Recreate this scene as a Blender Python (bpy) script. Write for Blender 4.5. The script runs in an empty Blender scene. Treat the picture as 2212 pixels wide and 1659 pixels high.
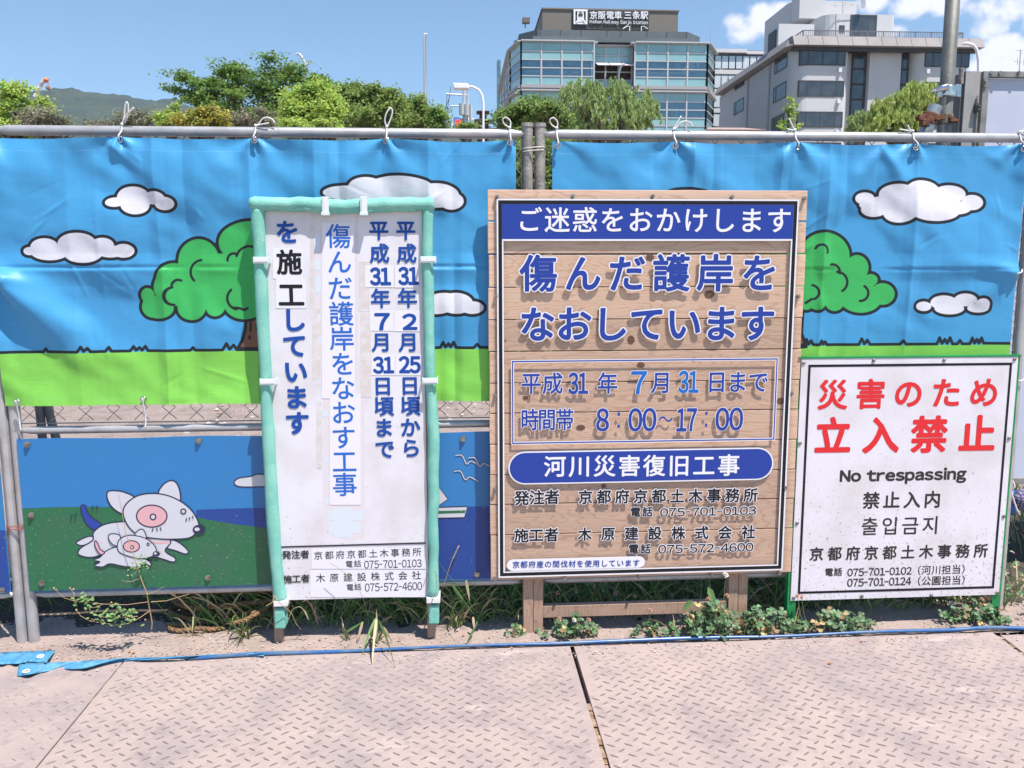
import bpy, math, random
import numpy as np
from math import radians, sin, cos, pi, tau

# ---------------------------------------------------------------- camera, sky, sun, exposure
SC = bpy.context.scene
COL = SC.collection
cam_d = bpy.data.cameras.new('camera'); cam = bpy.data.objects.new('camera', cam_d); COL.objects.link(cam)
SC.camera = cam
CAMP = np.array([-0.268, -2.905, 1.314]); YAW, PIT, ROL, FPX = radians(3.762), radians(-7.904), radians(-0.16), 1778.6
fwd = np.array([sin(YAW)*cos(PIT), cos(YAW)*cos(PIT), sin(PIT)])
rt0 = np.array([cos(YAW), -sin(YAW), 0.0]); up0 = np.cross(rt0, fwd)
rt = rt0*cos(ROL)+up0*sin(ROL); upv = -rt0*sin(ROL)+up0*cos(ROL)
from mathutils import Matrix, Vector
M3 = Matrix(((rt[0], upv[0], -fwd[0], CAMP[0]), (rt[1], upv[1], -fwd[1], CAMP[1]), (rt[2], upv[2], -fwd[2], CAMP[2]), (0, 0, 0, 1)))
cam.matrix_world = M3
cam_d.sensor_width = 36.0; cam_d.lens = 36.0*FPX/2212.0; cam_d.clip_start = 0.05; cam_d.clip_end = 20000

SUN_EL, SUN_AZ = radians(66.5), radians(40)          # azimuth from the fence normal towards the right
sdir = Vector((sin(SUN_AZ)*cos(SUN_EL), -cos(SUN_AZ)*cos(SUN_EL), sin(SUN_EL)))
sun_d = bpy.data.lights.new('sun', 'SUN'); sun_d.energy = 4.3; sun_d.angle = radians(0.53); sun_d.color = (1.0, 0.95, 0.89)
sun = bpy.data.objects.new('sun', sun_d); COL.objects.link(sun); sun.location = (4, -4, 12)
sun.rotation_euler = sdir.to_track_quat('Z', 'Y').to_euler()

def ray(px, py):
    return fwd + rt*(px-1106)/FPX - upv*(py-829.5)/FPX

W = bpy.data.worlds.new('World'); SC.world = W; W.use_nodes = True
nt = W.node_tree; nt.nodes.clear()
def N(nt, t, **k):
    n = nt.nodes.new(t)
    for a, b in k.items():
        if a.startswith('i_'):
            key = a[2:]
            n.inputs[int(key) if key.isdigit() else key.replace('_', ' ')].default_value = b
        else: setattr(n, a, b)
    return n
def L(nt, a, b): nt.links.new(a, b)
out = N(nt, 'ShaderNodeOutputWorld'); bg = N(nt, 'ShaderNodeBackground'); bg.inputs[1].default_value = 0.098
sky = N(nt, 'ShaderNodeTexSky', sky_type='NISHITA', sun_disc=False, sun_elevation=SUN_EL, altitude=50, air_density=1.0, dust_density=0.25, ozone_density=2.0)
sky.sun_rotation = math.atan2(sdir.x, sdir.y)
tc = N(nt, 'ShaderNodeTexCoord')
# cumulus: a few lumps of noise at fixed bearings, more of the same elsewhere in the sky
def vmath(op, a=None, b=None):
    n = N(nt, 'ShaderNodeVectorMath', operation=op)
    for i, v in enumerate((a, b)):
        if v is None: continue
        if isinstance(v, (tuple, list)): n.inputs[i].default_value = v
        else: L(nt, v, n.inputs[i])
    return n
def fmath(op, a, b=None, c=None, clamp=False):
    n = N(nt, 'ShaderNodeMath', operation=op); n.use_clamp = clamp
    for i, v in enumerate((a, b, c)):
        if v is None: continue
        if isinstance(v, (int, float)): n.inputs[i].default_value = v
        else: L(nt, v, n.inputs[i])
    return n.outputs[0]
dirv = vmath('NORMALIZE', tc.outputs['Generated']).outputs[0]
noi = N(nt, 'ShaderNodeTexNoise', i_Scale=9.0, i_Detail=8.0, i_Roughness=0.6); L(nt, dirv, noi.inputs['Vector'])
noi2 = N(nt, 'ShaderNodeTexNoise', i_Scale=3.0, i_Detail=6.0, i_Roughness=0.6)
st = vmath('MULTIPLY', dirv, (1, 1, 2.5)).outputs[0]; L(nt, st, noi2.inputs['Vector'])
CLOUDS = [(1650, 42, .030, 1.0), (1610, 58, .028, .8), (1690, 28, .020, .9), (1720, 60, .016, .6), (1970, 8, .024, .8), (2050, 0, .024, .7), (2120, 20, .024, .55), (2190, 10, .028, .7), (1890, 4, .018, .8), (1935, 72, .014, .4), (2140, 60, .02, .45),
          (2175, 105, .026, 1.0), (2150, 112, .02, .9), (2205, 100, .02, .8), (2185, 140, .026, 1.0), (2140, 142, .022, .95), (2280, 130, .04, .9), (2400, 60, .08, .95), (2560, 160, .05, .9), (2300, -60, .07, .8), (2050, -90, .06, .7), (-300, 330, .04, .6), (2800, -100, .10, .8)]
acc = None
for (px, py, r, s) in CLOUDS:
    d = ray(px, py); d = d/np.linalg.norm(d)
    dd = vmath('SUBTRACT', dirv, tuple(d)).outputs[0]
    dd = vmath('MULTIPLY', dd, (1, 1, 1.6)).outputs[0]
    ln = vmath('LENGTH', dd).outputs['Value']
    q = fmath('DIVIDE', ln, r)
    q = fmath('MULTIPLY', q, q)
    v = fmath('MULTIPLY', fmath('SUBTRACT', 1.0, q), s)
    v = fmath('MAXIMUM', v, -1.0)
    acc = v if acc is None else fmath('MAXIMUM', acc, v)
# general fair weather cumulus: only where the noise is high
gen = fmath('MULTIPLY', fmath('SUBTRACT', noi2.outputs[0], 0.64), 4.0)
noi3 = N(nt, 'ShaderNodeTexNoise', i_Scale=34.0, i_Detail=7.0, i_Roughness=0.62); L(nt, dirv, noi3.inputs['Vector'])
shape = fmath('ADD', acc, fmath('MULTIPLY', fmath('SUBTRACT', noi3.outputs[0], 0.5), 2.3))
sep = N(nt, 'ShaderNodeSeparateXYZ'); L(nt, dirv, sep.inputs[0])
back = fmath('MULTIPLY', fmath('SUBTRACT', sep.outputs[0], 0.55), 3.0, clamp=True)   # the clouded right part of the sky
back2 = fmath('MULTIPLY', fmath('SUBTRACT', -0.1, sep.outputs[1]), 3.0, clamp=True)  # and behind the camera
gmask = fmath('MULTIPLY', fmath('MAXIMUM', back, back2), gen)
shape = fmath('MAXIMUM', shape, fmath('SUBTRACT', fmath('MULTIPLY', gmask, 3.0), 0.05))
ramp = N(nt, 'ShaderNodeMapRange', interpolation_type='SMOOTHSTEP'); ramp.inputs['From Min'].default_value = 0.0; ramp.inputs['From Max'].default_value = 0.75
L(nt, shape, ramp.inputs['Value'])
mixs = N(nt, 'ShaderNodeMix', data_type='RGBA'); mixs.inputs['B'].default_value = (6.6, 6.5, 7.1, 1)
tint = N(nt, 'ShaderNodeMix', data_type='RGBA', blend_type='MULTIPLY'); tint.inputs['Factor'].default_value = 1.0; tint.inputs['B'].default_value = (0.76, 0.92, 1.0, 1)
L(nt, sky.outputs[0], tint.inputs['A'])
L(nt, fmath('MULTIPLY', ramp.outputs[0], 0.88), mixs.inputs['Factor']); L(nt, tint.outputs['Result'], mixs.inputs['A'])
L(nt, mixs.outputs['Result'], bg.inputs[0]); L(nt, bg.outputs[0], out.inputs[0])
SKYTINT, SKYCLOUD = tint, mixs

SC.view_settings.view_transform = 'Standard'
try: SC.view_settings.look = 'None'
except Exception: pass
SC.view_settings.exposure = 0.84; SC.view_settings.gamma = 1.0; SC.view_settings.use_curve_mapping = False
SC.render.engine = 'CYCLES'
SC.cycles.max_bounces = 8; SC.cycles.transparent_max_bounces = 16; SC.cycles.caustics_reflective = False; SC.cycles.caustics_refractive = False
SC.cycles.sample_clamp_indirect = 6.0

# ---------------------------------------------------------------- helpers
random.seed(7); rng = np.random.default_rng(7)
def at(px, py, Y):
    d = ray(px, py); return CAMP + d*(Y-CAMP[1])/d[1]
def gnd(px, py, z=0.0):
    d = ray(px, py); return CAMP + d*(z-CAMP[2])/d[2]
def proj(P):
    P = np.asarray(P)-CAMP; w = P@fwd
    return 1106+FPX*(P@rt)/w, 829.5-FPX*(P@upv)/w
def srgb(r, g, b, k=1.0):
    f = lambda c: ((c/255.0)/12.92 if c/255.0 <= 0.04045 else ((c/255.0+0.055)/1.055)**2.4)*k
    return (f(r), f(g), f(b), 1)

ORG = {}
class MB:
    def __init__(s): s.v = []; s.f = []; s.m = []; s.n = 0
    def add(s, vs, fs, m=0):
        vs = [tuple(map(float, v)) for v in vs]; s.v += vs
        for f in fs: s.f.append(tuple(i+s.n for i in f)); s.m.append(m)
        s.n += len(vs); return s
    def box(s, x0, x1, y0, y1, z0, z1, m=0):
        v = [(x0, y0, z0), (x1, y0, z0), (x1, y1, z0), (x0, y1, z0), (x0, y0, z1), (x1, y0, z1), (x1, y1, z1), (x0, y1, z1)]
        return s.add(v, [(0, 3, 2, 1), (4, 5, 6, 7), (0, 1, 5, 4), (1, 2, 6, 5), (2, 3, 7, 6), (3, 0, 4, 7)], m)
    def hexa(s, a, b, m=0):            # a, b: two quads of 4 points
        return s.add(list(a)+list(b), [(3, 2, 1, 0), (4, 5, 6, 7), (0, 1, 5, 4), (1, 2, 6, 5), (2, 3, 7, 6), (3, 0, 4, 7)], m)
    def cyl(s, p0, p1, r0, r1=None, n=10, m=0, cap=True): return s.tube([p0, p1], [r0, r0 if r1 is None else r1], n, m, cap)
    def tube(s, pts, rad, n=8, m=0, cap=True, flat=None):
        P = np.array(pts, float); k = len(P)
        if not hasattr(rad, '__len__'): rad = [rad]*k
        T = np.gradient(P, axis=0) if k > 2 else np.array([P[1]-P[0]]*2)
        T /= np.linalg.norm(T, axis=1)[:, None]+1e-12
        ref = np.array([0, 0, 1.0]) if abs(T[0][2]) < 0.9 else np.array([1.0, 0, 0])
        u = np.cross(T[0], ref); u /= np.linalg.norm(u); vs = []
        for i in range(k):
            u = u-T[i]*np.dot(u, T[i]); u /= np.linalg.norm(u)+1e-12; w = np.cross(T[i], u)
            for j in range(n):
                a = tau*j/n; vs.append(P[i]+rad[i]*(u*cos(a)+w*sin(a)*(flat or 1.0)))
        fs = [(i*n+j, i*n+(j+1) % n, (i+1)*n+(j+1) % n, (i+1)*n+j) for i in range(k-1) for j in range(n)]
        if cap: fs += [tuple(range(n-1, -1, -1)), tuple((k-1)*n+j for j in range(n))]
        return s.add(vs, fs, m)
    def sphere(s, c, r, nu=8, nv=6, m=0, sc=(1, 1, 1)):
        vs = [(c[0], c[1], c[2]+r*sc[2])]
        for i in range(1, nv):
            t = pi*i/nv
            for j in range(nu): a = tau*j/nu; vs.append((c[0]+r*sc[0]*sin(t)*cos(a), c[1]+r*sc[1]*sin(t)*sin(a), c[2]+r*sc[2]*cos(t)))
        vs.append((c[0], c[1], c[2]-r*sc[2])); fs = []
        for j in range(nu): fs.append((0, 1+j, 1+(j+1) % nu))
        for i in range(nv-2):
            for j in range(nu): a = 1+i*nu; fs.append((a+j, a+nu+j, a+nu+(j+1) % nu, a+(j+1) % nu))
        a = 1+(nv-2)*nu
        for j in range(nu): fs.append((a+j, len(vs)-1, a+(j+1) % nu))
        return s.add(vs, fs, m)
    def torus(s, c, R, r, axis='Y', n=14, k=6, m=0):
        pts = []
        for i in range(n+1):
            a = tau*i/n; u, w = R*cos(a), R*sin(a)
            pts.append({'Y': (c[0]+u, c[1], c[2]+w), 'X': (c[0], c[1]+u, c[2]+w), 'Z': (c[0]+u, c[1]+w, c[2])}[axis])
        return s.tube(pts, r, k, m, cap=False)
    def poly(s, pts, y, m=0):          # flat polygon in the XZ plane facing -Y: pts (x, z)
        n = len(pts); return s.add([(p[0], y, p[1]) for p in pts], [tuple(range(n))], m)
    def slab(s, pts, y0, y1, m=0):     # extruded XZ polygon
        n = len(pts)
        return s.add([(p[0], y0, p[1]) for p in pts]+[(p[0], y1, p[1]) for p in pts],
                     [tuple(range(n)), tuple(range(2*n-1, n-1, -1))]+[(i, i+n, (i+1) % n+n, (i+1) % n) for i in range(n)], m)
    def build(s, name, mat, parent=None, smooth=False, bevel=0, recalc=False, **props):
        return make(name, np.array(s.v, float).reshape(-1, 3), s.f, mat, parent, smooth, s.m, bevel, **props)

def make(name, V, F, mat, parent=None, smooth=False, mi=None, bevel=0, **props):
    me = bpy.data.meshes.new(name)
    org = ORG.get(parent.name, np.zeros(3)) if parent else props.pop('origin', np.zeros(3))
    V = np.asarray(V, float)-org
    if isinstance(F, np.ndarray):
        n, k = F.shape
        me.vertices.add(len(V)); me.vertices.foreach_set('co', V.astype(np.float32).ravel())
        me.loops.add(n*k); me.loops.foreach_set('vertex_index', F.astype(np.int32).ravel())
        me.polygons.add(n); me.polygons.foreach_set('loop_start', np.arange(0, n*k, k, dtype=np.int32))
        try: me.polygons.foreach_set('loop_total', np.full(n, k, dtype=np.int32))
        except Exception: pass
        me.update(calc_edges=True)
    else:
        me.from_pydata(V.tolist(), [], F); me.update()
    mats = mat if isinstance(mat, (list, tuple)) else [mat]
    for m in mats: me.materials.append(m)
    if mi is not None and len(mats) > 1: me.polygons.foreach_set('material_index', np.array(mi, dtype=np.int32))
    me.polygons.foreach_set('use_smooth', np.full(len(me.polygons), bool(smooth)))
    me.update()
    o = bpy.data.objects.new(name, me); COL.objects.link(o)
    if parent: o.parent = parent; ORG[o.name] = org
    else: o.location = org; ORG[o.name] = np.array(org, float)
    if bevel:
        b = o.modifiers.new('bevel', 'BEVEL'); b.width = bevel; b.segments = 2; b.limit_method = 'ANGLE'; b.angle_limit = radians(50)
    for k_, v_ in props.items(): o[k_] = v_
    return o
def empty(name, loc, label, category, group=None):
    o = bpy.data.objects.new(name, None); COL.objects.link(o); o.location = loc; o.empty_display_size = 0.1
    ORG[o.name] = np.array(loc, float); o['label'] = label; o['category'] = category
    if group: o['group'] = group
    return o
def tag(o, label, category, group=None):
    o['label'] = label; o['category'] = category
    if group: o['group'] = group
    return o

def vnoise(x, y, seed=0):
    x = np.asarray(x, float); y = np.asarray(y, float)
    R = np.random.default_rng(seed).uniform(-1, 1, (64, 64))
    xi = np.floor(x).astype(int); yi = np.floor(y).astype(int); fx = x-xi; fy = y-yi
    fx = fx*fx*fx*(fx*(fx*6-15)+10); fy = fy*fy*fy*(fy*(fy*6-15)+10)
    g = lambda a, b: R[a % 64, b % 64]
    return (g(xi, yi)*(1-fx)+g(xi+1, yi)*fx)*(1-fy)+(g(xi, yi+1)*(1-fx)+g(xi+1, yi+1)*fx)*fy
def fbm(x, y, seed=0, o=4):
    s = 0; a = 1
    for i in range(o): s = s+a*vnoise(x*2**i, y*2**i, seed+i); a *= .5
    return s

# ---------------------------------------------------------------- materials
MATS = {}
def mat(name, col, rough=0.6, metal=0.0, col2=None, nscale=8.0, nmin=0.4, nmax=0.65, bump=0.0, bscale=60.0, spec=0.5, stretch=None, detail=5.0, col3=None, n3scale=40.0, n3min=.6, n3max=.7, transl=0.0, var=0.0, coat=0.0, trans=0.0, bdist=0.01):
    if name in MATS: return MATS[name]
    m = bpy.data.materials.new(name); m.use_nodes = True; MATS[name] = m
    t = m.node_tree; b = t.nodes['Principled BSDF']
    c4 = lambda c: tuple(c)+(1,) if len(c) == 3 else tuple(c)
    b.inputs['Base Color'].default_value = c4(col); b.inputs['Roughness'].default_value = rough; b.inputs['Metallic'].default_value = metal
    b.inputs['Specular IOR Level'].default_value = spec
    if coat: b.inputs['Coat Weight'].default_value = coat; b.inputs['Coat Roughness'].default_value = .1
    co = N(t, 'ShaderNodeTexCoord'); vec = co.outputs['Object']
    if stretch:
        mp = N(t, 'ShaderNodeMapping'); mp.inputs['Scale'].default_value = stretch; L(t, vec, mp.inputs[0]); vec = mp.outputs[0]
    src = None
    def layer(srcsock, base, col_, sc_, lo, hi):
        nz = N(t, 'ShaderNodeTexNoise', i_Scale=sc_, i_Detail=detail, i_Roughness=0.6); L(t, vec, nz.inputs['Vector'])
        mr = N(t, 'ShaderNodeMapRange', interpolation_type='SMOOTHSTEP'); mr.inputs['From Min'].default_value = lo; mr.inputs['From Max'].default_value = hi
        L(t, nz.outputs[0], mr.inputs['Value'])
        mx = N(t, 'ShaderNodeMix', data_type='RGBA'); L(t, mr.outputs[0], mx.inputs['Factor'])
        if srcsock is None: mx.inputs['A'].default_value = c4(base)
        else: L(t, srcsock, mx.inputs['A'])
        mx.inputs['B'].default_value = c4(col_); return mx.outputs['Result']
    if col2 is not None: src = layer(src, col, col2, nscale, nmin, nmax)
    if col3 is not None: src = layer(src, col, col3, n3scale, n3min, n3max)
    if var:
        g = N(t, 'ShaderNodeNewGeometry'); hsv = N(t, 'ShaderNodeHueSaturation')
        mr = N(t, 'ShaderNodeMapRange'); mr.inputs['To Min'].default_value = 1-var; mr.inputs['To Max'].default_value = 1+var
        L(t, g.outputs['Random Per Island'], mr.inputs['Value']); L(t, mr.outputs[0], hsv.inputs['Value'])
        mr2 = N(t, 'ShaderNodeMapRange'); mr2.inputs['To Min'].default_value = 0.5-.03; mr2.inputs['To Max'].default_value = 0.5+.02
        L(t, g.outputs['Random Per Island'], mr2.inputs['Value']); L(t, mr2.outputs[0], hsv.inputs['Hue'])
        if src is None: hsv.inputs['Color'].default_value = c4(col)
        else: L(t, src, hsv.inputs['Color'])
        src = hsv.outputs[0]
    if src is not None: L(t, src, b.inputs['Base Color'])
    if bump:
        nz = N(t, 'ShaderNodeTexNoise', i_Scale=bscale, i_Detail=4.0, i_Roughness=0.6); L(t, vec, nz.inputs['Vector'])
        bm = N(t, 'ShaderNodeBump'); bm.inputs['Strength'].default_value = bump; bm.inputs['Distance'].default_value = bdist
        L(t, nz.outputs[0], bm.inputs['Height']); L(t, bm.outputs[0], b.inputs['Normal'])
    if transl:
        tr = N(t, 'ShaderNodeBsdfTranslucent'); ad = N(t, 'ShaderNodeMixShader'); ad.inputs[0].default_value = transl
        if src is not None: L(t, src, tr.inputs[0])
        else: tr.inputs[0].default_value = c4(col)
        o_ = t.nodes['Material Output']; L(t, b.outputs[0], ad.inputs[1]); L(t, tr.outputs[0], ad.inputs[2]); L(t, ad.outputs[0], o_.inputs[0])
    return m

galv = mat('galvanised', (.50, .48, .48), .40, .45, col2=(.40, .385, .38), nscale=14, bump=.06, bscale=150, col3=(.36, .29, .24), n3scale=9, n3min=.66, n3max=.78)
galv_old = mat('galvanised_weathered', (.24, .22, .20), .6, .3, col2=(.36, .33, .30), nscale=30, bump=.3, bscale=120, col3=(.2, .11, .06), n3scale=14, n3min=.6, n3max=.72)
bolt_m = mat('bolt_steel', (.35, .33, .31), .4, .7, col2=(.16, .13, .11), nscale=90)
cordw = mat('white_cord', (.78, .75, .73), .8, bump=.6, bscale=400)
wire_m = mat('fence_wire', (.33, .31, .30), .5, .5)
white_b = mat('white_board', (.72, .69, .71), .35, col2=(.76, .73, .74), nscale=4)
black_p = mat('print_black', (.015, .015, .017), .5, spec=.2)
dark_p = mat('print_dark', (.038, .032, .03), .55, spec=.2)
blue_p = mat('print_blue', (.022, .050, .29), .45, spec=.25)
blue_s = mat('print_sign_blue', (.012, .066, .31), .45, spec=.25)
blue_l = mat('print_light_blue', (.015, .13, .46), .45, spec=.25)
red_p = mat('print_red', (.66, .03, .035), .5, spec=.2)
white_p = mat('print_white', (.74, .72, .76), .4)
foam_m = mat('mint_foam', (.19, .50, .41), .75, col2=(.26, .57, .47), nscale=14, bump=.5, bscale=260, spec=.35)
green_f = mat('green_frame_paint', (.01, .25, .07), .4, col2=(.012, .19, .055), nscale=20)
rust = mat('rusty_iron', (.13, .05, .03), .85, .2, col2=(.25, .10, .05), nscale=50, bump=.6, bscale=150)
chrome = mat('plated_steel', (.62, .61, .60), .18, .95, col2=(.42, .40, .38), nscale=30)
# ---------------------------------------------------------------- text made of the built-in font's outlines
_tc = bpy.data.curves.new('glyph_source', 'FONT'); _to = bpy.data.objects.new('glyph_source', _tc); COL.objects.link(_to)
_tc.resolution_u = 4
_gc = {}; _TRI = {}
def glyph(body, off):
    k = (body, off)
    if k in _gc: return _gc[k]
    _tc.body = body; _tc.offset = off
    dg = bpy.context.evaluated_depsgraph_get(); dg.update()
    me = bpy.data.meshes.new_from_object(_to.evaluated_get(dg))
    V = np.zeros(len(me.vertices)*3, np.float32); me.vertices.foreach_get('co', V); V = V.reshape(-1, 3)[:, :2].astype(float)
    F = [tuple(p.vertices) for p in me.polygons]; me.calc_loop_triangles(); _TRI[body] = [tuple(q.vertices) for q in me.loop_triangles]
    bpy.data.meshes.remove(me); _gc[k] = (V, F); return _gc[k]
_a = glyph('国', 0.0)[0]; _b = glyph('国国', 0.0)[0]
ADV = (_b[:, 0].max()-_a[:, 0].max()); EC = ((_a[:, 0].min()+_a[:, 0].max())/2, (_a[:, 1].min()+_a[:, 1].max())/2)
_GA = {}
def garr(body):
    if body not in _GA:
        V, F = glyph(body, 0.0); T3 = _TRI[body]
        T3 = np.array(T3, int).reshape(-1, 3)
        a_, b_, c_ = V[T3[:, 0]], V[T3[:, 1]], V[T3[:, 2]]; ar = (b_[:, 0]-a_[:, 0])*(c_[:, 1]-a_[:, 1])-(b_[:, 1]-a_[:, 1])*(c_[:, 0]-a_[:, 0])
        T3 = np.where((ar < 0)[:, None], T3[:, ::-1], T3); _GA[body] = (V, T3[np.abs(ar) > 1e-9])
    return _GA[body]
def arr_string(body):
    """proportional Latin text set with the full width letters of the same face as the Japanese"""
    k = '@'+body
    if k in _GA: return _GA[k]
    x = 0; VV = []; FF = []; off = 0
    for ch in body:
        if ch == ' ': x += .30*ADV; continue
        fw = {'~': '\uff5e', '-': '\uff0d'}.get(ch, chr(ord(ch)+0xFEE0) if '!' <= ch <= '~' else ch)
        V, F = garr(fw); V = V.copy(); mn, mx = V[:, 0].min(), V[:, 0].max(); w = mx-mn; k_ = .45 if ch == '-' else .8 if ch == '~' else .93
        if ch in '0123456789': cell = .50*ADV; V[:, 0] = x+(cell-w*k_)/2+(V[:, 0]-mn)*k_; adv = cell+.045*ADV
        else: V[:, 0] = x+(V[:, 0]-mn)*k_; adv = w*k_+.085*ADV
        VV.append(V); FF.append(F+off); off += len(V); x += adv
    _GA[k] = (np.concatenate(VV), np.concatenate(FF)); return _GA[k]
class Text:
    """collects lettering for flat prints; strokes are thickened by laying slightly shifted copies of the outline just above each other"""
    def __init__(s): s.g = [[]]
    def cut(s): s.g.append([]); return s
    def put(s, V, F, Y, r, m):         # V in world x, z; r = added stroke half width
        sh = [(0, 0)] if r <= 0 else [(0, 0)]+[(r*cos(tau*k/n_), r*sin(tau*k/n_)) for n_ in (12 if r > .0016 else 8,) for k in range(n_)]
        for k, (a, b_) in enumerate(sh):
            P = np.stack([V[:, 0]+a, np.full(len(V), Y-(.000022 if Y < 5 else .004)*k), V[:, 1]+b_], 1); s.g[-1].append((P, F, m))
    def line(s, chars, p0, p1, em, Y, off=0.02, m=0, wx=1.0, out=0.0, outm=1, gap=.0006, lean=0):
        n = len(chars); s.cut()
        for i, ch in enumerate(chars):
            if ch == ' ': continue
            t = i/(n-1) if n > 1 else 0
            cx, cy = p0[0]+(p1[0]-p0[0])*t, p0[1]+(p1[1]-p0[1])*t
            c = at(cx, cy, Y); e = abs(at(cx+em/2, cy, Y)[0]-at(cx-em/2, cy, Y)[0]); sc = e/ADV
            V, F = garr(ch); k = 1-off*1.2
            P = np.stack([c[0]+(V[:, 0]-EC[0])*sc*wx*k, c[2]+(V[:, 1]-EC[1])*sc*k], 1)
            if out: s.put(P, F, Y, (off+out)*sc, outm)
            s.put(P, F, Y-(gap if out else 0), off*sc, m)
        return s
    def fit(s, body, x0, y0, x1, y1, Y, off=0.02, m=0, out=0.0, outm=1, gap=.0006):
        s.cut(); a = at(x0, (y0+y1)/2, Y); b = at(x1, (y0+y1)/2, Y); t = at((x0+x1)/2, y0, Y)[2]; bo = at((x0+x1)/2, y1, Y)[2]
        V, F = arr_string(body); mn = V.min(0); mx = V.max(0)
        em = (t-bo)/(mx[1]-mn[1]) if len(body.strip('~:')) else .03
        r = off*em
        kx = (b[0]-a[0]-2*r)/(mx[0]-mn[0]); kz = (t-bo-2*r)/(mx[1]-mn[1])
        P = np.stack([a[0]+r+(V[:, 0]-mn[0])*kx, bo+r+(V[:, 1]-mn[1])*kz], 1)
        if out: s.put(P, F, Y, r+out*em, outm)
        s.put(P, F, Y-(gap if out else 0), r, m)
        return s
    def build(s, name, mats, parent, **k):
        for g in s.g:
            if not g: continue
            off = 0; FF = []; MM = []
            for P, F, m in g: FF.append(F+off); MM += [m]*len(F); off += len(P)
            make(name, np.concatenate([x[0] for x in g]), np.concatenate(FF), mats, parent, mi=MM, **k)

# ---------------------------------------------------------------- guard fence
RZ, MZ, BZ, PR = 1.774, 0.768, 0.176, 0.0185
def fence_panel(x0, x1, label, full=True, mesh=True):
    t = empty('fence_panel', (x0, 0, 0), label, 'fence', 'steel pipe guard fence panels standing in a row')
    for x in (x0, x1):
        p = MB().cyl((x, 0, 0), (x, 0, 1.800), PR, n=16).build('post', galv if abs(x) > .1 else galv_old, t, smooth=False)
        MB().cyl((x, 0, 1.798), (x, 0, 1.810), PR+.0025, n=16).build('post_cap', galv_old, p)
    s = .032
    for z, r, nm in ((RZ, .0165, 'top_rail'), (MZ, .0135, 'middle_rail'), (BZ, .0135, 'bottom_rail')):
        m = MB().tube([(x0+PR*.6, 0, z), (x0+s, 0, z), (x0+s+.02, 0, z), (x1-s-.02, 0, z), (x1-s, 0, z), (x1-PR*.6, 0, z)], [r*.72, r*.72, r, r, r*.72, r*.72], 14, cap=True)
        m.build(nm, galv, t, smooth=True)
    if mesh:
        w = MB(); px, pz = .094, .088; za, zb = MZ+.012, RZ-.018
        nx = int((x1-x0-.05)/px)+1
        rows = int((zb-za)/(pz/2))
        for i in range(nx+1):
            for sgn in (0, 1):
                pts = []
                for j in range(rows+1):
                    xx = x0+.025+i*px+(px/2 if (j+sgn) % 2 else 0)-(px/2 if sgn else 0)*0
                    xx = min(max(xx, x0+.02), x1-.02)
                    pts.append((xx, .004*(1 if sgn else -1), za+.02+j*pz/2))
                w.tube(pts, .0016, 4, cap=False)
        o = w.build('chain_link_mesh', wire_m, t); o['kind'] = 'stuff'
        MB().cyl((x0+.02, 0, za+.012), (x1-.02, 0, za+.010), .0022, n=5).build('tension_wire', wire_m, t)
    return t
fA = fence_panel(-1.795, -.0215, 'steel pipe fence panel on the left, behind the cloud banner and the blue dog picture')
fB = fence_panel(.0215, 1.800, 'steel pipe fence panel behind the wooden sign and the white no trespassing sign')
fZ = fence_panel(-3.610, -1.835, 'steel pipe fence panel cut off by the left edge of the photo')

# cord wrapped round the central and the left pair of posts
def loop_tie(x, z, r, mt, label, sag=.01):
    pts = [(x+r*1.9*cos(a), r*cos(0)*0+ (PR+.004)*1.15*sin(a), z+sag*cos(a)*.5-sag*(a/tau)) for a in np.linspace(0, tau*1.9, 34)]
    return tag(MB().tube(pts, .0016, 6).build('wire_tie', mt, None, origin=np.array([x, 0, z])), label, 'wire tie')
copper = mat('red_wire', (.35, .06, .03), .5)
loop_tie(-1.815, .44, .021, copper, 'reddish wire twisted round the left pair of fence posts')
loop_tie(0, 1.735, .021, cordw, 'white cord wound round the central pair of fence posts')

# ---------------------------------------------------------------- banners with a printed picture
def sd_ell(X, Y, cx, cy, rx, ry):
    px, py = X-cx, Y-cy
    k0 = np.sqrt((px/rx)**2+(py/ry)**2); k1 = np.sqrt((px/rx**2)**2+(py/ry**2)**2)+1e-9
    return k0*(k0-1)/k1
def sd_seg(X, Y, pts):
    d = np.full(X.shape, 1e9)
    for (ax, ay), (bx, by) in zip(pts[:-1], pts[1:]):
        ux, uy = bx-ax, by-ay; L2 = ux*ux+uy*uy+1e-9
        t = np.clip(((X-ax)*ux+(Y-ay)*uy)/L2, 0, 1)
        d = np.minimum(d, np.hypot(X-ax-t*ux, Y-ay-t*uy))
    return d
def sd_poly(X, Y, pts):
    P = list(pts)+[pts[0]]; d = sd_seg(X, Y, P); ins = np.zeros(X.shape, bool)
    for (ax, ay), (bx, by) in zip(P[:-1], P[1:]):
        c = ((ay > Y) != (by > Y)) & (X < (bx-ax)*(Y-ay)/(by-ay+1e-12)+ax); ins ^= c
    return np.where(ins, -d, d)
def un(X, Y, L_): 
    d = np.full(X.shape, 1e9)
    for e in L_: d = np.minimum(d, sd_ell(X, Y, *e))
    return d
def arc_pts(cx, cy, r, a0, a1, n=10, ry=None):
    return [(cx+r*cos(radians(a)), cy+(ry or r)*sin(radians(a))) for a in np.linspace(a0, a1, n)]

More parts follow.
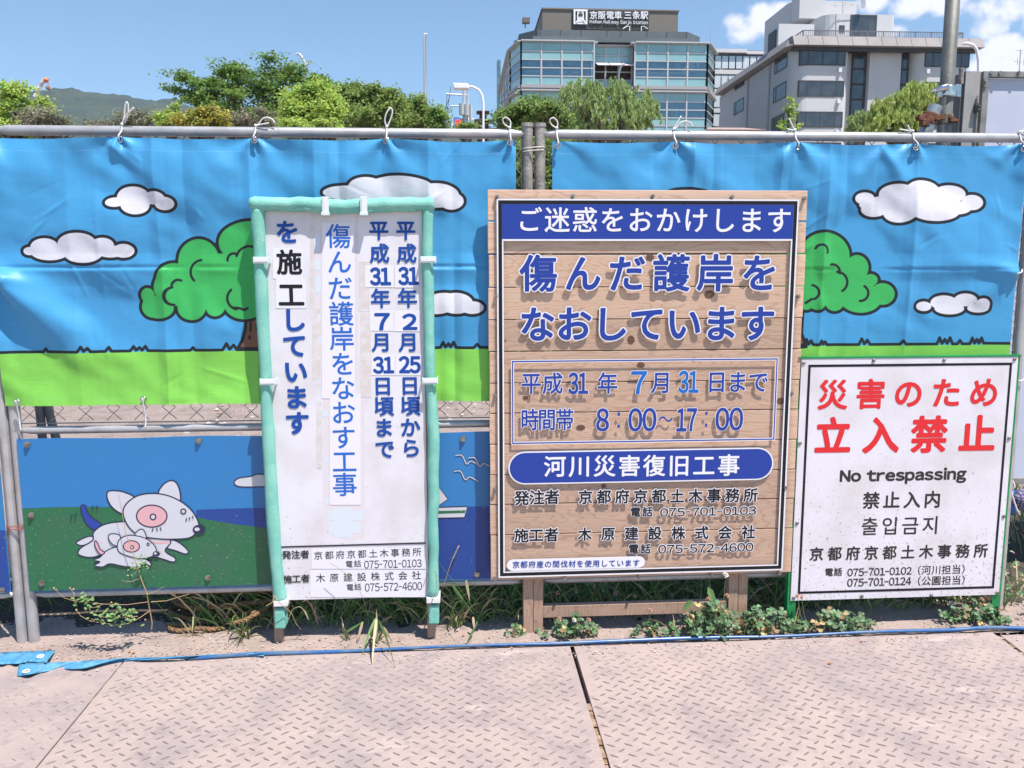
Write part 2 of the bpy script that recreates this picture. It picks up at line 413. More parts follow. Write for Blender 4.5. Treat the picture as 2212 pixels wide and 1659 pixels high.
def banner_mat():
    m = bpy.data.materials.new('printed_banner_cloth'); m.use_nodes = True; t = m.node_tree; b = t.nodes['Principled BSDF']
    b.inputs['Roughness'].default_value = .46; b.inputs['Specular IOR Level'].default_value = .35
    b.inputs['Sheen Weight'].default_value = .1
    cur = None
    def thr(attr, w0):
        a = N(t, 'ShaderNodeAttribute', attribute_name=attr)
        mr = N(t, 'ShaderNodeMapRange'); mr.inputs['From Min'].default_value = w0+.5; mr.inputs['From Max'].default_value = w0-.5
        mr.inputs['To Min'].default_value = 0; mr.inputs['To Max'].default_value = 1; L(t, a.outputs['Fac'], mr.inputs['Value']); return mr.outputs[0]
    INK = (.012, .016, .022, 1)
    def ring(attr):
        a = N(t, 'ShaderNodeAttribute', attribute_name=attr); ab = N(t, 'ShaderNodeMath', operation='ABSOLUTE'); L(t, a.outputs['Fac'], ab.inputs[0])
        mr = N(t, 'ShaderNodeMapRange'); mr.inputs['From Min'].default_value = 3.9; mr.inputs['From Max'].default_value = 2.9; mr.inputs['To Min'].default_value = 0; mr.inputs['To Max'].default_value = 1; L(t, ab.outputs[0], mr.inputs['Value']); return mr.outputs[0]
    def over(c, f):
        nonlocal cur
        mx = N(t, 'ShaderNodeMix', data_type='RGBA'); L(t, f, mx.inputs['Factor']); mx.inputs['B'].default_value = c
        if cur is None: mx.inputs['A'].default_value = (.062, .32, .60, 1)
        else: L(t, cur, mx.inputs['A'])
        cur = mx.outputs['Result']
    over((.22, .58, .085, 1), thr('p_ground', 0)); over((.20, .085, .05, 1), thr('p_trunk', 0)); over(INK, ring('p_trunk'))
    over((.045, .42, .10, 1), thr('p_green', 0)); over(INK, ring('p_green')); over((.70, .68, .74, 1), thr('p_cloud', 0)); over(INK, ring('p_cloud')); over(INK, thr('p_line', 3.2))
    st = thr('p_stitch', .45)
    mx = N(t, 'ShaderNodeMix', data_type='RGBA', blend_type='MIX'); m2 = N(t, 'ShaderNodeMath', operation='MULTIPLY'); m2.inputs[1].default_value = .35
    L(t, st, m2.inputs[0]); L(t, m2.outputs[0], mx.inputs['Factor']); L(t, cur, mx.inputs['A']); mx.inputs['B'].default_value = (.45, .75, .9, 1); cur = mx.outputs['Result']
    # woven cloth: fine horizontal threads
    co = N(t, 'ShaderNodeTexCoord'); mp = N(t, 'ShaderNodeMapping'); mp.inputs['Scale'].default_value = (30, 30, 700); L(t, co.outputs['Object'], mp.inputs[0])
    nz = N(t, 'ShaderNodeTexNoise', i_Scale=1.0, i_Detail=2.0); L(t, mp.outputs[0], nz.inputs['Vector'])
    hs = N(t, 'ShaderNodeHueSaturation'); mr = N(t, 'ShaderNodeMapRange'); mr.inputs['To Min'].default_value = .86; mr.inputs['To Max'].default_value = 1.14
    L(t, nz.outputs[0], mr.inputs['Value']); L(t, mr.outputs[0], hs.inputs['Value']); L(t, cur, hs.inputs['Color']); L(t, hs.outputs[0], b.inputs['Base Color'])
    n2 = N(t, 'ShaderNodeTexNoise', i_Scale=16.0, i_Detail=4.0); L(t, co.outputs['Object'], n2.inputs['Vector'])
    bm = N(t, 'ShaderNodeBump'); bm.inputs['Strength'].default_value = .25; bm.inputs['Distance'].default_value = .006; L(t, n2.outputs[0], bm.inputs['Height'])
    bm2 = N(t, 'ShaderNodeBump'); bm2.inputs['Strength'].default_value = .12; bm2.inputs['Distance'].default_value = .0006; L(t, nz.outputs[0], bm2.inputs['Height']); L(t, bm.outputs[0], bm2.inputs['Normal'])
    L(t, bm2.outputs[0], b.inputs['Normal'])
    tr = N(t, 'ShaderNodeBsdfTranslucent'); L(t, hs.outputs[0], tr.inputs[0]); ms = N(t, 'ShaderNodeMixShader'); ms.inputs[0].default_value = .12
    L(t, b.outputs[0], ms.inputs[1]); L(t, tr.outputs[0], ms.inputs[2]); L(t, ms.outputs[0], t.nodes['Material Output'].inputs[0])
    return m
BM = banner_mat(); BY = -.036
AMP = 2.3
def smooth_tri(u): return np.maximum(0, 1-np.abs(u))
def banner(x0, x1, z0, z1, eye, creasez, creasex, shapes, label, seed, diag, left_skew=0.0):
    nx, nz = int((x1-x0)/.0036), int((z1-z0)/.0036)
    gx = np.linspace(0, 1, nx); gz = np.linspace(0, 1, nz); U, V = np.meshgrid(gx, gz)
    X = x0+(x1-x0)*U; Z = z0+(z1-z0)*V
    ex = np.array([e[0] for e in eye['top']])
    # the top hem hangs slightly between the eyelets
    hem = np.zeros_like(X)
    for a, b_ in zip(ex[:-1], ex[1:]):
        k = (X >= a) & (X <= b_); hem = np.where(k, -.007*np.sin(pi*(X-a)/(b_-a))**1.0, hem)
    Z = Z+hem*V**3
    tz = (z1-Z)
    D = .0105*vnoise(X*2.0, Z*1.7+7, seed)*(.35+.65*np.minimum(1, tz/.3)) + .0052*vnoise(X*4.3+11, Z*3.6, seed+3) + .0034*vnoise(X*6+Z*5, Z*6-X*3, seed+9) + .0011*vnoise(X*13+Z*9, Z*15, seed+6) + .0012*vnoise(X*17+Z*9, Z*13, seed+5)*np.exp(-tz/.35)
    for e in ex:                       # puckers fanning out below each eyelet
        dx, dz = X-e, z1+.01-Z; r = np.hypot(dx, dz)+1e-6; an = np.arctan2(dx, dz)
        D += .0042*np.exp(-r/.12)*np.cos(an*5.5+e*3)*np.minimum(1, r/.03)
        D += -.0022*np.exp(-(dx/.16)**2)*np.exp(-dz/.12)
    for e, s, g in creasex:
        D += 1.15*s*smooth_tri((X-e)/g)**1.3
    rc = np.random.default_rng(seed+40)
    for e in np.arange(x0+.10, x1-.05, .118):    # sharp creases from folding
        e = e+rc.uniform(-.02, .02); k = rc.uniform(-1, 1); D += .00085*k*smooth_tri((X-e-.006*vnoise(Z*4, Z*0+e, seed))/.014)*(.5+.5*vnoise(Z*3+e*9, Z*0, seed+1)); D += .0016*rc.choice([-1, 1])*smooth_tri((X-e)/.06)**1.1*(.55+.45*vnoise(Z*1.4+e*7, Z*0, seed+8))
    for q in range(46):                           # short random crinkles
        ex_, ez_, an_, ln_ = rc.uniform(x0, x1), rc.uniform(z0, z1), rc.uniform(0, pi), rc.uniform(.03, .11); uu = (X-ex_)*cos(an_)+(Z-ez_)*sin(an_); ww = -(X-ex_)*sin(an_)+(Z-ez_)*cos(an_)
        D += rc.uniform(-.0011, .0011)*smooth_tri(ww/.011)*np.clip(1-(uu/ln_)**2, 0, 1)
    for zc, s, g in creasez:
        D += s*smooth_tri((Z-zc)/g)**1.2*(.6+.4*vnoise(X*1.7, Z*0+zc, seed+2))
    for (ax, az, bx, bz, s, g) in diag:   # tension folds from a tied corner
        ux, uz = bx-ax, bz-az; Ln = math.hypot(ux, uz); ux /= Ln; uz /= Ln
        tt = ((X-ax)*ux+(Z-az)*uz)/Ln; dd = (X-ax)*uz-(Z-az)*ux
        D += s*np.exp(-(dd/(g*(.35+np.clip(tt, 0, 1))))**2)*np.clip(1.15-tt, 0, 1)*np.clip(tt*6+.5, 0, 1)
    D = -.014+.5*((D*AMP+.014)+np.sqrt((D*AMP+.014)**2+.004**2))
    Yv = BY-D
    P = np.stack([X, Yv, Z], -1).reshape(-1, 3)
    flat = np.stack([X, np.full_like(X, BY), z0+(z1-z0)*V], -1).reshape(-1, 3)
    px, py = proj(flat)
    i, j = np.meshgrid(np.arange(nx-1), np.arange(nz-1)); a = (j*nx+i).ravel()
    F = np.stack([a, a+1, a+nx+1, a+nx], 1)
    ob = make('banner', P, F, BM, None, True, origin=np.array([(x0+x1)/2, BY, z0]))
    A = shapes(px, py)
    # stitched hems
    e1 = np.minimum(np.minimum(np.abs(flat[:, 0]-x0-.030), np.abs(x1-.030-flat[:, 0])), np.minimum(np.abs(flat[:, 2]-z0-.026), np.abs(z1-.040-flat[:, 2])))*600
    e2 = np.abs(z1-.016-flat[:, 2])*600
    A['p_stitch'] = np.minimum(e1, e2)+.5*(np.sin(flat[:, 0]*500+flat[:, 2]*500) > 0.3)
    for k, v in A.items():
        at_ = ob.data.attributes.new(k, 'FLOAT', 'POINT'); at_.data.foreach_set('value', np.clip(v, -200, 200).astype(np.float32))
    tag(ob, label, 'banner', 'picture banners tied to the fence')
    rs = np.random.default_rng(seed)
    for kind, lst in eye.items():
        for (x, z, style) in lst:
            c = (x, BY-.006, z)
            MB().torus(c, .0088, .0030, n=16).build('eyelet', chrome, ob, smooth=True)
            if kind == 'top':
                pts = [(x, BY-.008, z-.004), (x+.001, BY-.016, z+.012), (x+.001, -.024, z+.03), (x-.001, -.012, RZ+.0175), (x, .012, RZ+.016), (x+.004, .022, RZ-.005), (x+.003, .01, RZ-.03), (x, BY, z)]
                m = MB().tube(pts, .0026, 7)
                # knot and the loose ends
                m.sphere((x, -.014, RZ+.019), .0055, 7, 5)
                for L_ in style:
                    q = [(x+a*.001, -.014+c_*.001, RZ+.018+b_*.001) for a, b_, c_ in L_]
                    # smooth the path
                    Q = np.array(q); tt = np.linspace(0, len(Q)-1, len(Q)*4); Q = np.stack([np.interp(tt, np.arange(len(Q)), Q[:, k]) for k in range(3)], 1)
                    for _ in range(3): Q[1:-1] = (Q[:-2]+Q[1:-1]*2+Q[2:])/4
                    m.tube(Q, .0026, 7)
                m.build('tie_cord', cordw, ob, smooth=True)
            else:
                q = style; Q = np.array([(x+a*.001, BY-.01+b_*.001, z+c_*.001) for a, b_, c_ in q])
                tt = np.linspace(0, len(Q)-1, len(Q)*4); Q = np.stack([np.interp(tt, np.arange(len(Q)), Q[:, k]) for k in range(3)], 1)
                for _ in range(3): Q[1:-1] = (Q[:-2]+Q[1:-1]*2+Q[2:])/4
                MB().tube(Q, .0026, 7).build('tie_cord', cordw, ob, smooth=True)
    return ob

def tx(L_, ox, oy, s): return [(ox+a*s, oy+b*s)+tuple(q*s for q in r) for a, b, *r in L_]
def tuft_line(xs, y_of, tufts, tops):
    pts = []; x0, x1 = xs
    ev = sorted(tufts); x = x0
    for (c, w, h, n) in ev:
        pts.append((x, y_of(x))); pts.append((c-w/2, y_of(c-w/2)))
        for k in range(n):
            a = c-w/2+w*(k+.15)/n; b_ = c-w/2+w*(k+.55)/n; e = c-w/2+w*(k+1)/n
            pts.append((b_, y_of(b_)-h*(1-.25*(k % 2)))); pts.append((e, y_of(e)-1.0))
        x = c+w/2
    pts.append((x1, y_of(x1))); return pts

def shapesA(px, py):
    S = .3373; oy = 263.3
    C1 = tx([(745, 515, 72, 40), (862, 482, 115, 78), (872, 530, 100, 72), (995, 485, 80, 52), (1062, 520, 72, 52)], 0, oy, S)
    C2 = tx([(188, 825, 52, 36), (285, 798, 100, 66), (320, 832, 135, 62), (500, 780, 140, 82), (540, 835, 140, 76), (668, 790, 85, 58), (800, 826, 76, 54), (720, 830, 100, 48)], 0, oy, S)
    C3 = [(742, 414, 47, 18), (790, 402, 40, 24), (862, 400, 74, 24), (870, 420, 90, 30), (945, 420, 50, 30), (975, 432, 30, 22), (845, 430, 100, 26)]
    C4 = [(960, 650, 40, 21), (985, 655, 40, 26), (1020, 664, 28, 17), (940, 664, 40, 18)]
    CR = tx([(1590, 770, 205, 145), (1265, 885, 140, 148), (1105, 1015, 118, 122), (940, 1112, 52, 58), (975, 1185, 85, 80), (1010, 1195, 110, 75), (1110, 1060, 140, 130), (1225, 1190, 100, 90), (1375, 1180, 70, 75), (1560, 1170, 140, 105), (1370, 1020, 320, 190), (1850, 850, 250, 230), (2150, 1030, 180, 190), (1900, 1120, 330, 170)], 0, oy, S)
    arcs = [arc_pts(1290, 960, 78, 135, 265, 10), arc_pts(1135, 1050, 40, 190, 300, 6), arc_pts(1110, 1115, 58, 85, 260, 9), arc_pts(1590, 880, 85, 195, 290, 8), arc_pts(1490, 880, 40, 170, 290, 7), arc_pts(1520, 1130, 72, 100, 230, 9), [(1495, 1190), (1530, 1195), (1560, 1205), (1580, 1195)],
            arc_pts(1100, 1115, 55, 90, 250, 8), [(1600, 1290), (1598, 1340)], [(1640, 1300), (1640, 1330)], [(1592, 1375), (1592, 1390)]]
    arcs = [[(x*S, oy+y*S) for x, y in a] for a in arcs]
    yg = lambda x: 761.5-(x-20)*.0108
    cl = un(px, py, C1+C2+C3+C4); gr = un(px, py, CR)
    tr = sd_poly(px, py, [(x*S, oy+y*S) for x, y in [(1570, 1230), (1565, 1330), (1545, 1400), (1515, 1455), (1950, 1450), (1890, 1380), (1870, 1230)]])
    g = yg(px)+2-py
    ln = np.full(px.shape, 99.0)
    tl = tuft_line((-30, 1115), yg, [(95, 10, 7, 1), (184, 26, 11, 2), (233, 12, 9, 1), (298, 38, 10, 3), (414, 10, 6, 1), (494, 30, 14, 2), (968, 34, 12, 3), (1030, 14, 8, 1)], 0)
    ln = np.minimum(ln, sd_seg(px, py, tl)); 
    for a in arcs: ln = np.minimum(ln, sd_seg(px, py, a)+.4)
    return dict(p_cloud=cl, p_green=gr, p_trunk=tr, p_ground=g, p_line=ln)
def shapesB(px, py):
    S = .2976; ox, oy = 1700.5, 274.3
    C1 = tx([(567, 512, 85, 56), (590, 560, 75, 40), (700, 545, 130, 60), (800, 480, 140, 82), (985, 455, 140, 82), (900, 520, 200, 90), (1190, 478, 130, 76), (1355, 540, 92, 68), (640, 590, 110, 68), (815, 620, 120, 84), (1060, 600, 210, 92), (1230, 580, 130, 60)], ox, oy, S)
    C2 = tx([(1000, 1302, 68, 46), (1150, 1275, 110, 64), (1305, 1255, 92, 58), (1430, 1290, 64, 58), (1190, 1320, 120, 52), (1400, 1315, 90, 44)], ox, oy, S)
    C3 = [(1487, 430, 62, 24), (1420, 440, 60, 20), (1550, 445, 60, 20)]
    CR = tx([(285, 930, 192, 180), (520, 1020, 95, 105), (620, 1110, 62, 55), (705, 1212, 95, 90), (545, 1240, 165, 120), (355, 1260, 85, 88), (230, 1220, 90, 120), (150, 1210, 90, 130), (350, 1120, 250, 190), (-50, 1080, 320, 260), (480, 1120, 130, 130)], ox, oy, S)
    arcs = [arc_pts(255, 895, 45, 200, 380, 8), arc_pts(340, 1050, 55, 255, 370, 7), arc_pts(375, 1125, 75, 270, 420, 10), arc_pts(190, 1200, 52, 275, 430, 9), [(190, 1250), (170, 1262), (145, 1278)], arc_pts(545, 1205, 58, -60, 95, 9)]
    arcs = [[(ox+x*S, oy+y*S) for x, y in a] for a in arcs]
    yg = lambda x: 745.5-(x-1745)*.0060
    cl = un(px, py, C1+C2+C3); gr = un(px, py, CR)
    tr = sd_poly(px, py, [(1590, 660), (1740, 640), (1735, 720), (1745, 750), (1560, 760)])
    g = yg(px)+2-py
    ln = np.full(px.shape, 99.0)
    tl = tuft_line((1180, 2225), yg, [(1750, 20, 12, 2), (1781, 16, 9, 2), (1870, 24, 13, 2), (1954, 12, 8, 1), (2045, 34, 14, 3), (2078, 10, 8, 1), (2115, 30, 13, 3)], 0)
    ln = np.minimum(ln, sd_seg(px, py, tl))
    for a in arcs: ln = np.minimum(ln, sd_seg(px, py, a)+.4)
    return dict(p_cloud=cl, p_green=gr, p_trunk=tr, p_ground=g, p_line=ln)
def ex(px, py): p = at(px, py, BY); return p[0], p[2]
E1 = [[(0, 0, 0), (10, 25, 0), (14, 55, -4), (22, 75, -6), (27, 62, -5), (22, 30, 0), (8, 5, 0)], [(5, 10, 0), (25, 35, -10), (48, 52, -16)]]
E2 = [[(0, 0, 0), (12, 6, 0), (22, 22, -4), (40, 28, -6), (60, 20, -6), (64, 8, -6)], [(0, 0, 0), (20, 4, -5), (45, 8, -8)]]
E3 = [[(0, 0, 0), (-8, 20, -2), (2, 48, -6), (16, 64, -6), (22, 50, -4), (12, 20, 0), (2, 0, 0)]]
E4 = [[(0, 0, 0), (-20, 12, 0), (-26, 28, -4), (-12, 36, -6), (4, 22, 0), (2, 2, 0)]]
bA = banner(-1.812, -.064, .858, 1.749,
    {'top': [ex(8-90, 300)+(E2,), ex(260, 302)+(E1,), ex(550, 303)+(E2,), ex(835, 305)+(E3,), ex(1102, 308)+(E4,)],
     'side': [ex(8, 596)+([(0, 0, 0), (-8, -8, 2), (-22, 10, 4), (-34, 40, 8)],)],
     'low': [ex(39, 869)+([(0, 0, 0), (2, -10, 10), (0, 0, -10), (-2, 14, -60), (0, 10, -100)],), ex(311, 862)+([(0, 0, 0), (1, -8, 8), (1, 0, -20), (2, 12, -70), (0, 6, -100)],), ex(930, 856)+([(0, 0, 0), (1, -8, 8), (2, 12, -70)],)]},
    [(1.318, .006, .055), (1.325, -.004, .012)], [(-1.26, .0035, .035), (-1.17, -.0035, .04), (-.955, .004, .03), (-.74, .004, .04), (-.66, -.003, .03), (-.36, .0035, .03), (-.28, -.003, .03), (-1.55, .002, .05)],
    shapesA, 'left banner printed with white clouds and a green tree, tied above the blue dog picture', 21,
    [(-1.80, 1.30, -1.40, .95, .020, .085), (-1.80, 1.31, -1.50, 1.22, .008, .04), (-1.8, 1.75, -1.72, 1.45, .010, .06), (-1.80, 1.28, -1.72, .88, -.012, .05), (-1.40, 1.73, -1.15, 1.5, .006, .04)])
bB = banner(.062, 1.752, .858, 1.748,
    {'top': [ex(1204, 315)+(E4,), ex(1458, 316)+(E2[:1]+[[(0, 0, 0), (12, 20, 0), (24, 44, -4)]],), ex(1721, 318)+([[(0, 0, 0), (-12, 18, 0), (-24, 40, -4)], [(0, 0, 0), (-18, 2, 0), (-30, 4, -4)]],), ex(1977, 319)+([[(0, 0, 0), (-14, 8, 0), (-20, 22, 0)], [(0, 0, 0), (-30, 4, 0), (-50, 6, -2)]],), ex(2209, 322)+(E2,)],
     'side': [ex(2192, 591)+([(0, 0, 0), (8, -8, 2), (26, 8, 8), (40, 30, 14)],)]},
    [(1.318, .006, .05), (1.312, -.003, .012)], [(.55, .0035, .035), (.62, -.003, .03), (.86, .003, .03), (1.03, .004, .035), (1.10, -.003, .03), (1.35, .003, .04)],
    shapesB, 'right banner printed with clouds and a green tree, tied behind the wooden sign', 57,
    [(1.75, 1.30, 1.35, 1.36, .006, .05), (1.75, 1.3, 1.45, 1.12, .006, .07), (1.22, 1.73, 1.38, 1.5, .006, .04), (1.22, 1.73, 1.05, 1.52, .005, .04)])

# ---------------------------------------------------------------- the printed plates on the lower half of the fence
PY = -.026
def spline(pts, closed=True, n=6):
    P = [np.array(p, float) for p in pts]; k = len(P); outp = []
    rngi = range(k) if closed else range(k-1)
    for i in rngi:
        p0, p1, p2, p3 = (P[(i-1) % k], P[i], P[(i+1) % k], P[(i+2) % k]) if closed else (P[max(i-1, 0)], P[i], P[i+1], P[min(i+2, k-1)])
        for j in range(n):
            t = j/n; outp.append(.5*((2*p1)+(-p0+p2)*t+(2*p0-5*p1+4*p2-p3)*t*t+(-p0+3*p1-3*p2+p3)*t**3))
    if not closed: outp.append(P[-1])
    return [tuple(p) for p in outp]
def ell(cx, cy, rx, ry, rot=0, n=28):
    c, s_ = cos(radians(rot)), sin(radians(rot))
    return [(cx+rx*cos(a)*c-ry*sin(a)*s_, cy+rx*cos(a)*s_+ry*sin(a)*c) for a in np.linspace(0, tau, n, endpoint=False)]
class Draw:
    def __init__(s, ox, oy, k, Y, w): s.mb = MB(); s.o = (ox, oy, k); s.Y = Y; s.k = 0; s.w = w
    def W(s, p): q = at(s.o[0]+p[0]*s.o[2], s.o[1]+p[1]*s.o[2], s.Y); return (q[0], q[2])
    def y(s): s.k += 1; return s.Y-.00018*s.k
    def fill(s, pts, m): 
        P = [s.W(p) for p in pts]; c = (sum(p[0] for p in P)/len(P), sum(p[1] for p in P)/len(P)); y = s.y(); n = len(P)
        s.mb.add([(p[0], y, p[1]) for p in P], [tuple(range(n))], m); return s
    def stroke(s, pts, m, w=None, closed=True):
        P = np.array([s.W(p) for p in pts]); w = (w or s.w)/2; n = len(P); y = s.y()
        if closed: T = np.roll(P, -1, 0)-np.roll(P, 1, 0)
        else: T = np.gradient(P, axis=0)
        T /= np.linalg.norm(T, axis=1)[:, None]+1e-12; Nn = np.stack([-T[:, 1], T[:, 0]], 1)
        A, B = P+Nn*w, P-Nn*w
        r = n if closed else n-1
        s.mb.add([(a[0], y, a[1]) for a in A]+[(b[0], y, b[1]) for b in B], [(i, (i+1) % n, n+(i+1) % n, n+i) for i in range(r)], m); return s
    def shape(s, pts, m, lm): s.fill(pts, m); return s.stroke(pts, lm)

skyb = mat('plate_blue', (.026, .18, .45), .3, col2=(.026, .18, .42), nscale=5, col3=(.35, .33, .36), n3scale=130, n3min=.67, n3max=.74)
seab = mat('plate_navy', (.012, .052, .25), .32, col3=(.35, .33, .36), n3scale=130, n3min=.64, n3max=.72)
hillg = mat('plate_green', (.016, .135, .055), .36, col2=(.03, .125, .065), nscale=5, col3=(.36, .34, .29), n3scale=120, n3min=.60, n3max=.74)
plw = mat('plate_white', (.56, .55, .60), .35, col3=(.45, .42, .42), n3scale=110, n3min=.64, n3max=.74)
pink = mat('plate_pink', (.66, .36, .39), .4, col3=(.55, .35, .33), n3scale=110, n3min=.64, n3max=.74)
navyl = mat('plate_ink', (.02, .022, .06), .4)
tailb = mat('plate_tail_blue', (.015, .05, .30), .4)
def plate(x0, x1, label, pts=None):
    t = empty('picture_plate', (x0, PY, .19), label, 'picture panel', 'blue printed plates on the lower fence')
    z0, z1 = .196, .742
    n = 40; top = [(x0+(x1-x0)*i/n, z1+.002*sin(i*.55)) for i in range(n+1)]
    MB().slab([(x0, z0), (x1, z0)]+top[::-1], PY, PY+.002).build('plate', skyb, t)
    return t
pA = plate(-1.784, -.045, 'blue printed plate with a running white dog, puppy and boat below the left banner')
xl = -1.783; xr = -.046
K = .3967; OX, OY = 0.0, 822.8
d = Draw(OX, OY, K, PY-.0004, .0042)
Wc = lambda pts: [d.W(p) for p in pts]
sea = [(1070, 702), (1300, 694), (1500, 690)]; seaP = Wc(sea)+[(xr, d.W((2600, 688))[1]), (xr, .197)]+[d.W((1070, 1100))]
yv = d.y(); d.mb.add([(p[0], yv, p[1]) for p in seaP], [tuple(range(len(seaP)))], 0)
hill = Wc(spline([(141, 694), (300, 688), (480, 686), (680, 690), (850, 702), (1000, 725), (1100, 748), (1250, 775), (1455, 805), (1700, 870), (1900, 940), (2100, 1040)], False, 5))
hill = [(xl, hill[0][1])]+[p for p in hill if p[1] > .2 and p[0] > xl]; hill += [(hill[-1][0], .198), (xl, .198)]
yv = d.y(); d.mb.add([(p[0], yv, p[1]) for p in hill], [tuple(range(len(hill)))], 1)
d.mb.build('printed_scenery', [seab, hillg], pA)
def cloudshape(pts): return spline(pts, True, 5)
d = Draw(OX, OY, K, PY-.0008, .0042)
d.shape(cloudshape([(1275, 555), (1300, 530), (1365, 520), (1400, 508), (1450, 512), (1510, 530), (1560, 530), (1600, 556), (1560, 578), (1450, 576), (1310, 576)]), 0, 1).mb.build('printed_cloud', [plw, navyl], pA)
# the running dog
d = Draw(OX, OY, K, PY-.0008, .0046)
d.shape(spline([(505, 848), (470, 850), (415, 880), (440, 896), (480, 888), (520, 870)]), 0, 1)             # far hind leg
d.shape(spline([(445, 678), (465, 680), (480, 720), (510, 750), (552, 782), (520, 812), (480, 790), (455, 750), (440, 700)]), 2, 1)   # tail
d.shape(spline([(905, 905), (925, 865), (975, 880), (1025, 925), (1010, 942), (960, 925)]), 0, 1)        # far front leg
d.shape(spline([(740, 770), (640, 768), (560, 785), (510, 825), (505, 868), (440, 910), (430, 945), (500, 960), (600, 935), (700, 945), (850, 960), (940, 985), (955, 965), (900, 925), (930, 870), (860, 800)]), 0, 1)
d.stroke(spline([(800, 858), (840, 880), (900, 880), (920, 868)], False), 3, .007, False)
d.shape(spline([(735, 637), (690, 610), (640, 598), (590, 602), (586, 640), (615, 690), (672, 722), (715, 680)]), 0, 1)   # ear
d.shape(spline([(865, 610), (895, 560), (935, 542), (965, 560), (982, 610), (978, 655), (920, 640)]), 0, 1)
d.shape(spline([(672, 720), (690, 668), (750, 625), (830, 612), (910, 622), (985, 655), (1045, 705), (1080, 765), (1082, 805), (1040, 850), (960, 860), (860, 858), (760, 840), (700, 790)]), 0, 1)
d.shape(ell(828, 735, 83, 60), 3, 1); d.shape(ell(835, 739, 15, 15), 0, 1); d.shape(ell(1000, 709, 13, 13), 0, 1)
d.fill(ell(1085, 808, 34, 26), 1); d.fill(ell(1075, 806, 14, 10), 0)
for a, b_ in (((836, 800), (830, 818)), ((856, 798), (858, 816)), ((874, 794), (880, 812)), ((1020, 745), (1014, 762)), ((1035, 740), (1034, 755)), ((1050, 732), (1054, 746))): d.stroke([a, b_], 1, .0035, False)
for c in ((395, 740), (418, 735), (510, 690), (535, 690)): d.stroke(arc_pts(c[0]+8, c[1], 14, 120, 240, 6), 1, .0035, False)
d.mb.build('printed_dog', [plw, navyl, tailb, pink], pA)
d = Draw(OX, OY, K, PY-.0048, .0036)
d.shape(spline([(640, 905), (580, 925), (545, 960), (510, 975), (545, 985), (515, 1005), (560, 1012), (600, 995), (680, 1010), (760, 1012), (780, 990), (820, 1008), (815, 985), (770, 960), (700, 930)]), 0, 1)
d.shape(spline([(520, 870), (532, 885), (545, 915), (570, 935), (548, 945), (525, 915), (515, 885)]), 2, 1)
d.shape(spline([(655, 845), (620, 832), (592, 840), (596, 868), (615, 890), (645, 895)]), 0, 1)
d.shape(spline([(735, 838), (755, 812), (778, 808), (792, 830), (796, 856), (760, 850)]), 0, 1)
d.shape(spline([(640, 900), (650, 865), (690, 842), (740, 842), (800, 860), (845, 900), (850, 935), (820, 958), (760, 966), (690, 950), (650, 930)]), 0, 1)
d.shape(ell(717, 900, 44, 31), 2, 1); d.shape(ell(720, 904, 8, 8), 0, 1); d.shape(ell(808, 888, 6, 6), 0, 1); d.fill(ell(853, 940, 20, 14), 1); d.fill(ell(848, 938, 8, 6), 0)
d.mb.build('printed_puppy', [plw, navyl, pink], pA)
# boat and gulls, right of the green framed sign
d = Draw(0, 0, 1.0, PY-.0008, .0040)
d.shape([(938, 1040), (968, 1078), (938, 1098)], 0, 1)
d.shape([(885, 1098), (1009, 1094), (1003, 1118), (905, 1120)], 0, 1); d.fill([(900, 1105), (1006, 1102), (1004, 1108), (902, 1111)], 2)
for c in ((1008, 998), (1005, 1032), (1036, 1003)):
    d.stroke(spline([(c[0]-24, c[1]-14), (c[0]-10, c[1]-14), (c[0], c[1]+4), (c[0]+10, c[1]-2), (c[0]+28, c[1]+8)], False), 1, .006, False)
    d.stroke(spline([(c[0]-24, c[1]-14), (c[0]-10, c[1]-14), (c[0], c[1]+4), (c[0]+10, c[1]-2), (c[0]+28, c[1]+8)], False), 0, .0036, False)
d.mb.build('printed_boat', [plw, navyl, hillg], pA)
def bolt(c, r=.008, parent=None, m=None):
    return MB().cyl((c[0], c[1]+.004, c[2]), (c[0], c[1]-.006, c[2]), r*1.25, n=12).cyl((c[0], c[1]-.006, c[2]), (c[0], c[1]-.012, c[2]), r*.7, n=6).build('bolt', m or bolt_m, parent)
for p in ((150*K, OY+345*K), (1082*K, OY+325*K), (172*K, OY+730*K), (230*K, OY+1100*K), (1134*K, OY+1070*K), (1000, 948), (1030, 1240)):
    q = at(p[0], p[1], PY); bolt(q, .0085, pA)
pZ = plate(-3.60, -1.847, 'dark blue plate on the fence at the left edge of the photo')
MB().slab([(-3.595, .2), (-1.850, .2), (-1.850, .42), (-3.595, .5)], PY-.003, PY-.0005).build('printed_scenery', seab, pZ)
q = at(4, 1265, PY); bolt((-1.875, PY, .205), .0085, pZ); bolt((-1.875, PY, .70), .0085, pZ)
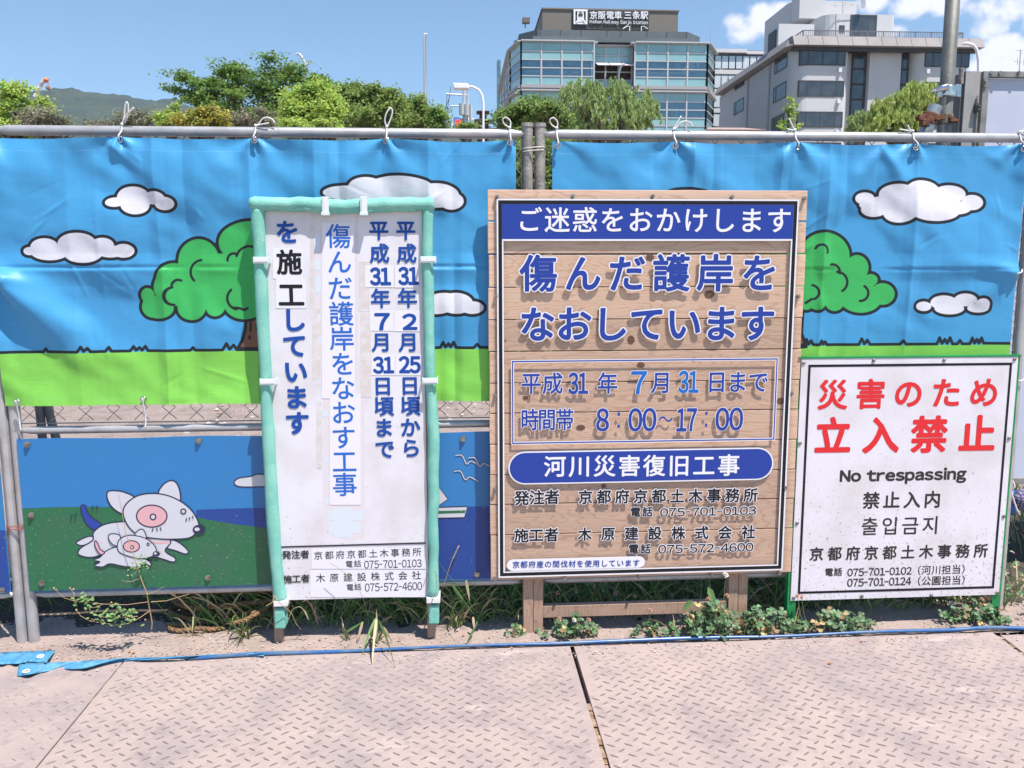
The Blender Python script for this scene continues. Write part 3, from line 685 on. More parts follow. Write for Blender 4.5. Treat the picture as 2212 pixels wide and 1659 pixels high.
# ---------------------------------------------------------------- wooden notice board with a clear printed sheet
def wood_mat(name, base, dark, dens):
    m = bpy.data.materials.new(name); m.use_nodes = True; t = m.node_tree; b = t.nodes['Principled BSDF']
    b.inputs['Roughness'].default_value = .62; b.inputs['Specular IOR Level'].default_value = .3
    co = N(t, 'ShaderNodeTexCoord'); oi = N(t, 'ShaderNodeObjectInfo')
    mp = N(t, 'ShaderNodeMapping'); mp.inputs['Scale'].default_value = (1.6, 9, 9) if dens != 'v' else (9, 9, 1.6); L(t, co.outputs['Object'], mp.inputs[0])
    ad = N(t, 'ShaderNodeVectorMath', operation='ADD'); L(t, mp.outputs[0], ad.inputs[0])
    cb = N(t, 'ShaderNodeCombineXYZ'); ml = N(t, 'ShaderNodeMath', operation='MULTIPLY'); ml.inputs[1].default_value = 37.0; L(t, oi.outputs['Random'], ml.inputs[0])
    for k in range(3): L(t, ml.outputs[0], cb.inputs[k])
    L(t, cb.outputs[0], ad.inputs[1])
    n1 = N(t, 'ShaderNodeTexNoise', i_Scale=.9, i_Detail=3.0, i_Distortion=.4); L(t, ad.outputs[0], n1.inputs['Vector'])
    wv = N(t, 'ShaderNodeMath', operation='MULTIPLY'); wv.inputs[1].default_value = 26.0; L(t, n1.outputs[0], wv.inputs[0])
    fr = N(t, 'ShaderNodeMath', operation='FRACT'); L(t, wv.outputs[0], fr.inputs[0])
    rp = N(t, 'ShaderNodeMapRange', interpolation_type='SMOOTHSTEP'); rp.inputs['From Min'].default_value = .62; rp.inputs['From Max'].default_value = .98; L(t, fr.outputs[0], rp.inputs['Value'])
    mp2 = N(t, 'ShaderNodeMapping'); mp2.inputs['Scale'].default_value = (6, 180, 180) if dens != 'v' else (180, 180, 6); L(t, co.outputs['Object'], mp2.inputs[0])
    n2 = N(t, 'ShaderNodeTexNoise', i_Scale=1.0, i_Detail=3.0); L(t, mp2.outputs[0], n2.inputs['Vector'])
    mx = N(t, 'ShaderNodeMix', data_type='RGBA'); mx.inputs['A'].default_value = base; mx.inputs['B'].default_value = dark
    m1 = N(t, 'ShaderNodeMath', operation='MULTIPLY'); m1.inputs[1].default_value = .55; L(t, rp.outputs[0], m1.inputs[0]); L(t, m1.outputs[0], mx.inputs['Factor'])
    hs = N(t, 'ShaderNodeHueSaturation'); L(t, mx.outputs['Result'], hs.inputs['Color'])
    mr = N(t, 'ShaderNodeMapRange'); mr.inputs['To Min'].default_value = .86; mr.inputs['To Max'].default_value = 1.1; L(t, oi.outputs['Random'], mr.inputs['Value'])
    mr2 = N(t, 'ShaderNodeMapRange'); mr2.inputs['To Min'].default_value = .8; mr2.inputs['To Max'].default_value = 1.2; L(t, n2.outputs[0], mr2.inputs['Value'])
    mm = N(t, 'ShaderNodeMath', operation='MULTIPLY'); L(t, mr.outputs[0], mm.inputs[0]); L(t, mr2.outputs[0], mm.inputs[1]); L(t, mm.outputs[0], hs.inputs['Value'])
    L(t, hs.outputs[0], b.inputs['Base Color'])
    bm = N(t, 'ShaderNodeBump'); bm.inputs['Strength'].default_value = .25; bm.inputs['Distance'].default_value = .002; L(t, n2.outputs[0], bm.inputs['Height']); L(t, bm.outputs[0], b.inputs['Normal'])
    return m
wood = wood_mat('cedar_plank', (.64, .43, .31, 1), (.46, .25, .16, 1), 'h')
woodv = wood_mat('cedar_post', (.42, .275, .20, 1), (.27, .15, .10, 1), 'v')
knot_m = mat('wood_knot', (.17, .075, .04), .7, col2=(.07, .035, .022), nscale=160)
def zoomA(x, y): return (1042.2+x*.3273, 384+y*.3273)
def zoomB(x, y): return (1042.2+x*.3273, 768+y*.3273)
WY = -.090; AY = -.0980            # front of the planks, front of the clear sheet
XL, XR = .5*(at(1057, 500, WY)[0]+at(1057, 1200, WY)[0]), .5*(at(1752, 412, WY)[0]+at(1703, 1250, WY)[0])
ZT, ZB = at(1400, 408, WY)[2], at(1400, 1254, WY)[2]
ws = empty('wooden_sign', ((XL+XR)/2, WY, 0), 'large wooden notice board with blue Japanese lettering on a clear sheet, standing on two legs', 'sign')
seams = [408.5, 477, 550, 621, 691, 759.5, 828, 893, 960, 1026, 1090, 1156, 1254]
rr = random.Random(4)
for i, (a, b_) in enumerate(zip(seams[:-1], seams[1:])):
    za, zb = at(1080, a, WY)[2], at(1080, b_, WY)[2]
    g = .0016 if i != 1 else .004
    dx0, dx1 = rr.uniform(-.002, .002), rr.uniform(-.003, .002)
    MB().box(XL+dx0, XR+dx1, WY+rr.uniform(0, .0012), WY+.022, zb+g, za-g).build('plank', wood, ws, bevel=.0015)
KN = [zoomA(1105, 525)+(9, 7), zoomA(1497, 770)+(11, 9), zoomA(980, 1070)+(8, 10), zoomA(770, 890)+(4, 7), zoomB(1968, 300)+(9, 8), zoomB(648, 475)+(10, 6), zoomB(282, 280)+(6, 5), zoomB(800, 860)+(6, 5), zoomB(1045, 62)+(9, 6), zoomA(150, 1075)+(2, 2), zoomB(1395, 25)+(5, 4)]
kn = MB()
for (x, y, rx, ry) in KN:
    c = at(x, y, WY); sx, sz = rx/640, ry/640; n = 18; y0 = WY-.0006
    vs = [(c[0], y0, c[2])]+[(c[0]+sx*cos(tau*k/n)*(1+.15*sin(3*k)), y0, c[2]+sz*sin(tau*k/n)) for k in range(n)]
    kn.add(vs, [(0, 1+k, 1+(k+1) % n) for k in range(n)])
kn.build('wood_knots', knot_m, ws, kind='stuff')
# legs and the cross brace between them
for x0, x1, zt in ((1130, 1172, ZT-.12), (1570, 1611, ZT-.12)):
    a, b_ = at(x0, 1320, -.052)[0], at(x1, 1320, -.052)[0]; m_ = a+(b_-a)*.5
    MB().box(a, m_-.0008, -.066, -.030, 0, zt).box(m_+.0008, b_, -.064, -.028, 0, zt).build('leg', woodv, ws, bevel=.002)
    if x0 == 1130: bx0 = b_
    else: bx1 = a
z0, z1 = at(1370, 1327, -.05)[2], at(1370, 1302, -.05)[2]
MB().box(bx0+.001, bx1-.001, -.058, -.030, z0, z1).build('brace', woodv, ws, bevel=.002)
# clear sheet
ac = bpy.data.materials.new('clear_acrylic'); ac.use_nodes = True; t = ac.node_tree; t.nodes.clear()
o_ = N(t, 'ShaderNodeOutputMaterial'); tr = N(t, 'ShaderNodeBsdfTransparent'); tr.inputs[0].default_value = (.985, .985, .985, 1); gl = N(t, 'ShaderNodeBsdfGlossy'); gl.inputs['Roughness'].default_value = .06
lw = N(t, 'ShaderNodeLayerWeight', i_Blend=.5); pw = N(t, 'ShaderNodeMath', operation='POWER'); pw.inputs[1].default_value = 5; L(t, lw.outputs['Facing'], pw.inputs[0]); fr = N(t, 'ShaderNodeMath', operation='MULTIPLY_ADD'); fr.inputs[1].default_value = .4; fr.inputs[2].default_value = .015; L(t, pw.outputs[0], fr.inputs[0]); ms = N(t, 'ShaderNodeMixShader')
L(t, fr.outputs[0], ms.inputs[0]); L(t, tr.outputs[0], ms.inputs[1]); L(t, gl.outputs[0], ms.inputs[2]); L(t, ms.outputs[0], o_.inputs[0])
ax0, ax1, az0, az1 = XL+.022, XR-.016, ZB+.010, ZT-.022
sheet = MB()
n = 30
topw = [(ax0+(ax1-ax0)*i/n, az1+.0045*sin(i*.80+1.2)+.002*sin(i*.4)) for i in range(n+1)]
sheet.slab([(ax0, az0), (ax1, az0)]+topw[::-1], AY, AY+.003)
sheet.build('clear_sheet', ac, ws)
# printed frame lines
PYY = AY-.0006
def frame_rect(mb, x0, x1, z0, z1, w, y, m, th=.0003):
    for q in ((x0, x1, z1-w, z1), (x0, x1, z0, z0+w), (x0, x0+w, z0+w, z1-w), (x1-w, x1, z0+w, z1-w)):
        mb.add([(q[0], y, q[2]), (q[1], y, q[2]), (q[1], y, q[3]), (q[0], y, q[3])], [(0, 1, 2, 3)], m)
fx0 = at(1074.5, 800, PYY)[0]; fx1 = at(*zoomA(2114, 140), PYY)[0]; fx1 = .5*(fx1+at(*zoomB(1958, 1400), PYY)[0]); fz1 = at(*zoomA(1100, 141), PYY)[2]; fz0 = at(*zoomB(1000, 1443), PYY)[2]
fr_ = MB()
frame_rect(fr_, fx0, fx1, fz0, fz1, .0052, PYY, 1); frame_rect(fr_, fx0+.0052, fx1-.0052, fz0+.0052, fz1-.0052, .0125, PYY, 0); frame_rect(fr_, fx0+.0177, fx1-.0177, fz0+.0177, fz1-.0177, .0048, PYY, 1)
fr_.build('border_print', [black_p, white_p], ws)
hx0, hx1 = fx0+.0180, fx1-.0180; hz1 = fz1-.0178; hz0 = at(*zoomA(1100, 405), PYY)[2]
hm = MB()
def quad(mb, x0, x1, z0, z1, y, m): mb.add([(x0, y, z0), (x1, y, z0), (x1, y, z1), (x0, y, z1)], [(0, 1, 2, 3)], m)
quad(hm, hx0, hx1, hz0, hz1, PYY-.0004, 0); quad(hm, hx0, hx1, hz0-.006, hz0, PYY-.0004, 1)
hm.build('header_band', [blue_p, white_p], ws)
def dotpos(p): return p
T = Text(); T.line('ご迷惑をおかけします', zoomA(310, 280), zoomA(1955, 285), 57, PYY-.0012, .012); T.build('header_lettering', [white_p], ws)
T = Text(); T.line('傷んだ護岸を', zoomA(370, 635), zoomA(1828, 632), 84, PYY, .022, out=.034); T.cut(); T.line('なおしています', zoomA(362, 970), zoomA(1812, 965), 82, PYY, .024, out=.034); T.build('large_lettering', [blue_p, white_p], ws)
# boxed dates and hours
bx = MB(); a0 = at(*zoomB(190, 300), PYY)[0]; a1 = .5*(at(*zoomB(1958, 20), PYY)[0]+at(*zoomB(1925, 570), PYY)[0]); zt = at(*zoomB(1000, 22), PYY)[2]; zb = at(*zoomB(1000, 575), PYY)[2]
frame_rect(bx, a0, a1, zb, zt, .0100, PYY, 1); frame_rect(bx, a0+.0028, a1-.0028, zb+.0028, zt-.0028, .0042, PYY-.0004, 0)
bx.build('date_box_print', [blue_p, white_p], ws)
T = Text(); Y_ = PYY
for ch, x, y in (('平', 322, 185), ('成', 463, 185), ('年', 825, 183), ('月', 1180, 180), ('日', 1545, 176), ('ま', 1682, 176), ('で', 1820, 176)): T.line(ch, zoomB(x, y), zoomB(x, y), 50, Y_, .014, out=.03, wx=.93)
def fitB(T, s, x0, y0, x1, y1, **k): p = zoomB(x0, y0); q = zoomB(x1, y1); T.fit(s, p[0], p[1], q[0], q[1], Y_, **k)
fitB(T, '31', 566, 110, 698, 255, off=.020, out=.02)
T.cut()
for ch, x in (('時', 312), ('間', 425), ('帯', 543)): T.line(ch, zoomB(x, 425), zoomB(x, 425), 51, Y_, .012, out=.03, wx=.80)
fitB(T, '8', 750, 347, 836, 500, off=.018, out=.02); fitB(T, ':', 890, 373, 908, 478, off=.01, out=.02); fitB(T, '00', 962, 345, 1148, 500, off=.016, out=.02); fitB(T, '~', 1162, 400, 1255, 438, off=.01, out=.02)
fitB(T, '17', 1280, 347, 1415, 500, off=.018, out=.02); fitB(T, ':', 1468, 368, 1485, 472, off=.01, out=.02); fitB(T, '00', 1537, 342, 1720, 495, off=.016, out=.02)
T.build('date_lettering', [blue_p, white_p], ws)
T = Text(); fitB(T, '7', 980, 102, 1085, 255, off=.02, out=.02); T.cut(); fitB(T, '31', 1292, 98, 1428, 248, off=.02, out=.02); T.build('date_patch_lettering', [blue_l, white_p], ws)
def pill(mb, x0, x1, z0, z1, y, m, r=None):
    r = (z1-z0)/2; pts = [(x1-r+r*cos(a), z0+r+r*sin(a)) for a in np.linspace(-pi/2, pi/2, 14)]+[(x0+r+r*cos(a), z0+r+r*sin(a)) for a in np.linspace(pi/2, 1.5*pi, 14)]
    mb.poly(pts, y, m)
pm = MB(); p0 = at(*zoomB(170, 735), PYY); p1 = at(*zoomB(1920, 720), PYY); zt = at(*zoomB(1040, 620), PYY)[2]; zb = at(*zoomB(1040, 836), PYY)[2]
pill(pm, p0[0], p1[0], zb, zt, PYY, 1); pill(pm, p0[0]+.005, p1[0]-.005, zb+.005, zt-.005, PYY-.0004, 0); pm.build('title_pill', [blue_p, white_p], ws)
T = Text(); T.line('河川災害復旧工事', zoomB(478, 734), zoomB(1625, 726), 50, PYY-.0010, .018); T.build('title_lettering', [white_p], ws)
T = Text(); o2 = dict(off=.022, out=.050)
T.line('発注者', zoomB(260, 941), zoomB(460, 934), 34.5, Y_, **o2); T.line('京都府京都土木事務所', zoomB(680, 935), zoomB(1770, 922), 33, Y_, **o2)
T.cut(); T.line('電話', zoomB(1010, 1033), zoomB(1090, 1031), 23.5, Y_, **o2); fitB(T, '075-701-0103', 1172, 1000, 1806, 1056, off=.012, out=.06)
T.cut(); T.line('施工者', zoomB(257, 1189), zoomB(455, 1183), 33.5, Y_, **o2); T.line('木原建設株式会社', zoomB(675, 1180), zoomB(1755, 1166), 32, Y_, **o2)
T.cut(); T.line('電話', zoomB(998, 1277), zoomB(1078, 1275), 23.5, Y_, **o2); fitB(T, '075-572-4600', 1160, 1242, 1788, 1299, off=.012, out=.06)
T.build('contact_lettering', [black_p, white_p], ws, kind='stuff')
pm = MB(); p0 = at(*zoomB(162, 1378), PYY); p1 = at(*zoomB(1072, 1370), PYY); zt = at(*zoomB(600, 1335), PYY)[2]; zb = at(*zoomB(600, 1412), PYY)[2]
pill(pm, p0[0], p1[0], zb, zt, PYY, 0); pm.build('footer_pill', [white_p], ws)
T = Text(); T.line('京都府産の間伐材を使用しています', zoomB(222, 1381), zoomB(1015, 1369), 16.5, PYY-.0010, .012); T.build('footer_lettering', [blue_p], ws, kind='stuff')
for (x, y) in [zoomA(95, 125), zoomA(598, 120), zoomA(1125, 122), zoomA(1648, 126), zoomA(2127, 135), zoomA(90, 780), zoomA(2085, 783), zoomB(85, 262), zoomB(2042, 250), zoomB(82, 887), zoomB(2000, 872), zoomB(78, 1474), zoomB(543, 1470), zoomB(1032, 1460), zoomB(1510, 1448), zoomB(1960, 1438)]:
    c = at(x, y, AY); MB().cyl((c[0], AY+.015, c[2]), (c[0], AY-.004, c[2]), .0062, n=12).cyl((c[0], AY-.004, c[2]), (c[0], AY-.0055, c[2]), .0035, n=6).build('screw', bolt_m, ws)

# the clear sheet stands a little further off at the top than at the bottom
for ch_ in list(ws.children):
    if ch_.name.split('.')[0] in ('plank', 'leg', 'brace', 'wood_knots', 'screw'): continue
    me_ = ch_.data; V_ = np.zeros(len(me_.vertices)*3, np.float32); me_.vertices.foreach_get('co', V_); V_ = V_.reshape(-1, 3)
    V_[:, 1] -= (.0022*np.clip((V_[:, 2]-ZB)/(ZT-ZB), 0, 1)).astype(np.float32); me_.vertices.foreach_set('co', V_.ravel()); me_.update()
# ---------------------------------------------------------------- sign edged with mint green foam
def z5(x, y): return (521.1+x*.2843, 405.9+y*.2843)
def z6(x, y): return (521.1+x*.3142, 850.2+y*.3142)
GY = -.078
gs = empty('foam_edged_sign', (-.63, GY, 0), 'narrow upright white sign wrapped in mint green foam, with vertical Japanese lettering', 'sign')
dirtyw = mat('sign_white_dusty', (.71, .675, .715), .4, col2=(.63, .585, .60), nscale=5, col3=(.38, .29, .24), n3scale=85, n3min=.69, n3max=.78)
bl, br_ = at(569, 700, GY)[0], at(921, 700, GY)[0]
bl = .5*(at(572, 470, GY)[0]+at(612, 1290, GY)[0])-.012; br_ = .5*(at(908, 470, GY)[0]+at(922, 1285, GY)[0])+.006
bz0, bz1 = at(770, 1292, GY)[2], at(750, 447, GY)[2]
# a thin sheet that bulges a little
nx, nz = 24, 60; vs = []; fs = []
for j in range(nz+1):
    for i in range(nx+1):
        u, v = i/nx, j/nz; x = bl+(br_-bl)*u; z = bz0+(bz1-bz0)*v
        vs.append((x, GY-.0002*math.sin(u*pi)-.0002*math.sin(v*9+u*3), z))
for j in range(nz):
    for i in range(nx): a = j*(nx+1)+i; fs.append((a, a+1, a+nx+2, a+nx+1))
make('board', vs, fs, dirtyw, gs, True)
MB().box(bl, br_, GY+.002, GY+.005, bz0, bz1).build('backing', galv, gs)
# timber stakes behind the edges
for s_, x in ((0, bl-.008), (1, br_+.008)):
    MB().box(x-.015, x+.015, GY+.004, GY+.032, 0.0, bz1+.01).build('stake', woodv, gs, bevel=.002)
MB().box(bl+.01, br_-.01, GY+.006, GY+.030, bz1-.02, bz1+.008).build('crossbar', woodv, gs)
foamb = MB()
def foam(pts, r, seed, squash=.8):
    P = np.array(pts, float); k = int(np.linalg.norm(P[-1]-P[0])/.012)+2
    t_ = np.linspace(0, 1, k); s_ = np.linspace(0, 1, len(P)); Q = np.stack([np.interp(t_, s_, P[:, i]) for i in range(3)], 1)
    for _ in range(3): Q[1:-1] = (Q[:-2]+2*Q[1:-1]+Q[2:])/4
    n1 = vnoise(t_*len(P)*2.5, t_*0+seed, seed); n2 = vnoise(t_*len(P)*2+9, t_*0+seed, seed+1); n3 = vnoise(t_*9, t_*0, seed+2)
    ax = 0 if abs(P[-1][2]-P[0][2]) > .3 else 2
    Q[:, ax] += .0022*n1; rad = r*(1+.07*n2+.06*n3)
    rad[0] *= .75; rad[-1] *= .75
    return MB().tube(Q, list(rad), 16, flat=squash)
fr0 = .0220
lx = lambda y, x: at(x, y, GY-.01)[0]
def fz(y): return at(700, y, GY-.01)[2]
Lp = [(lx(y, x), GY-.008, fz(y)) for y, x in ((445, 557), (560, 561), (700, 567), (826, 574), (950, 580), (1100, 588), (1200, 594), (1296, 607))]
Rp = [(lx(y, x), GY-.008, fz(y)) for y, x in ((445, 925), (562, 923), (700, 927), (824, 930), (930, 937), (1100, 936), (1200, 936), (1292, 937))]
Tp = [(lx(444, x), GY-.010, at(x, y, GY-.01)[2]) for x, y in ((540, 440), (600, 441), (660, 441), (703, 444), (745, 446), (786, 444), (850, 442), (900, 442), (938, 440))]
foam(Lp, fr0, 3, 1.0).build('foam_edge', foam_m, gs, smooth=True)
foam(Rp, fr0*.88, 5, 1.0).build('foam_edge', foam_m, gs, smooth=True)
foam(Tp, fr0*1.05, 7, 1.0).build('foam_edge', foam_m, gs, smooth=True)
foam([(p[0], p[1]-.006, p[2]-.015) for p in Tp[1:-1]], .011, 8, .8).build('foam_edge', foam_m, gs, smooth=True)
for (xa, ya, xb, yb, w) in ((606, 1310, 606, 1353, .0185), (937, 1303, 933, 1343, .0185)):
    a = at(xa, ya, GY); b_ = at(xb, yb, GY)
    MB().hexa([(a[0]-w, GY-.026, b_[2]), (a[0]+w, GY-.026, b_[2]), (a[0]+w, GY+.036, b_[2]), (a[0]-w, GY+.036, b_[2])], [(a[0]-w, GY-.024, a[2]), (a[0]+w, GY-.024, a[2]), (a[0]+w, GY+.036, a[2]), (a[0]-w, GY+.036, a[2])]).build('foam_sleeve', foam_m, gs, bevel=.006)
clipm = mat('clear_clip', (.62, .72, .72), .25, spec=.6); strapm = mat('strap_white', (.74, .70, .71), .5)
def clipH(x, y, w=19):    # band round an upright foam edge
    c = at(x, y, GY-.03); a = at(x-w, y, GY-.03)[0]; b_ = at(x+w, y, GY-.03)[0]
    o = MB().box(a, b_, GY-.0345, GY-.030, c[2]-.011, c[2]+.011).box(a, a+.003, GY-.030, GY+.02, c[2]-.011, c[2]+.011).box(b_-.003, b_, GY-.030, GY+.02, c[2]-.011, c[2]+.011).build('clip', clipm, gs, bevel=.001)
    MB().box(a+.004, b_-.002, GY-.0365, GY-.0348, c[2]-.005, c[2]+.005).build('clip_insert', strapm, o)
for x, y in ((564, 562), (578, 825), (925, 561), (929, 823)): clipH(x, y, 17)
def clipV(x):
    a = at(x-7.5, 440, GY-.03)[0]; b_ = at(x+7.5, 440, GY-.03)[0]; z1_ = at(x, 425, GY-.03)[2]; z0_ = at(x, 463, GY-.03)[2]
    o = MB().box(a, b_, GY-.0375, GY-.033, z0_, z1_).box(a, b_, GY-.033, GY+.02, z1_-.004, z1_).box(a-.002, b_+.002, GY-.042, GY-.004, z0_-.004, z0_+.006).build('clip', clipm, gs, bevel=.001)
    MB().box(a+.005, b_-.005, GY-.0395, GY-.0378, z0_+.006, z1_-.002).build('clip_insert', strapm, o)
clipV(703); clipV(786)
for x, y in ((606, 1303), (936, 1296)):
    c = at(x, y, GY-.03); MB().box(c[0]-.024, c[0]+.024, GY-.031, GY+.04, c[2]-.012, c[2]+.007).build('strap', strapm, gs, bevel=.001)
LY = GY-.0007
# residue of old tape and paper patches
tape = mat('tape_residue', (.60, .54, .51), .6, col2=(.68, .63, .62), nscale=30); tape2 = mat('faded_tape', (.67, .61, .62), .5); paper = mat('paper_patch', (.735, .70, .745), .45); ghost = mat('faded_ink', (.62, .66, .74), .5)
pt = MB()
_rk = [0]
def rz(mb, f, x0, y0, x1, y1, y, m=0):
    _rk[0] += 1; y = y-.000008*_rk[0]
    P = [at(*f(x0, y0), y), at(*f(x1, y0), y), at(*f(x1, y1), y), at(*f(x0, y1), y)]; mb.add([(p[0], y, p[2]) for p in P], [(3, 2, 1, 0)], m)
rz(pt, z5, 524, 200, 555, 920, LY, 0); rz(pt, z5, 540, 920, 600, 1450, LY, 0); rz(pt, z6, 520, 60, 552, 515, LY, 0); rz(pt, z5, 560, 215, 610, 1500, LY+.0003, 1); rz(pt, z5, 860, 200, 890, 1460, LY+.0003, 1); rz(pt, z5, 893, 560, 975, 940, LY, 0); rz(pt, z5, 905, 950, 985, 1590, LY, 0)
rz(pt, z6, 562, 0, 848, 1000, LY+.0005, 1)
for (x0, y0, x1, y1) in ((570, 435, 605, 470), (585, 565, 608, 600), (575, 720, 610, 758), (598, 800, 845, 870), (600, 880, 820, 960), (640, 790, 760, 990), (555, 120, 600, 160)): rz(pt, z6, x0, y0, x1, y1, LY+.0003, 2)
for (x0, y0, x1, y1) in ((555, 350, 600, 480), (560, 545, 605, 625), (565, 670, 610, 800), (580, 960, 605, 1005), (590, 1125, 622, 1180)): rz(pt, z5, x0, y0, x1, y1, LY+.0001, 2)
pt.build('tape_residue', [tape, tape2, ghost], gs)
pp = MB()
for f, q in ((z5, (612, 262, 862, 1600)), (z6, (608, 0, 822, 765)), (z5, (240, 455, 470, 690)), (z5, (262, 690, 492, 915)), (z5, (940, 588, 1160, 755)), (z5, (1165, 588, 1352, 757)), (z5, (978, 930, 1160, 1086)), (z5, (1162, 930, 1366, 1090)), (z5, (988, 1262, 1170, 1424)), (z5, (1172, 1265, 1376, 1424)), (z6, (482, 1062, 1270, 1205)), (z6, (475, 1212, 1270, 1400))):
    rz(pp, f, *q, LY-.0004, 0)
pp.build('paper_patches', paper, gs)
TY = LY-.0010
T = Text(); T.line('を', z5(350, 338), z5(350, 338), 55, TY, .030); T.cut(); T.line('しています', (634.8, 692), (642, 915), 57, TY, .034); T.build('left_column_lettering', blue_s, gs)
T = Text(); T.line('施', z5(365, 568), z5(365, 568), 58, TY, .028); T.line('工', z5(380, 815), z5(380, 815), 60, TY, .028); T.build('patched_lettering', black_p, gs)
T = Text()
for ch, x, y in (('傷', 738, 370), ('ん', 745, 565), ('だ', 752, 765), ('護', 760, 960), ('岸', 765, 1150), ('を', 773, 1340), ('な', 773, 1525)): T.line(ch, z5(x, y), z5(x, y), 56, TY, .010)
for ch, x, y in (('お', 702, 135), ('す', 703, 305), ('工', 710, 470), ('事', 712, 628)): T.line(ch, z6(x, y), z6(x, y), 56, TY, .010)
T.build('middle_column_lettering', mat('print_mid_blue', (.012, .12, .50), .4), gs)
T = Text()
for ch, x, y in (('平', 1045, 325), ('成', 1050, 500), ('年', 1058, 842), ('月', 1065, 1175), ('日', 1075, 1508), ('平', 1250, 325), ('成', 1257, 500), ('年', 1262, 840), ('月', 1270, 1175), ('日', 1280, 1505)): T.line(ch, z5(x, y), z5(x, y), 45, TY, .026)
for ch, x, y in (('頃', 980, 90), ('ま', 980, 237), ('で', 987, 385), ('頃', 1162, 88), ('か', 1162, 235), ('ら', 1167, 377)): T.line(ch, z6(x, y), z6(x, y), 46, TY, .028)
for s_, x0, y0, x1, y1 in (('31', 977, 602, 1138, 742), ('31', 1192, 598, 1350, 740), ('7', 1012, 950, 1130, 1082), ('2', 1224, 954, 1338, 1080), ('31', 1000, 1280, 1162, 1412), ('25', 1197, 1276, 1364, 1410)):
    p = z5(x0, y0); q = z5(x1, y1); T.fit(s_, p[0], p[1], q[0], q[1], TY, .035)
T.build('date_column_lettering', blue_s, gs)
T = Text(); T.line('発注者', z6(312, 1110), z6(437, 1106), 20.5, TY, .022); 
T.line('京都府京都土木事務所', z6(530, 1115), z6(1208, 1090), 20, TY, .006); T.cut(); T.line('施工者', z6(318, 1278), z6(441, 1272), 20.5, TY, .022); T.line('木原建設株式会社', z6(545, 1270), z6(1205, 1250), 21, TY, .006)
T.cut(); T.line('電話', z6(742, 1173), z6(800, 1170), 16.5, TY, .006); T.line('電話', z6(748, 1333), z6(802, 1330), 16.5, TY, .006)
for s_, x0, y0, x1, y1 in (('075-701-0103', 845, 1144, 1240, 1198), ('075-572-4600', 850, 1300, 1243, 1356)):
    p = z6(x0, y0); q = z6(x1, y1); T.fit(s_, p[0], p[1], q[0], q[1], TY, .003)
P = [at(*z6(275, 1050), TY), at(*z6(1268, 1022), TY), at(*z6(1268, 1032), TY), at(*z6(275, 1060), TY)]; T.cut(); T.g[-1].append((np.array([(p[0], TY, p[2]) for p in P]), np.array([(3, 2, 1), (3, 1, 0)]), 0))
T.build('contact_lettering', dark_p, gs, kind='stuff')

# ---------------------------------------------------------------- white no-trespassing sign in a green angle frame
def z3(x, y): return (1673.1+x*.3637, 740.5+y*.3637)
NY = -.092
ns = empty('no_trespassing_sign', (1.33, NY, 0), 'white metal no trespassing sign with red lettering in a green angle iron frame', 'sign')
q = [at(*z3(158, 90), NY), at(*z3(1440, 88), NY), at(*z3(1340, 1500), NY), at(*z3(98, 1527), NY)]
nx0, nx1 = .5*(q[0][0]+q[3][0]), .5*(q[1][0]+q[2][0]); nz1, nz0 = .5*(q[0][2]+q[1][2]), .5*(q[2][2]+q[3][2])
whites = mat('enamel_white_dusty', (.71, .67, .715), .33, col2=(.62, .575, .59), nscale=4, col3=(.40, .31, .26), n3scale=90, n3min=.70, n3max=.78)
# dust specks gather towards the bottom of both signs
for mm, zlo, zhi in ((whites, .35, 1.3), (dirtyw, .2, 1.0)):
    t = mm.node_tree; gm = N(t, 'ShaderNodeNewGeometry'); sp = N(t, 'ShaderNodeSeparateXYZ'); L(t, gm.outputs['Position'], sp.inputs[0])
    mr = N(t, 'ShaderNodeMapRange'); mr.inputs['From Min'].default_value = zlo-.25; mr.inputs['From Max'].default_value = zhi; mr.inputs['To Min'].default_value = .562; mr.inputs['To Max'].default_value = .70
    L(t, sp.outputs[2], mr.inputs['Value'])
    m3 = [n for n in t.nodes if n.type == 'MAP_RANGE' and abs(n.inputs['From Max'].default_value-.78) < 1e-4][0]
    L(t, mr.outputs[0], m3.inputs['From Min']); ad = N(t, 'ShaderNodeMath', operation='ADD'); ad.inputs[1].default_value = .07; L(t, mr.outputs[0], ad.inputs[0]); L(t, ad.outputs[0], m3.inputs['From Max'])
nx_, nz_ = 30, 34; vs = []; fs = []
for j in range(nz_+1):
    for i in range(nx_+1):
        u, v = i/nx_, j/nz_; vs.append((nx0+(nx1-nx0)*u, NY-.0004*math.sin(u*pi)*math.sin(v*pi)-.0002*math.sin(v*14+u*9), nz0+(nz1-nz0)*v))
for j in range(nz_):
    for i in range(nx_): a = j*(nx_+1)+i; fs.append((a, a+1, a+nx_+2, a+nx_+1))
make('sign_face', vs, fs, whites, ns, True)
MB().box(nx0, nx1, NY+.0015, NY+.003, nz0, nz1).build('sign_sheet', galv, ns)
for x, s_ in ((nx0, -1), (nx1, 1)):
    xo = x+s_*.010; xi = x-s_*.022
    a, b_ = min(xo, xi), max(xo, xi)
    MB().box(a, b_, NY+.004, NY+.008, 0, nz1+.008).box(min(xo, xo-s_*.004), max(xo, xo-s_*.004), NY+.0085, NY+.034, 0, nz1+.008).build('leg', green_f, ns)
for z in (nz1-.012, nz0+.012, .5*(nz0+nz1)):
    MB().box(nx0-.005, nx1+.005, NY+.0085, NY+.012, z-.015, z+.015).box(nx0-.005, nx1+.005, NY+.012, NY+.034, z-.015, z-.011).build('frame_bar', green_f, ns)
MB().box(nx0-.010, nx1+.010, NY-.002, NY+.032, nz1+.001, nz1+.006).build('frame_top', green_f, ns)
fm = MB(); TY = NY-.0008; w_ = .0088
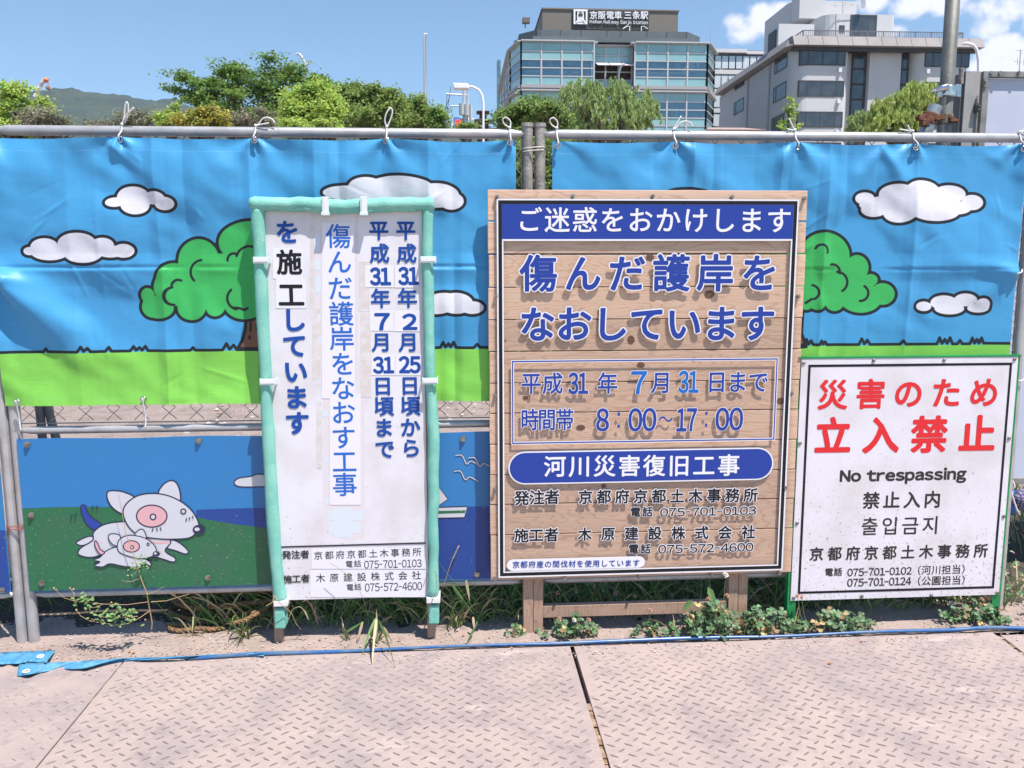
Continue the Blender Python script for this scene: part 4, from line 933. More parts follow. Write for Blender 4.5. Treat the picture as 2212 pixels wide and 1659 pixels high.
bx0 = .5*(at(*z3(193, 135), TY)[0]+at(*z3(146, 1485), TY)[0]); bx1 = .5*(at(*z3(1404, 120), TY)[0]+at(*z3(1312, 1450), TY)[0]); bz1_ = at(*z3(800, 124), TY)[2]; bz0_ = at(*z3(750, 1474), TY)[2]
frame_rect(fm, bx0, bx1, bz0_, bz1_, w_, TY, 0); fm.build('border_print', black_p, ns)
T = Text(); T.line('災害のため', z3(346, 312), z3(1245, 297), 68, TY, .026); T.cut(); T.line('立入禁止', z3(347, 556), z3(1205, 545), 84, TY, .032); T.build('red_lettering', red_p, ns)
def f3(T, s_, x0, y0, x1, y1, off): p = z3(x0, y0); q = z3(x1, y1); T.fit(s_, p[0], p[1], q[0], q[1], TY, off)
T = Text(); f3(T, 'No trespassing', 388, 745, 1140, 840, .040); T.cut(); T.line('禁止入内', z3(575, 938), z3(938, 932), 39, TY, .022); T.cut(); T.line('출입금지', z3(570, 1092), z3(932, 1085), 42, TY, .010)
T.cut(); T.line('京都府京都土木事務所', z3(250, 1256), z3(1226, 1236), 32, TY, .022); T.cut(); T.line('電話', z3(324, 1363), z3(378, 1361), 19, TY, .018)
f3(T, '075-701-0102', 433, 1336, 815, 1382, .016); f3(T, '075-701-0124', 432, 1396, 812, 1444, .016)
T.line('（河川担当）', z3(842, 1353), z3(1140, 1345), 21.5, TY, .010); T.line('（公園担当）', z3(842, 1416), z3(1140, 1409), 21.5, TY, .010)
T.build('dark_lettering', dark_p, ns)
for x, y in ((173, 118), (588, 105), (1007, 102), (1425, 97), (150, 596), (1392, 566), (133, 1070), (1360, 1030), (113, 1515), (517, 1505), (930, 1498), (1322, 1485)):
    c = at(*z3(x, y), NY); MB().sphere((c[0], NY-.002, c[2]), .0068, 10, 5, sc=(1, .5, 1)).build('bolt', bolt_m, ns, smooth=True)
# ---------------------------------------------------------------- ground
dirt_m = mat('pink_dirt', (.27, .212, .185), .95, col2=(.20, .155, .135), nscale=3.5, bump=.6, bscale=40, col3=(.42, .36, .32), n3scale=60, n3min=.58, n3max=.66, bdist=.02)
sand_m = mat('pale_sand', (.38, .29, .25), .95, col2=(.31, .235, .20), nscale=7, bump=.9, bscale=320, col3=(.36, .30, .27), n3scale=240, n3min=.60, n3max=.68, bdist=.004)
def steel_mat(name, worn):
    m = bpy.data.materials.new(name); m.use_nodes = True; t = m.node_tree; b = t.nodes['Principled BSDF']
    b.inputs['Roughness'].default_value = .72; b.inputs['Specular IOR Level'].default_value = .35
    co = N(t, 'ShaderNodeTexCoord'); v = co.outputs['Object']
    def ns(sc, d=6, r=.62, mp=None):
        n = N(t, 'ShaderNodeTexNoise', i_Scale=sc, i_Detail=d, i_Roughness=r)
        if mp:
            q = N(t, 'ShaderNodeMapping'); q.inputs['Scale'].default_value = mp; L(t, v, q.inputs[0]); L(t, q.outputs[0], n.inputs['Vector'])
        else: L(t, v, n.inputs['Vector'])
        return n.outputs[0]
    def mr(s, lo, hi):
        n = N(t, 'ShaderNodeMapRange', interpolation_type='SMOOTHSTEP'); n.inputs['From Min'].default_value = lo; n.inputs['From Max'].default_value = hi; L(t, s, n.inputs['Value']); return n.outputs[0]
    def mix(a, b_, f):
        n = N(t, 'ShaderNodeMix', data_type='RGBA'); L(t, f, n.inputs['Factor'])
        for k, s in (('A', a), ('B', b_)):
            if isinstance(s, tuple): n.inputs[k].default_value = s
            else: L(t, s, n.inputs[k])
        return n.outputs['Result']
    c = mix((.375, .292, .262, 1), (.275, .225, .222, 1), mr(ns(1.5, 9, .72), .42-worn, .66-worn))
    c = mix(c, (.245, .198, .200, 1), mr(ns(5.5, 9, .78), .50, .70))
    c = mix(c, (.225, .18, .182, 1), mr(ns(14, 8, .7), .52, .76))
    c = mix(c, (.50, .40, .355, 1), mr(ns(2.6, 8, .7, (1, 2.6, 1)), .56, .76))
    c = mix(c, (.46, .37, .33, 1), mr(ns(3.2, 8, .75, (.35, 2.4, 1)), .60, .72))
    c = mix(c, (.20, .13, .095, 1), mr(ns(5.0, 7, .7, (1, 1, 1)), .66, .78))
    c = mix(c, (.33, .27, .24, 1), mr(ns(160, 3, .6), .64, .72))
    L(t, c, b.inputs['Base Color'])
    bm = N(t, 'ShaderNodeBump'); bm.inputs['Strength'].default_value = .35; bm.inputs['Distance'].default_value = .003; L(t, ns(90, 5), bm.inputs['Height']); L(t, bm.outputs[0], b.inputs['Normal'])
    L(t, mr(ns(3.1, 5), .3, .8), b.inputs['Roughness']) if False else None
    return m
plate_m = steel_mat('dusty_steel', 0.0)
relief_m = mat('rubbed_steel', (.215, .165, .155), .5, .15, col2=(.29, .22, .195), nscale=2.2, nmin=.42, nmax=.62, col3=(.15, .11, .10), n3scale=60)
edge_m = mat('rust_edge', (.22, .13, .07), .9, col2=(.36, .27, .21), nscale=30)

G = MB(); G.add([(-600, -12, -.03), (600, -12, -.03), (600, 1600, -.03), (-600, 1600, -.03)], [(0, 1, 2, 3)])
g = G.build('ground', dirt_m, None, kind='structure')
# far dirt surface behind the fence
nx, ny = 150, 120
xs = np.linspace(-9, 9, nx); ys = np.concatenate([np.linspace(1.1, 14, ny-10), np.linspace(15, 40, 10)])
XX, YY = np.meshgrid(xs, ys); ZZ = -.004+.035*fbm(XX*1.3, YY*1.3, 40, 5)+.012*vnoise(XX*9, YY*9, 4)
i, j = np.meshgrid(np.arange(nx-1), np.arange(ny-1)); a = (j*nx+i).ravel()
make('dirt_yard', np.stack([XX, YY, ZZ], -1).reshape(-1, 3), np.stack([a, a+1, a+nx+1, a+nx], 1), dirt_m, None, True, kind='structure')
# sandy strip under the fence
nx, ny = 520, 116
xs = np.linspace(-3.4, 3.4, nx); ys = np.linspace(-.178, 1.12, ny)
XX, YY = np.meshgrid(xs, ys); ZZ = -.002+.0045*fbm(XX*5, YY*5, 31, 4)+.0022*vnoise(XX*45, YY*45, 6)+.0012*vnoise(XX*100, YY*100, 8)
# studs of an old rubber mat show through the sand on the left
msk = np.clip((-.98-XX)/.12, 0, 1)*np.clip((.5-YY)/.1, 0, 1)*np.clip((YY+.165)/.03, 0, 1)
ZZ = ZZ*(1-.6*msk)+msk*.001
sand = make('sand_strip', np.stack([XX, YY, ZZ], -1).reshape(-1, 3), np.stack([(aa := (np.meshgrid(np.arange(nx-1), np.arange(ny-1))[1]*nx+np.meshgrid(np.arange(nx-1), np.arange(ny-1))[0]).ravel()), aa+1, aa+nx+1, aa+nx], 1), sand_m, None, True, kind='structure')
def sand_z(x, y): return float(-.002+.0045*fbm(np.array([x*5]), np.array([y*5]), 31, 4)[0])
mt = empty('studded_mat', (-1.9, 0, 0), 'grey studded rubber mat half buried in sand under the left end of the fence', 'mat')
st = MB(); sp = .027; stud_m = mat('mat_studs', (.27, .215, .195), .8, col2=(.34, .26, .225), nscale=6)
for iy in range(int(.62/sp)):
    for ix in range(int(2.3/sp)):
        x = -3.25+ix*sp+(sp/2 if iy % 2 else 0); y = -.15+iy*sp
        r = .0075; n = 6; zt = .0036+.0008*math.sin(x*40)*math.sin(y*37)-.004*max(0, vnoise(np.array([x*3.0]), np.array([y*6.0]), 12)[0])
        b0 = [(x+r*cos(tau*k/n), y+r*sin(tau*k/n), -.004) for k in range(n)]; t0 = [(x+r*.62*cos(tau*k/n), y+r*.62*sin(tau*k/n), zt) for k in range(n)]
        st.add(b0+t0, [tuple(range(n, 2*n))]+[(k, (k+1) % n, n+(k+1) % n, n+k) for k in range(n)])
st.build('studs', stud_m, mt, kind='stuff')
# steel tread plates: one thing each, raised lozenges as one joined part
def loz(mb, x, y, ang, h, L_=.0165, w=.0050):
    c, s_ = cos(ang), sin(ang)
    o = [(-L_, 0), (-L_*.45, w*.8), (L_*.45, w*.8), (L_, 0), (L_*.45, -w*.8), (-L_*.45, -w*.8)]
    i_ = [(-L_*.72, 0), (-L_*.35, w*.35), (L_*.35, w*.35), (L_*.72, 0), (L_*.35, -w*.35), (-L_*.35, -w*.35)]
    R = lambda p, z: (x+p[0]*c-p[1]*s_, y+p[0]*s_+p[1]*c, z)
    mb.add([R(p, -.0004) for p in o]+[R(p, h) for p in i_], [(6, 7, 8, 9, 10, 11)]+[(k, (k+1) % 6, 6+(k+1) % 6, 6+k) for k in range(6)])
PLY0 = -.186
def tread_plate(xa0, xa1, xb0, xb1, y0, y1, z, tilt, label, seed, dens=1.0, pt=.0500, rot=0.0):
    """corners: left x at far/near edge, right x at far/near edge"""
    t = empty('steel_plate', ((xa0+xb0)/2, y0, 0), label, 'steel plate', 'steel tread plates laid on the ground')
    zz = lambda x: z+tilt*(x-(xa0+xb0)/2)
    A = [(xa1, y1, zz(xa1)), (xb1, y1, zz(xb1)), (xb0, y0, zz(xb0)), (xa0, y0, zz(xa0))]
    MB().hexa([(p[0], p[1], p[2]-.022) for p in A], A).build('plate', plate_m, t, bevel=.0012)
    e = MB()
    m = MB(); r_ = np.random.default_rng(seed)
    ylim = max(y1, -1.75); c, s_ = cos(rot), sin(rot)
    for i in range(-90, 90):
        for j in range(-90, 90):
            for k in (0, 1):
                u = (i+.5*k)*pt; v = (j+.5*k)*pt
                x = (xa0+xb0)/2+u*c-v*s_; y = -.95+u*s_+v*c
                if y > y0-.018 or y < ylim+.02: continue
                f = (y0-y)/(y0-y1); xl_, xr_ = xa0+(xa1-xa0)*f, xb0+(xb1-xb0)*f
                if x < xl_+.018 or x > xr_-.018: continue
                cover = vnoise(np.array([x*1.6]), np.array([y*2.2]), seed)[0]*.5+.5+.35*vnoise(np.array([x*6]), np.array([y*6]), seed+1)[0]
                edge = min(1, (y0-y)/.28)
                h = .0021*min(1, max(0, dens*(.35+cover)*edge*1.2))
                if h < .00035: continue
                loz(m, x, y, rot+(pi/4-.16 if k else -pi/4+.16)+r_.normal(0, .02), zz(x)+h)
    o = m.build('tread_relief', relief_m, t, kind='stuff')
    return t
P1 = tread_plate(-2.95, -2.90, -1.4145, -1.3455, PLY0, -5.2, .002, .0, 'dusty worn steel plate in the lower left corner with faint tread', 5, .42)
P2 = tread_plate(-1.408, -1.339, .112, .096, PLY0, -5.2, .004, .0, 'steel tread plate in the middle of the foreground', 6, 1.0)
P3 = tread_plate(.126, .111, 1.660, 1.300, PLY0, -5.2, .003, .0, 'steel tread plate in front of the wooden and the no trespassing signs', 9, 1.05)
P4 = tread_plate(1.676, 1.316, 3.2, 3.0, PLY0-.018, -5.2, .001, .0, 'smooth steel plate at the right edge behind a narrow joint', 13, .15)
# sand blown into the joints
jm = MB()
for (xa, xb, ya, yb, w) in ((.119, .104, -.56, -1.9, .0062), (-1.4145, -1.3455, -.19, -1.9, .006), (1.668, 1.60, -.2, -1.2, .008)):
    n = 60
    for k in range(n):
        f0, f1 = k/n, (k+1)/n; x0 = xa+(xb-xa)*f0*(1.9-.19)/(1.9-.19); y_0 = ya+(yb-ya)*f0; y_1 = ya+(yb-ya)*f1; x1 = xa+(xb-xa)*f1
        z_ = -.004+.003*math.sin(k*1.7)
        jm.add([(x0-w, y_0, z_), (x0+w, y_0, z_), (x1+w, y_1, z_), (x1-w, y_1, z_)], [(3, 2, 1, 0)])
jm.build('joint_sand', edge_m, None, kind='stuff')
# pebbles and grit
def rock(mb, x, y, z, r, rs, m=0):
    a = rs.uniform(0, tau); sx, sy, sz = r*rs.uniform(.8, 1.4), r*rs.uniform(.7, 1.1), r*rs.uniform(.45, .9)
    P = [(1, 0, 0), (-1, .1, 0), (0, 1, .1), (.1, -1, 0), (0, 0, 1), (.2, .1, -.6)]
    V = [(x+(p[0]*cos(a)-p[1]*sin(a))*sx, y+(p[0]*sin(a)+p[1]*cos(a))*sy, z+p[2]*sz) for p in P]
    mb.add(V, [(0, 2, 4), (2, 1, 4), (1, 3, 4), (3, 0, 4), (2, 0, 5), (1, 2, 5), (3, 1, 5), (0, 3, 5)], m)
rs = random.Random(11); gm = MB()
for k in range(2600):
    x = rs.uniform(-2.0, 2.1); y = -.165+abs(rs.gauss(0, .10)) if k % 3 else -.19-abs(rs.gauss(0, .06))
    if x < -1.2 and y < -.19 and k % 4: continue
    rock(gm, x, y, .0045 if y > -.18 else .006, rs.choice((.0014, .0018, .0022, .003, .0042)), rs, rs.randrange(3))
for k in range(700):
    x = rs.uniform(-2.6, 2.0); y = rs.uniform(2.6, 8.5); rock(gm, x, y, .01, rs.uniform(.008, .035), rs, rs.randrange(3))
gm.build('gravel', [mat('grit_pale', (.52, .45, .41), .9), mat('grit_brown', (.30, .21, .17), .9), mat('grit_grey', (.40, .37, .36), .9)], None, kind='stuff')

# ---------------------------------------------------------------- blue hose and tarpaulin ends
hose_m = mat('blue_hose', (.02, .10, .28), .28, col2=(.09, .15, .24), nscale=11, spec=.6)
tarp_m = mat('blue_tarpaulin', (.06, .24, .42), .42, col2=(.10, .30, .46), nscale=20, bump=.35, bscale=300, col3=(.28, .31, .33), n3scale=14, n3min=.62, n3max=.74)
hp = [(410, 1423), (548, 1413.8), (700, 1408), (838, 1402), (1000, 1396.5), (1152, 1391), (1239, 1387.5), (1452, 1381), (1561, 1377), (1700, 1373), (1819, 1368.7), (1941, 1363.8), (2050, 1360), (2087, 1359), (2150, 1356.5), (2215, 1357), (2300, 1358)]
pts = [gnd(x, y, .010) for x, y in hp]
tt = np.linspace(0, len(pts)-1, 90); Q = np.stack([np.interp(tt, np.arange(len(pts)), [p[k] for p in pts]) for k in range(3)], 1)
for _ in range(4): Q[1:-1] = (Q[:-2]+2*Q[1:-1]+Q[2:])/4
Q[:, 2] += .002*np.sin(np.arange(90)*.35)
tag(MB().tube(Q, list(.0062+.0010*np.sin(np.arange(90)*.21)+.003*np.clip((tt-12)/4, 0, 1)), 12).build('hose', hose_m, None, True, origin=np.array([0, -.17, 0])), 'long thin blue hose lying along the back edge of the steel plates', 'hose')
def ribbon(top, bot, name, th=.0012, zf=None, n=60):
    m = MB(); k = len(top); tt = np.linspace(0, k-1, n)
    f = lambda L_: np.stack([np.interp(tt, np.arange(k), [p[i] for p in L_]) for i in (0, 1)], 1)
    A, B = f(top), f(bot); nn = 5; vs = []; fs = []
    for i in range(n):
        for j in range(nn):
            u = j/(nn-1); px, py = A[i]*(1-u)+B[i]*u
            z = .006+.004*math.sin(i*.33)*u+.003*math.sin(i*.9+j)+(zf(i/n, u) if zf else 0)
            p = gnd(px, py, z); vs.append(tuple(p))
    for i in range(n-1):
        for j in range(nn-1): a = i*nn+j; fs.append((a, a+nn, a+nn+1, a+1))
    o = make(name, vs, fs, tarp_m, None, True, origin=np.array(vs[0])); s = o.modifiers.new('thickness', 'SOLIDIFY'); s.thickness = th; s.offset = -1
    return o
def c1(x, y): return (x*.248, 1250.7+y*.248)
r1 = ribbon([c1(165, 735), c1(400, 730), c1(600, 722), c1(850, 706), c1(1050, 690), c1(1350, 682), c1(1700, 668), c1(2000, 652), c1(2300, 640)],
            [c1(148, 850), c1(320, 822), c1(500, 788), c1(700, 785), c1(850, 755), c1(1100, 712), c1(1450, 700), c1(1800, 692), c1(2300, 672)], 'tarp_strip', zf=lambda s, u: .012*min(1, s*4)*(1-u)+.004*math.sin(s*20))
tag(r1, 'light blue tarpaulin strip with an eyelet, narrowing to the right before the left posts', 'tarpaulin')
r2 = ribbon([c1(-260, 650), c1(0, 642), c1(200, 632), c1(330, 628), c1(485, 622)], [c1(-260, 752), c1(0, 745), c1(150, 740), c1(260, 722), c1(402, 730)], 'tarp_end', zf=lambda s, u: .006+.010*max(0, s-.7)*3*u, n=40)
tag(r2, 'crumpled light blue tarpaulin end lying behind the strip at the left edge', 'tarpaulin')
for o, (x, y) in ((r1, c1(228, 803)), (r2, c1(352, 674))):
    p = gnd(x, y, .018); MB().torus((p[0], p[1], p[2]), .0095, .003, axis='Z', n=18).build('eyelet', white_p, o, smooth=True)
    MB().cyl((p[0], p[1], p[2]-.004), (p[0], p[1], p[2]-.001), .0075, n=14).build('eyelet_hole', black_p, o)

# ---------------------------------------------------------------- rope
rope_m = mat('old_rope', (.30, .17, .08), .9, col2=(.16, .09, .05), nscale=60, bump=.5, bscale=300)
def rope_along(pts, r, pitch):
    P = np.array(pts, float); seg = np.r_[0, np.cumsum(np.linalg.norm(np.diff(P, axis=0), axis=1))]; n = int(seg[-1]/.006); s_ = np.linspace(0, seg[-1], n)
    Q = np.stack([np.interp(s_, seg, P[:, k]) for k in range(3)], 1)
    for _ in range(6): Q[1:-1] = (Q[:-2]+2*Q[1:-1]+Q[2:])/4
    T = np.gradient(Q, axis=0); T /= np.linalg.norm(T, axis=1)[:, None]+1e-9
    U = np.cross(T, [0, 0, 1.0]); U /= np.linalg.norm(U, axis=1)[:, None]+1e-9; Wv = np.cross(T, U); mb = MB()
    for k in range(3):
        a = s_/pitch*tau+k*tau/3; C = Q+(U*np.cos(a)[:, None]+Wv*np.sin(a)[:, None])*r*.55; mb.tube(C, r*.56, 5)
    return mb
rs = random.Random(3); pts = [at(545, 1340, -.03)]; pts[0][2] = .09
for k in range(9):
    cx, cy = -1.13+rs.uniform(-.03, .03), .20+rs.uniform(-.04, .04); ra, rb = .20+rs.uniform(-.03, .03), .10+rs.uniform(-.02, .02); z = .015+.018*k+rs.uniform(-.008, .008)
    for q in range(14): a = tau*q/14+.3; pts.append(np.array([cx+ra*cos(a), cy+rb*sin(a)-z*.15, z+.012*math.sin(a*2+k)]))
front = [gnd(*c1(1960, 425), .01), gnd(*c1(1850, 440), .014), gnd(*c1(1740, 430), .022), gnd(*c1(1660, 435), .018), gnd(*c1(1560, 455), .012), gnd(*c1(1470, 430), .016), gnd(*c1(1455, 400), .03), gnd(*c1(1560, 405), .02), gnd(*c1(1700, 420), .018)]
tag(rope_along(pts, .0085, .05).build('rope', rope_m, None, True, origin=np.array([-1.13, .2, 0])), 'untidy coil of brown three strand rope in the grass behind the fence', 'rope')
tag(rope_along(front, .0085, .05).build('rope', rope_m, None, True, origin=np.array([-1.1, -.03, 0])), 'end of brown rope lying on sunlit sand left of the foam edged sign', 'rope')
f2 = [at(*c1(2030, 385), -.06), at(*c1(2120, 365), -.05), at(*c1(2230, 310), -.03), at(*c1(2320, 250), .02)]
tag(rope_along(f2, .0075, .045).build('rope', rope_m, None, True, origin=np.array([-.93, -.05, 0])), 'short piece of brown rope rising behind the grass beside the foam edged sign', 'rope')

# ---------------------------------------------------------------- plants close by
leafg = mat('clover_leaf', (.075, .16, .055), .5, transl=.25, var=.5, col2=(.15, .24, .13), nscale=45)
dryleaf = mat('dry_leaf', (.34, .24, .11), .8, var=.4)
leafp = mat('weed_leaf', (.20, .34, .12), .6, transl=.3, var=.25)
stemg = mat('plant_stem', (.22, .25, .10), .7, var=.2); stemb = mat('dry_stem', (.40, .28, .15), .8, var=.3)
grassg = mat('grass_blade', (.12, .21, .06), .6, transl=.3, var=.45); grassd = mat('dry_grass', (.45, .38, .22), .75, transl=.2, var=.3)
flowp = mat('clover_flower_faded', (.50, .27, .20), .8, var=.4); floww = mat('clover_flower_white', (.72, .66, .55), .7, var=.2)
def leaf(mb, c, dirx, n_, L_, w, m=0, fold=.25):
    d = np.array(dirx, float); d /= np.linalg.norm(d); nn = np.array(n_, float); nn -= d*np.dot(nn, d); nn /= np.linalg.norm(nn)+1e-9; s_ = np.cross(d, nn); c = np.array(c, float)
    P = [c, c+d*L_*.35+s_*w*.8+nn*w*fold, c+d*L_*.75+s_*w+nn*w*fold, c+d*L_*.95, c+d*L_*.75-s_*w+nn*w*fold, c+d*L_*.35-s_*w*.8+nn*w*fold]
    mb.add(P, [(0, 1, 2, 3), (0, 3, 4, 5)], m)
def blade(mb, base, tip, w, sag, m=0, n=7):
    base = np.array(base, float); tip = np.array(tip, float); d = tip-base; s_ = np.cross(d, [0, 1.0, .15]); s_ /= np.linalg.norm(s_)+1e-9; vs = []
    for i in range(n+1):
        t = i/n; p = base+d*t+np.array([0, 0, sag*4*t*(1-t)]); ww = w*(1-t**2.2)*(.6+.4*min(1, t*4))+.0002
        vs += [p-s_*ww, p+s_*ww]
    mb.add(vs, [(2*i, 2*i+1, 2*i+3, 2*i+2) for i in range(n)], m)
def flower_ball(mb, c, r, rs, m=0):
    for k in range(34):
        th = math.acos(1-2*(k+.5)/34); ph = k*2.39996; d = np.array([sin(th)*cos(ph), sin(th)*sin(ph), cos(th)*.9+.05]); s_ = np.cross(d, [0, 0, 1.0])+1e-4; s_ /= np.linalg.norm(s_); q = r*(.8+rs.random()*.4)
        mb.add([c+d*q*.3-s_*r*.13, c+d*q*.3+s_*r*.13, c+d*q+s_*r*.22-np.array([0, 0, r*.1]), c+d*q-s_*r*.22-np.array([0, 0, r*.1])], [(0, 1, 2, 3)], m)
def clover(px, py, rx, ry, n, hmax, label, flowers=(), seed=1, Ys=None):
    rs = random.Random(seed); c0 = gnd(px, py, 0); t = empty('clover_plant', tuple(c0), label, 'clover', 'clover plants along the hose')
    lm, sm = MB(), MB()
    for k in range(int(n*.62)):
        a = rs.uniform(0, tau); q = rs.random()**.5*rs.choice((1, 1, 1.25)); x = c0[0]+rx*q*cos(a); y = c0[1]+ry*q*sin(a)
        y = max(y, -.165) if rs.random() < .93 else y
        h = hmax*(1-q*.5)*rs.uniform(.10, 1.1); s0 = np.array([x-rs.uniform(-.015, .015), y+rs.uniform(-.01, .01), .002]); top = np.array([x+rs.gauss(0, .012), y+rs.gauss(0, .010)-.006, h+.004])
        mid = (s0+top)/2+np.array([0, 0, h*.15]); sm.tube([s0, mid, top], .0008, 4, cap=False)
        a0 = rs.uniform(0, tau); tl = np.array([rs.gauss(0, .45), rs.gauss(-.35, .4), 1.0]); tl /= np.linalg.norm(tl); sz = rs.uniform(.012, .0225)
        e1 = np.cross(tl, [cos(a0), sin(a0), .0]); e1 /= np.linalg.norm(e1); e2 = np.cross(tl, e1)
        mi_ = 1 if rs.random() < .10 else 0
        for j in range(3): b_ = a0+j*tau/3; leaf(lm, top, e1*cos(b_)+e2*sin(b_)-tl*rs.uniform(-.2, .5), tl, sz, sz*.52, mi_)
        if rs.random() < .12: blade(lm, s0, s0+np.array([rs.gauss(0, .03), rs.gauss(-.01, .02), rs.uniform(.02, .09)]), .002, .01, 1, 4)
    lm.build('leaves', [leafg, dryleaf], t, kind='stuff'); sm.build('stems', stemg, t, kind='stuff')
    for (fx, fy, w, Yf) in flowers:
        p = at(fx, fy, Yf); b0 = np.array([c0[0]+rs.uniform(-.3, .3)*rx, Yf+.03 if Yf > -.1 else c0[1], .0]); b0[0] = p[0]-(p[0]-c0[0])*.25
        m_ = MB(); m_.tube([b0, (b0+p)/2+np.array([(p[0]-b0[0])*.2, 0, .01]), p-np.array([0, 0, .003])], .0009, 5, m=1); flower_ball(m_, p, .0085 if w < 2 else .0105, rs, 0)
        m_.build('flower', [floww if w else flowp, stemg], t)
def c3(x, y): return (1097.1+x*.2728, 1228.7+y*.2728)
def c4(x, y): return (1673.1+x*.2435, 1228.7+y*.2435)
clover(*c3(60, 520), .030, .02, 10, .045, 'tiny clover sprout left of the left leg of the wooden sign', (), 1)
clover(*c3(500, 520), .085, .035, 64, .080, 'clover clump with faded heads just right of the left leg of the wooden sign', [c3(383, 190)+(0, -.02), c3(410, 395)+(0, -.10), c3(525, 405)+(1, -.10), c3(640, 403)+(0, -.09)], 2)
clover(*c3(1150, 520), .085, .03, 36, .055, 'sparse clover with brown heads under the middle of the brace', [c3(1005, 215)+(0, -.02), c3(1130, 325)+(0, -.09), c3(855, 195)+(0, 0.03), c3(538, 177)+(0, .05), c3(1210, 230)+(0, .06)], 3)
clover(*c3(1600, 515), .105, .045, 150, .125, 'largest leafy clover clump in front of the right leg of the wooden sign', [c3(1420, 360)+(0, -.12), c3(1585, 240)+(0, -.10), c3(1735, 210)+(0, -.09), c3(1725, 45)+(2, -.12), c3(1300, 205)+(0, .04)], 4)
clover(*c3(2030, 500), .115, .045, 120, .100, 'clover clump between the wooden sign and the green leg', [c3(1950, 320)+(0, -.10), c3(2020, 395)+(1, -.11), c3(2190, 370)+(0, -.1)], 5)
clover(*c4(520, 540), .155, .032, 120, .075, 'clover clump under the left half of the no trespassing sign', [c4(205, 238)+(0, -.12), c4(243, 248)+(0, -.12), c4(398, 418)+(0, -.09), c4(485, 403)+(0, -.09), c4(935, 425)+(0, -.05)], 6)
clover(*c4(1760, 480), .120, .045, 110, .080, 'clover clump under the right half of the no trespassing sign', [c4(1570, 305)+(2, -.06), c4(1620, 405)+(0, -.08), c4(1480, 310)+(0, .03), c4(1840, 270)+(0, 0.0)], 7)
# broad single leaf standing behind the biggest clump
lm = MB(); a = at(*c3(1660, 330), -.11); b_ = at(*c3(1580, 130), -.12)
d = b_-a; leaf(lm, a, d, (0, -1, .2), np.linalg.norm(d), .012, 0, .15); lm2 = MB(); a = at(*c3(1380, 330), -.10); b_ = at(*c3(1465, 245), -.11); leaf(lm2, a, b_-a, (0, -1, .2), np.linalg.norm(b_-a), .012, 0, .15)
tag(lm2.build('dock_leaf', leafp, None, origin=np.array([.6, -.10, .02])), 'pale folded leaf at the left edge of the largest clover clump', 'plant')
tag(lm.build('dock_leaf', leafp, None, origin=np.array([.72, -.11, .02])), 'long pale pointed leaf standing up behind the largest clover clump', 'plant')

def tuft(px, py, Y, n, spread, h, label, seed, forward=.05, dry=.3, extra=None, w=.0028):
    rs = random.Random(seed); c0 = gnd(px, py, 0); t = empty('grass_tuft', tuple(c0), label, 'grass tuft', 'grass tufts growing out of the sand')
    m = MB()
    for k in range(n):
        a = rs.uniform(0, tau); r_ = spread*rs.uniform(.3, 1); b0 = c0+np.array([rs.gauss(0, .008), rs.gauss(0, .006), 0]); hh = h*rs.uniform(.2, 1)
        tip = b0+np.array([r_*cos(a), r_*sin(a)*.6-forward*rs.random(), hh*rs.uniform(.1, 1)]); tip[2] = max(tip[2], .003)
        blade(m, b0, tip, w*rs.uniform(.6, 1.2), hh*.35, 1 if rs.random() < dry else 0)
    if extra:
        for (ax, ay, bx, by, Ya, Yb, sag, mm) in extra:
            p = at(ax, ay, Ya); q = gnd(bx, by, .004) if Yb is None else at(bx, by, Yb); blade(m, p, q, w*1.35, sag, mm)
    m.build('blades', [grassg, grassd], t, kind='stuff')
    return t
def c2(x, y): return (548.6+x*.2728, 1250.7+y*.2728)
tuft(*c1(2120, 520), 0, 30, .10, .12, 'grass tuft with dry blades left of the foam edged sign', 21, .05, .45)
tuft(*c1(1680, 500), 0, 9, .09, .10, 'few dry grass stalks in front of the rope end', 22, .03, .8)
t2 = tuft(*c2(975, 500), 0, 14, .06, .07, 'grass tuft drooping over the blue hose between the sign posts', 23, .04, .4,
     [c2(965, 310)+c2(850, 620)+(-.12, None, .01, 0), c2(970, 315)+c2(935, 690)+(-.12, None, .012, 1), c2(965, 320)+c2(950, 560)+(-.12, None, .01, 0), c2(985, 330)+c2(1115, 695)+(-.12, None, .02, 0), c2(960, 320)+c2(920, 460)+(-.12, None, .0, 1), c2(1020, 380)+c2(1095, 520)+(-.10, None, .01, 1), c2(1000, 370)+c2(1100, 500)+(-.10, None, .0, 0), c2(975, 500)+c2(970, 240)+(-.13, -.12, .0, 1)], w=.0036)
tuft(*c2(740, 470), 0, 8, .07, .08, 'small grass tuft left of the drooping tuft', 24, .02, .5, [c2(700, 380)+c2(735, 480)+(-.05, None, 0, 0), c2(860, 340)+c2(815, 505)+(-.07, None, 0, 1), c2(740, 415)+c2(870, 335)+(-.09, -.06, 0, 0)], w=.0036)
tuft(*c2(1600, 380), 0, 22, .09, .10, 'leafy grass tuft just right of the foam edged sign', 25, .03, .35, [c2(1700, 190)+c2(1510, 400)+(-.06, None, .005, 0), c2(1735, 300)+c2(1745, 400)+(-.05, -.08, 0, 1), c2(1745, 390)+c2(1680, 515)+(-.08, None, 0, 0), c2(1560, 30)+c2(1740, 280)+(-.04, -.03, 0, 0), c2(1680, 10)+c2(1710, 180)+(-.05, -.05, 0, 1), c2(1800, 260)+c2(1745, 400)+(0, -.05, 0, 0)], w=.0038)
tuft(*c2(2050, 460), 0, 12, .04, .06, 'little pale grass tuft left of the wooden post', 26, .02, .7)
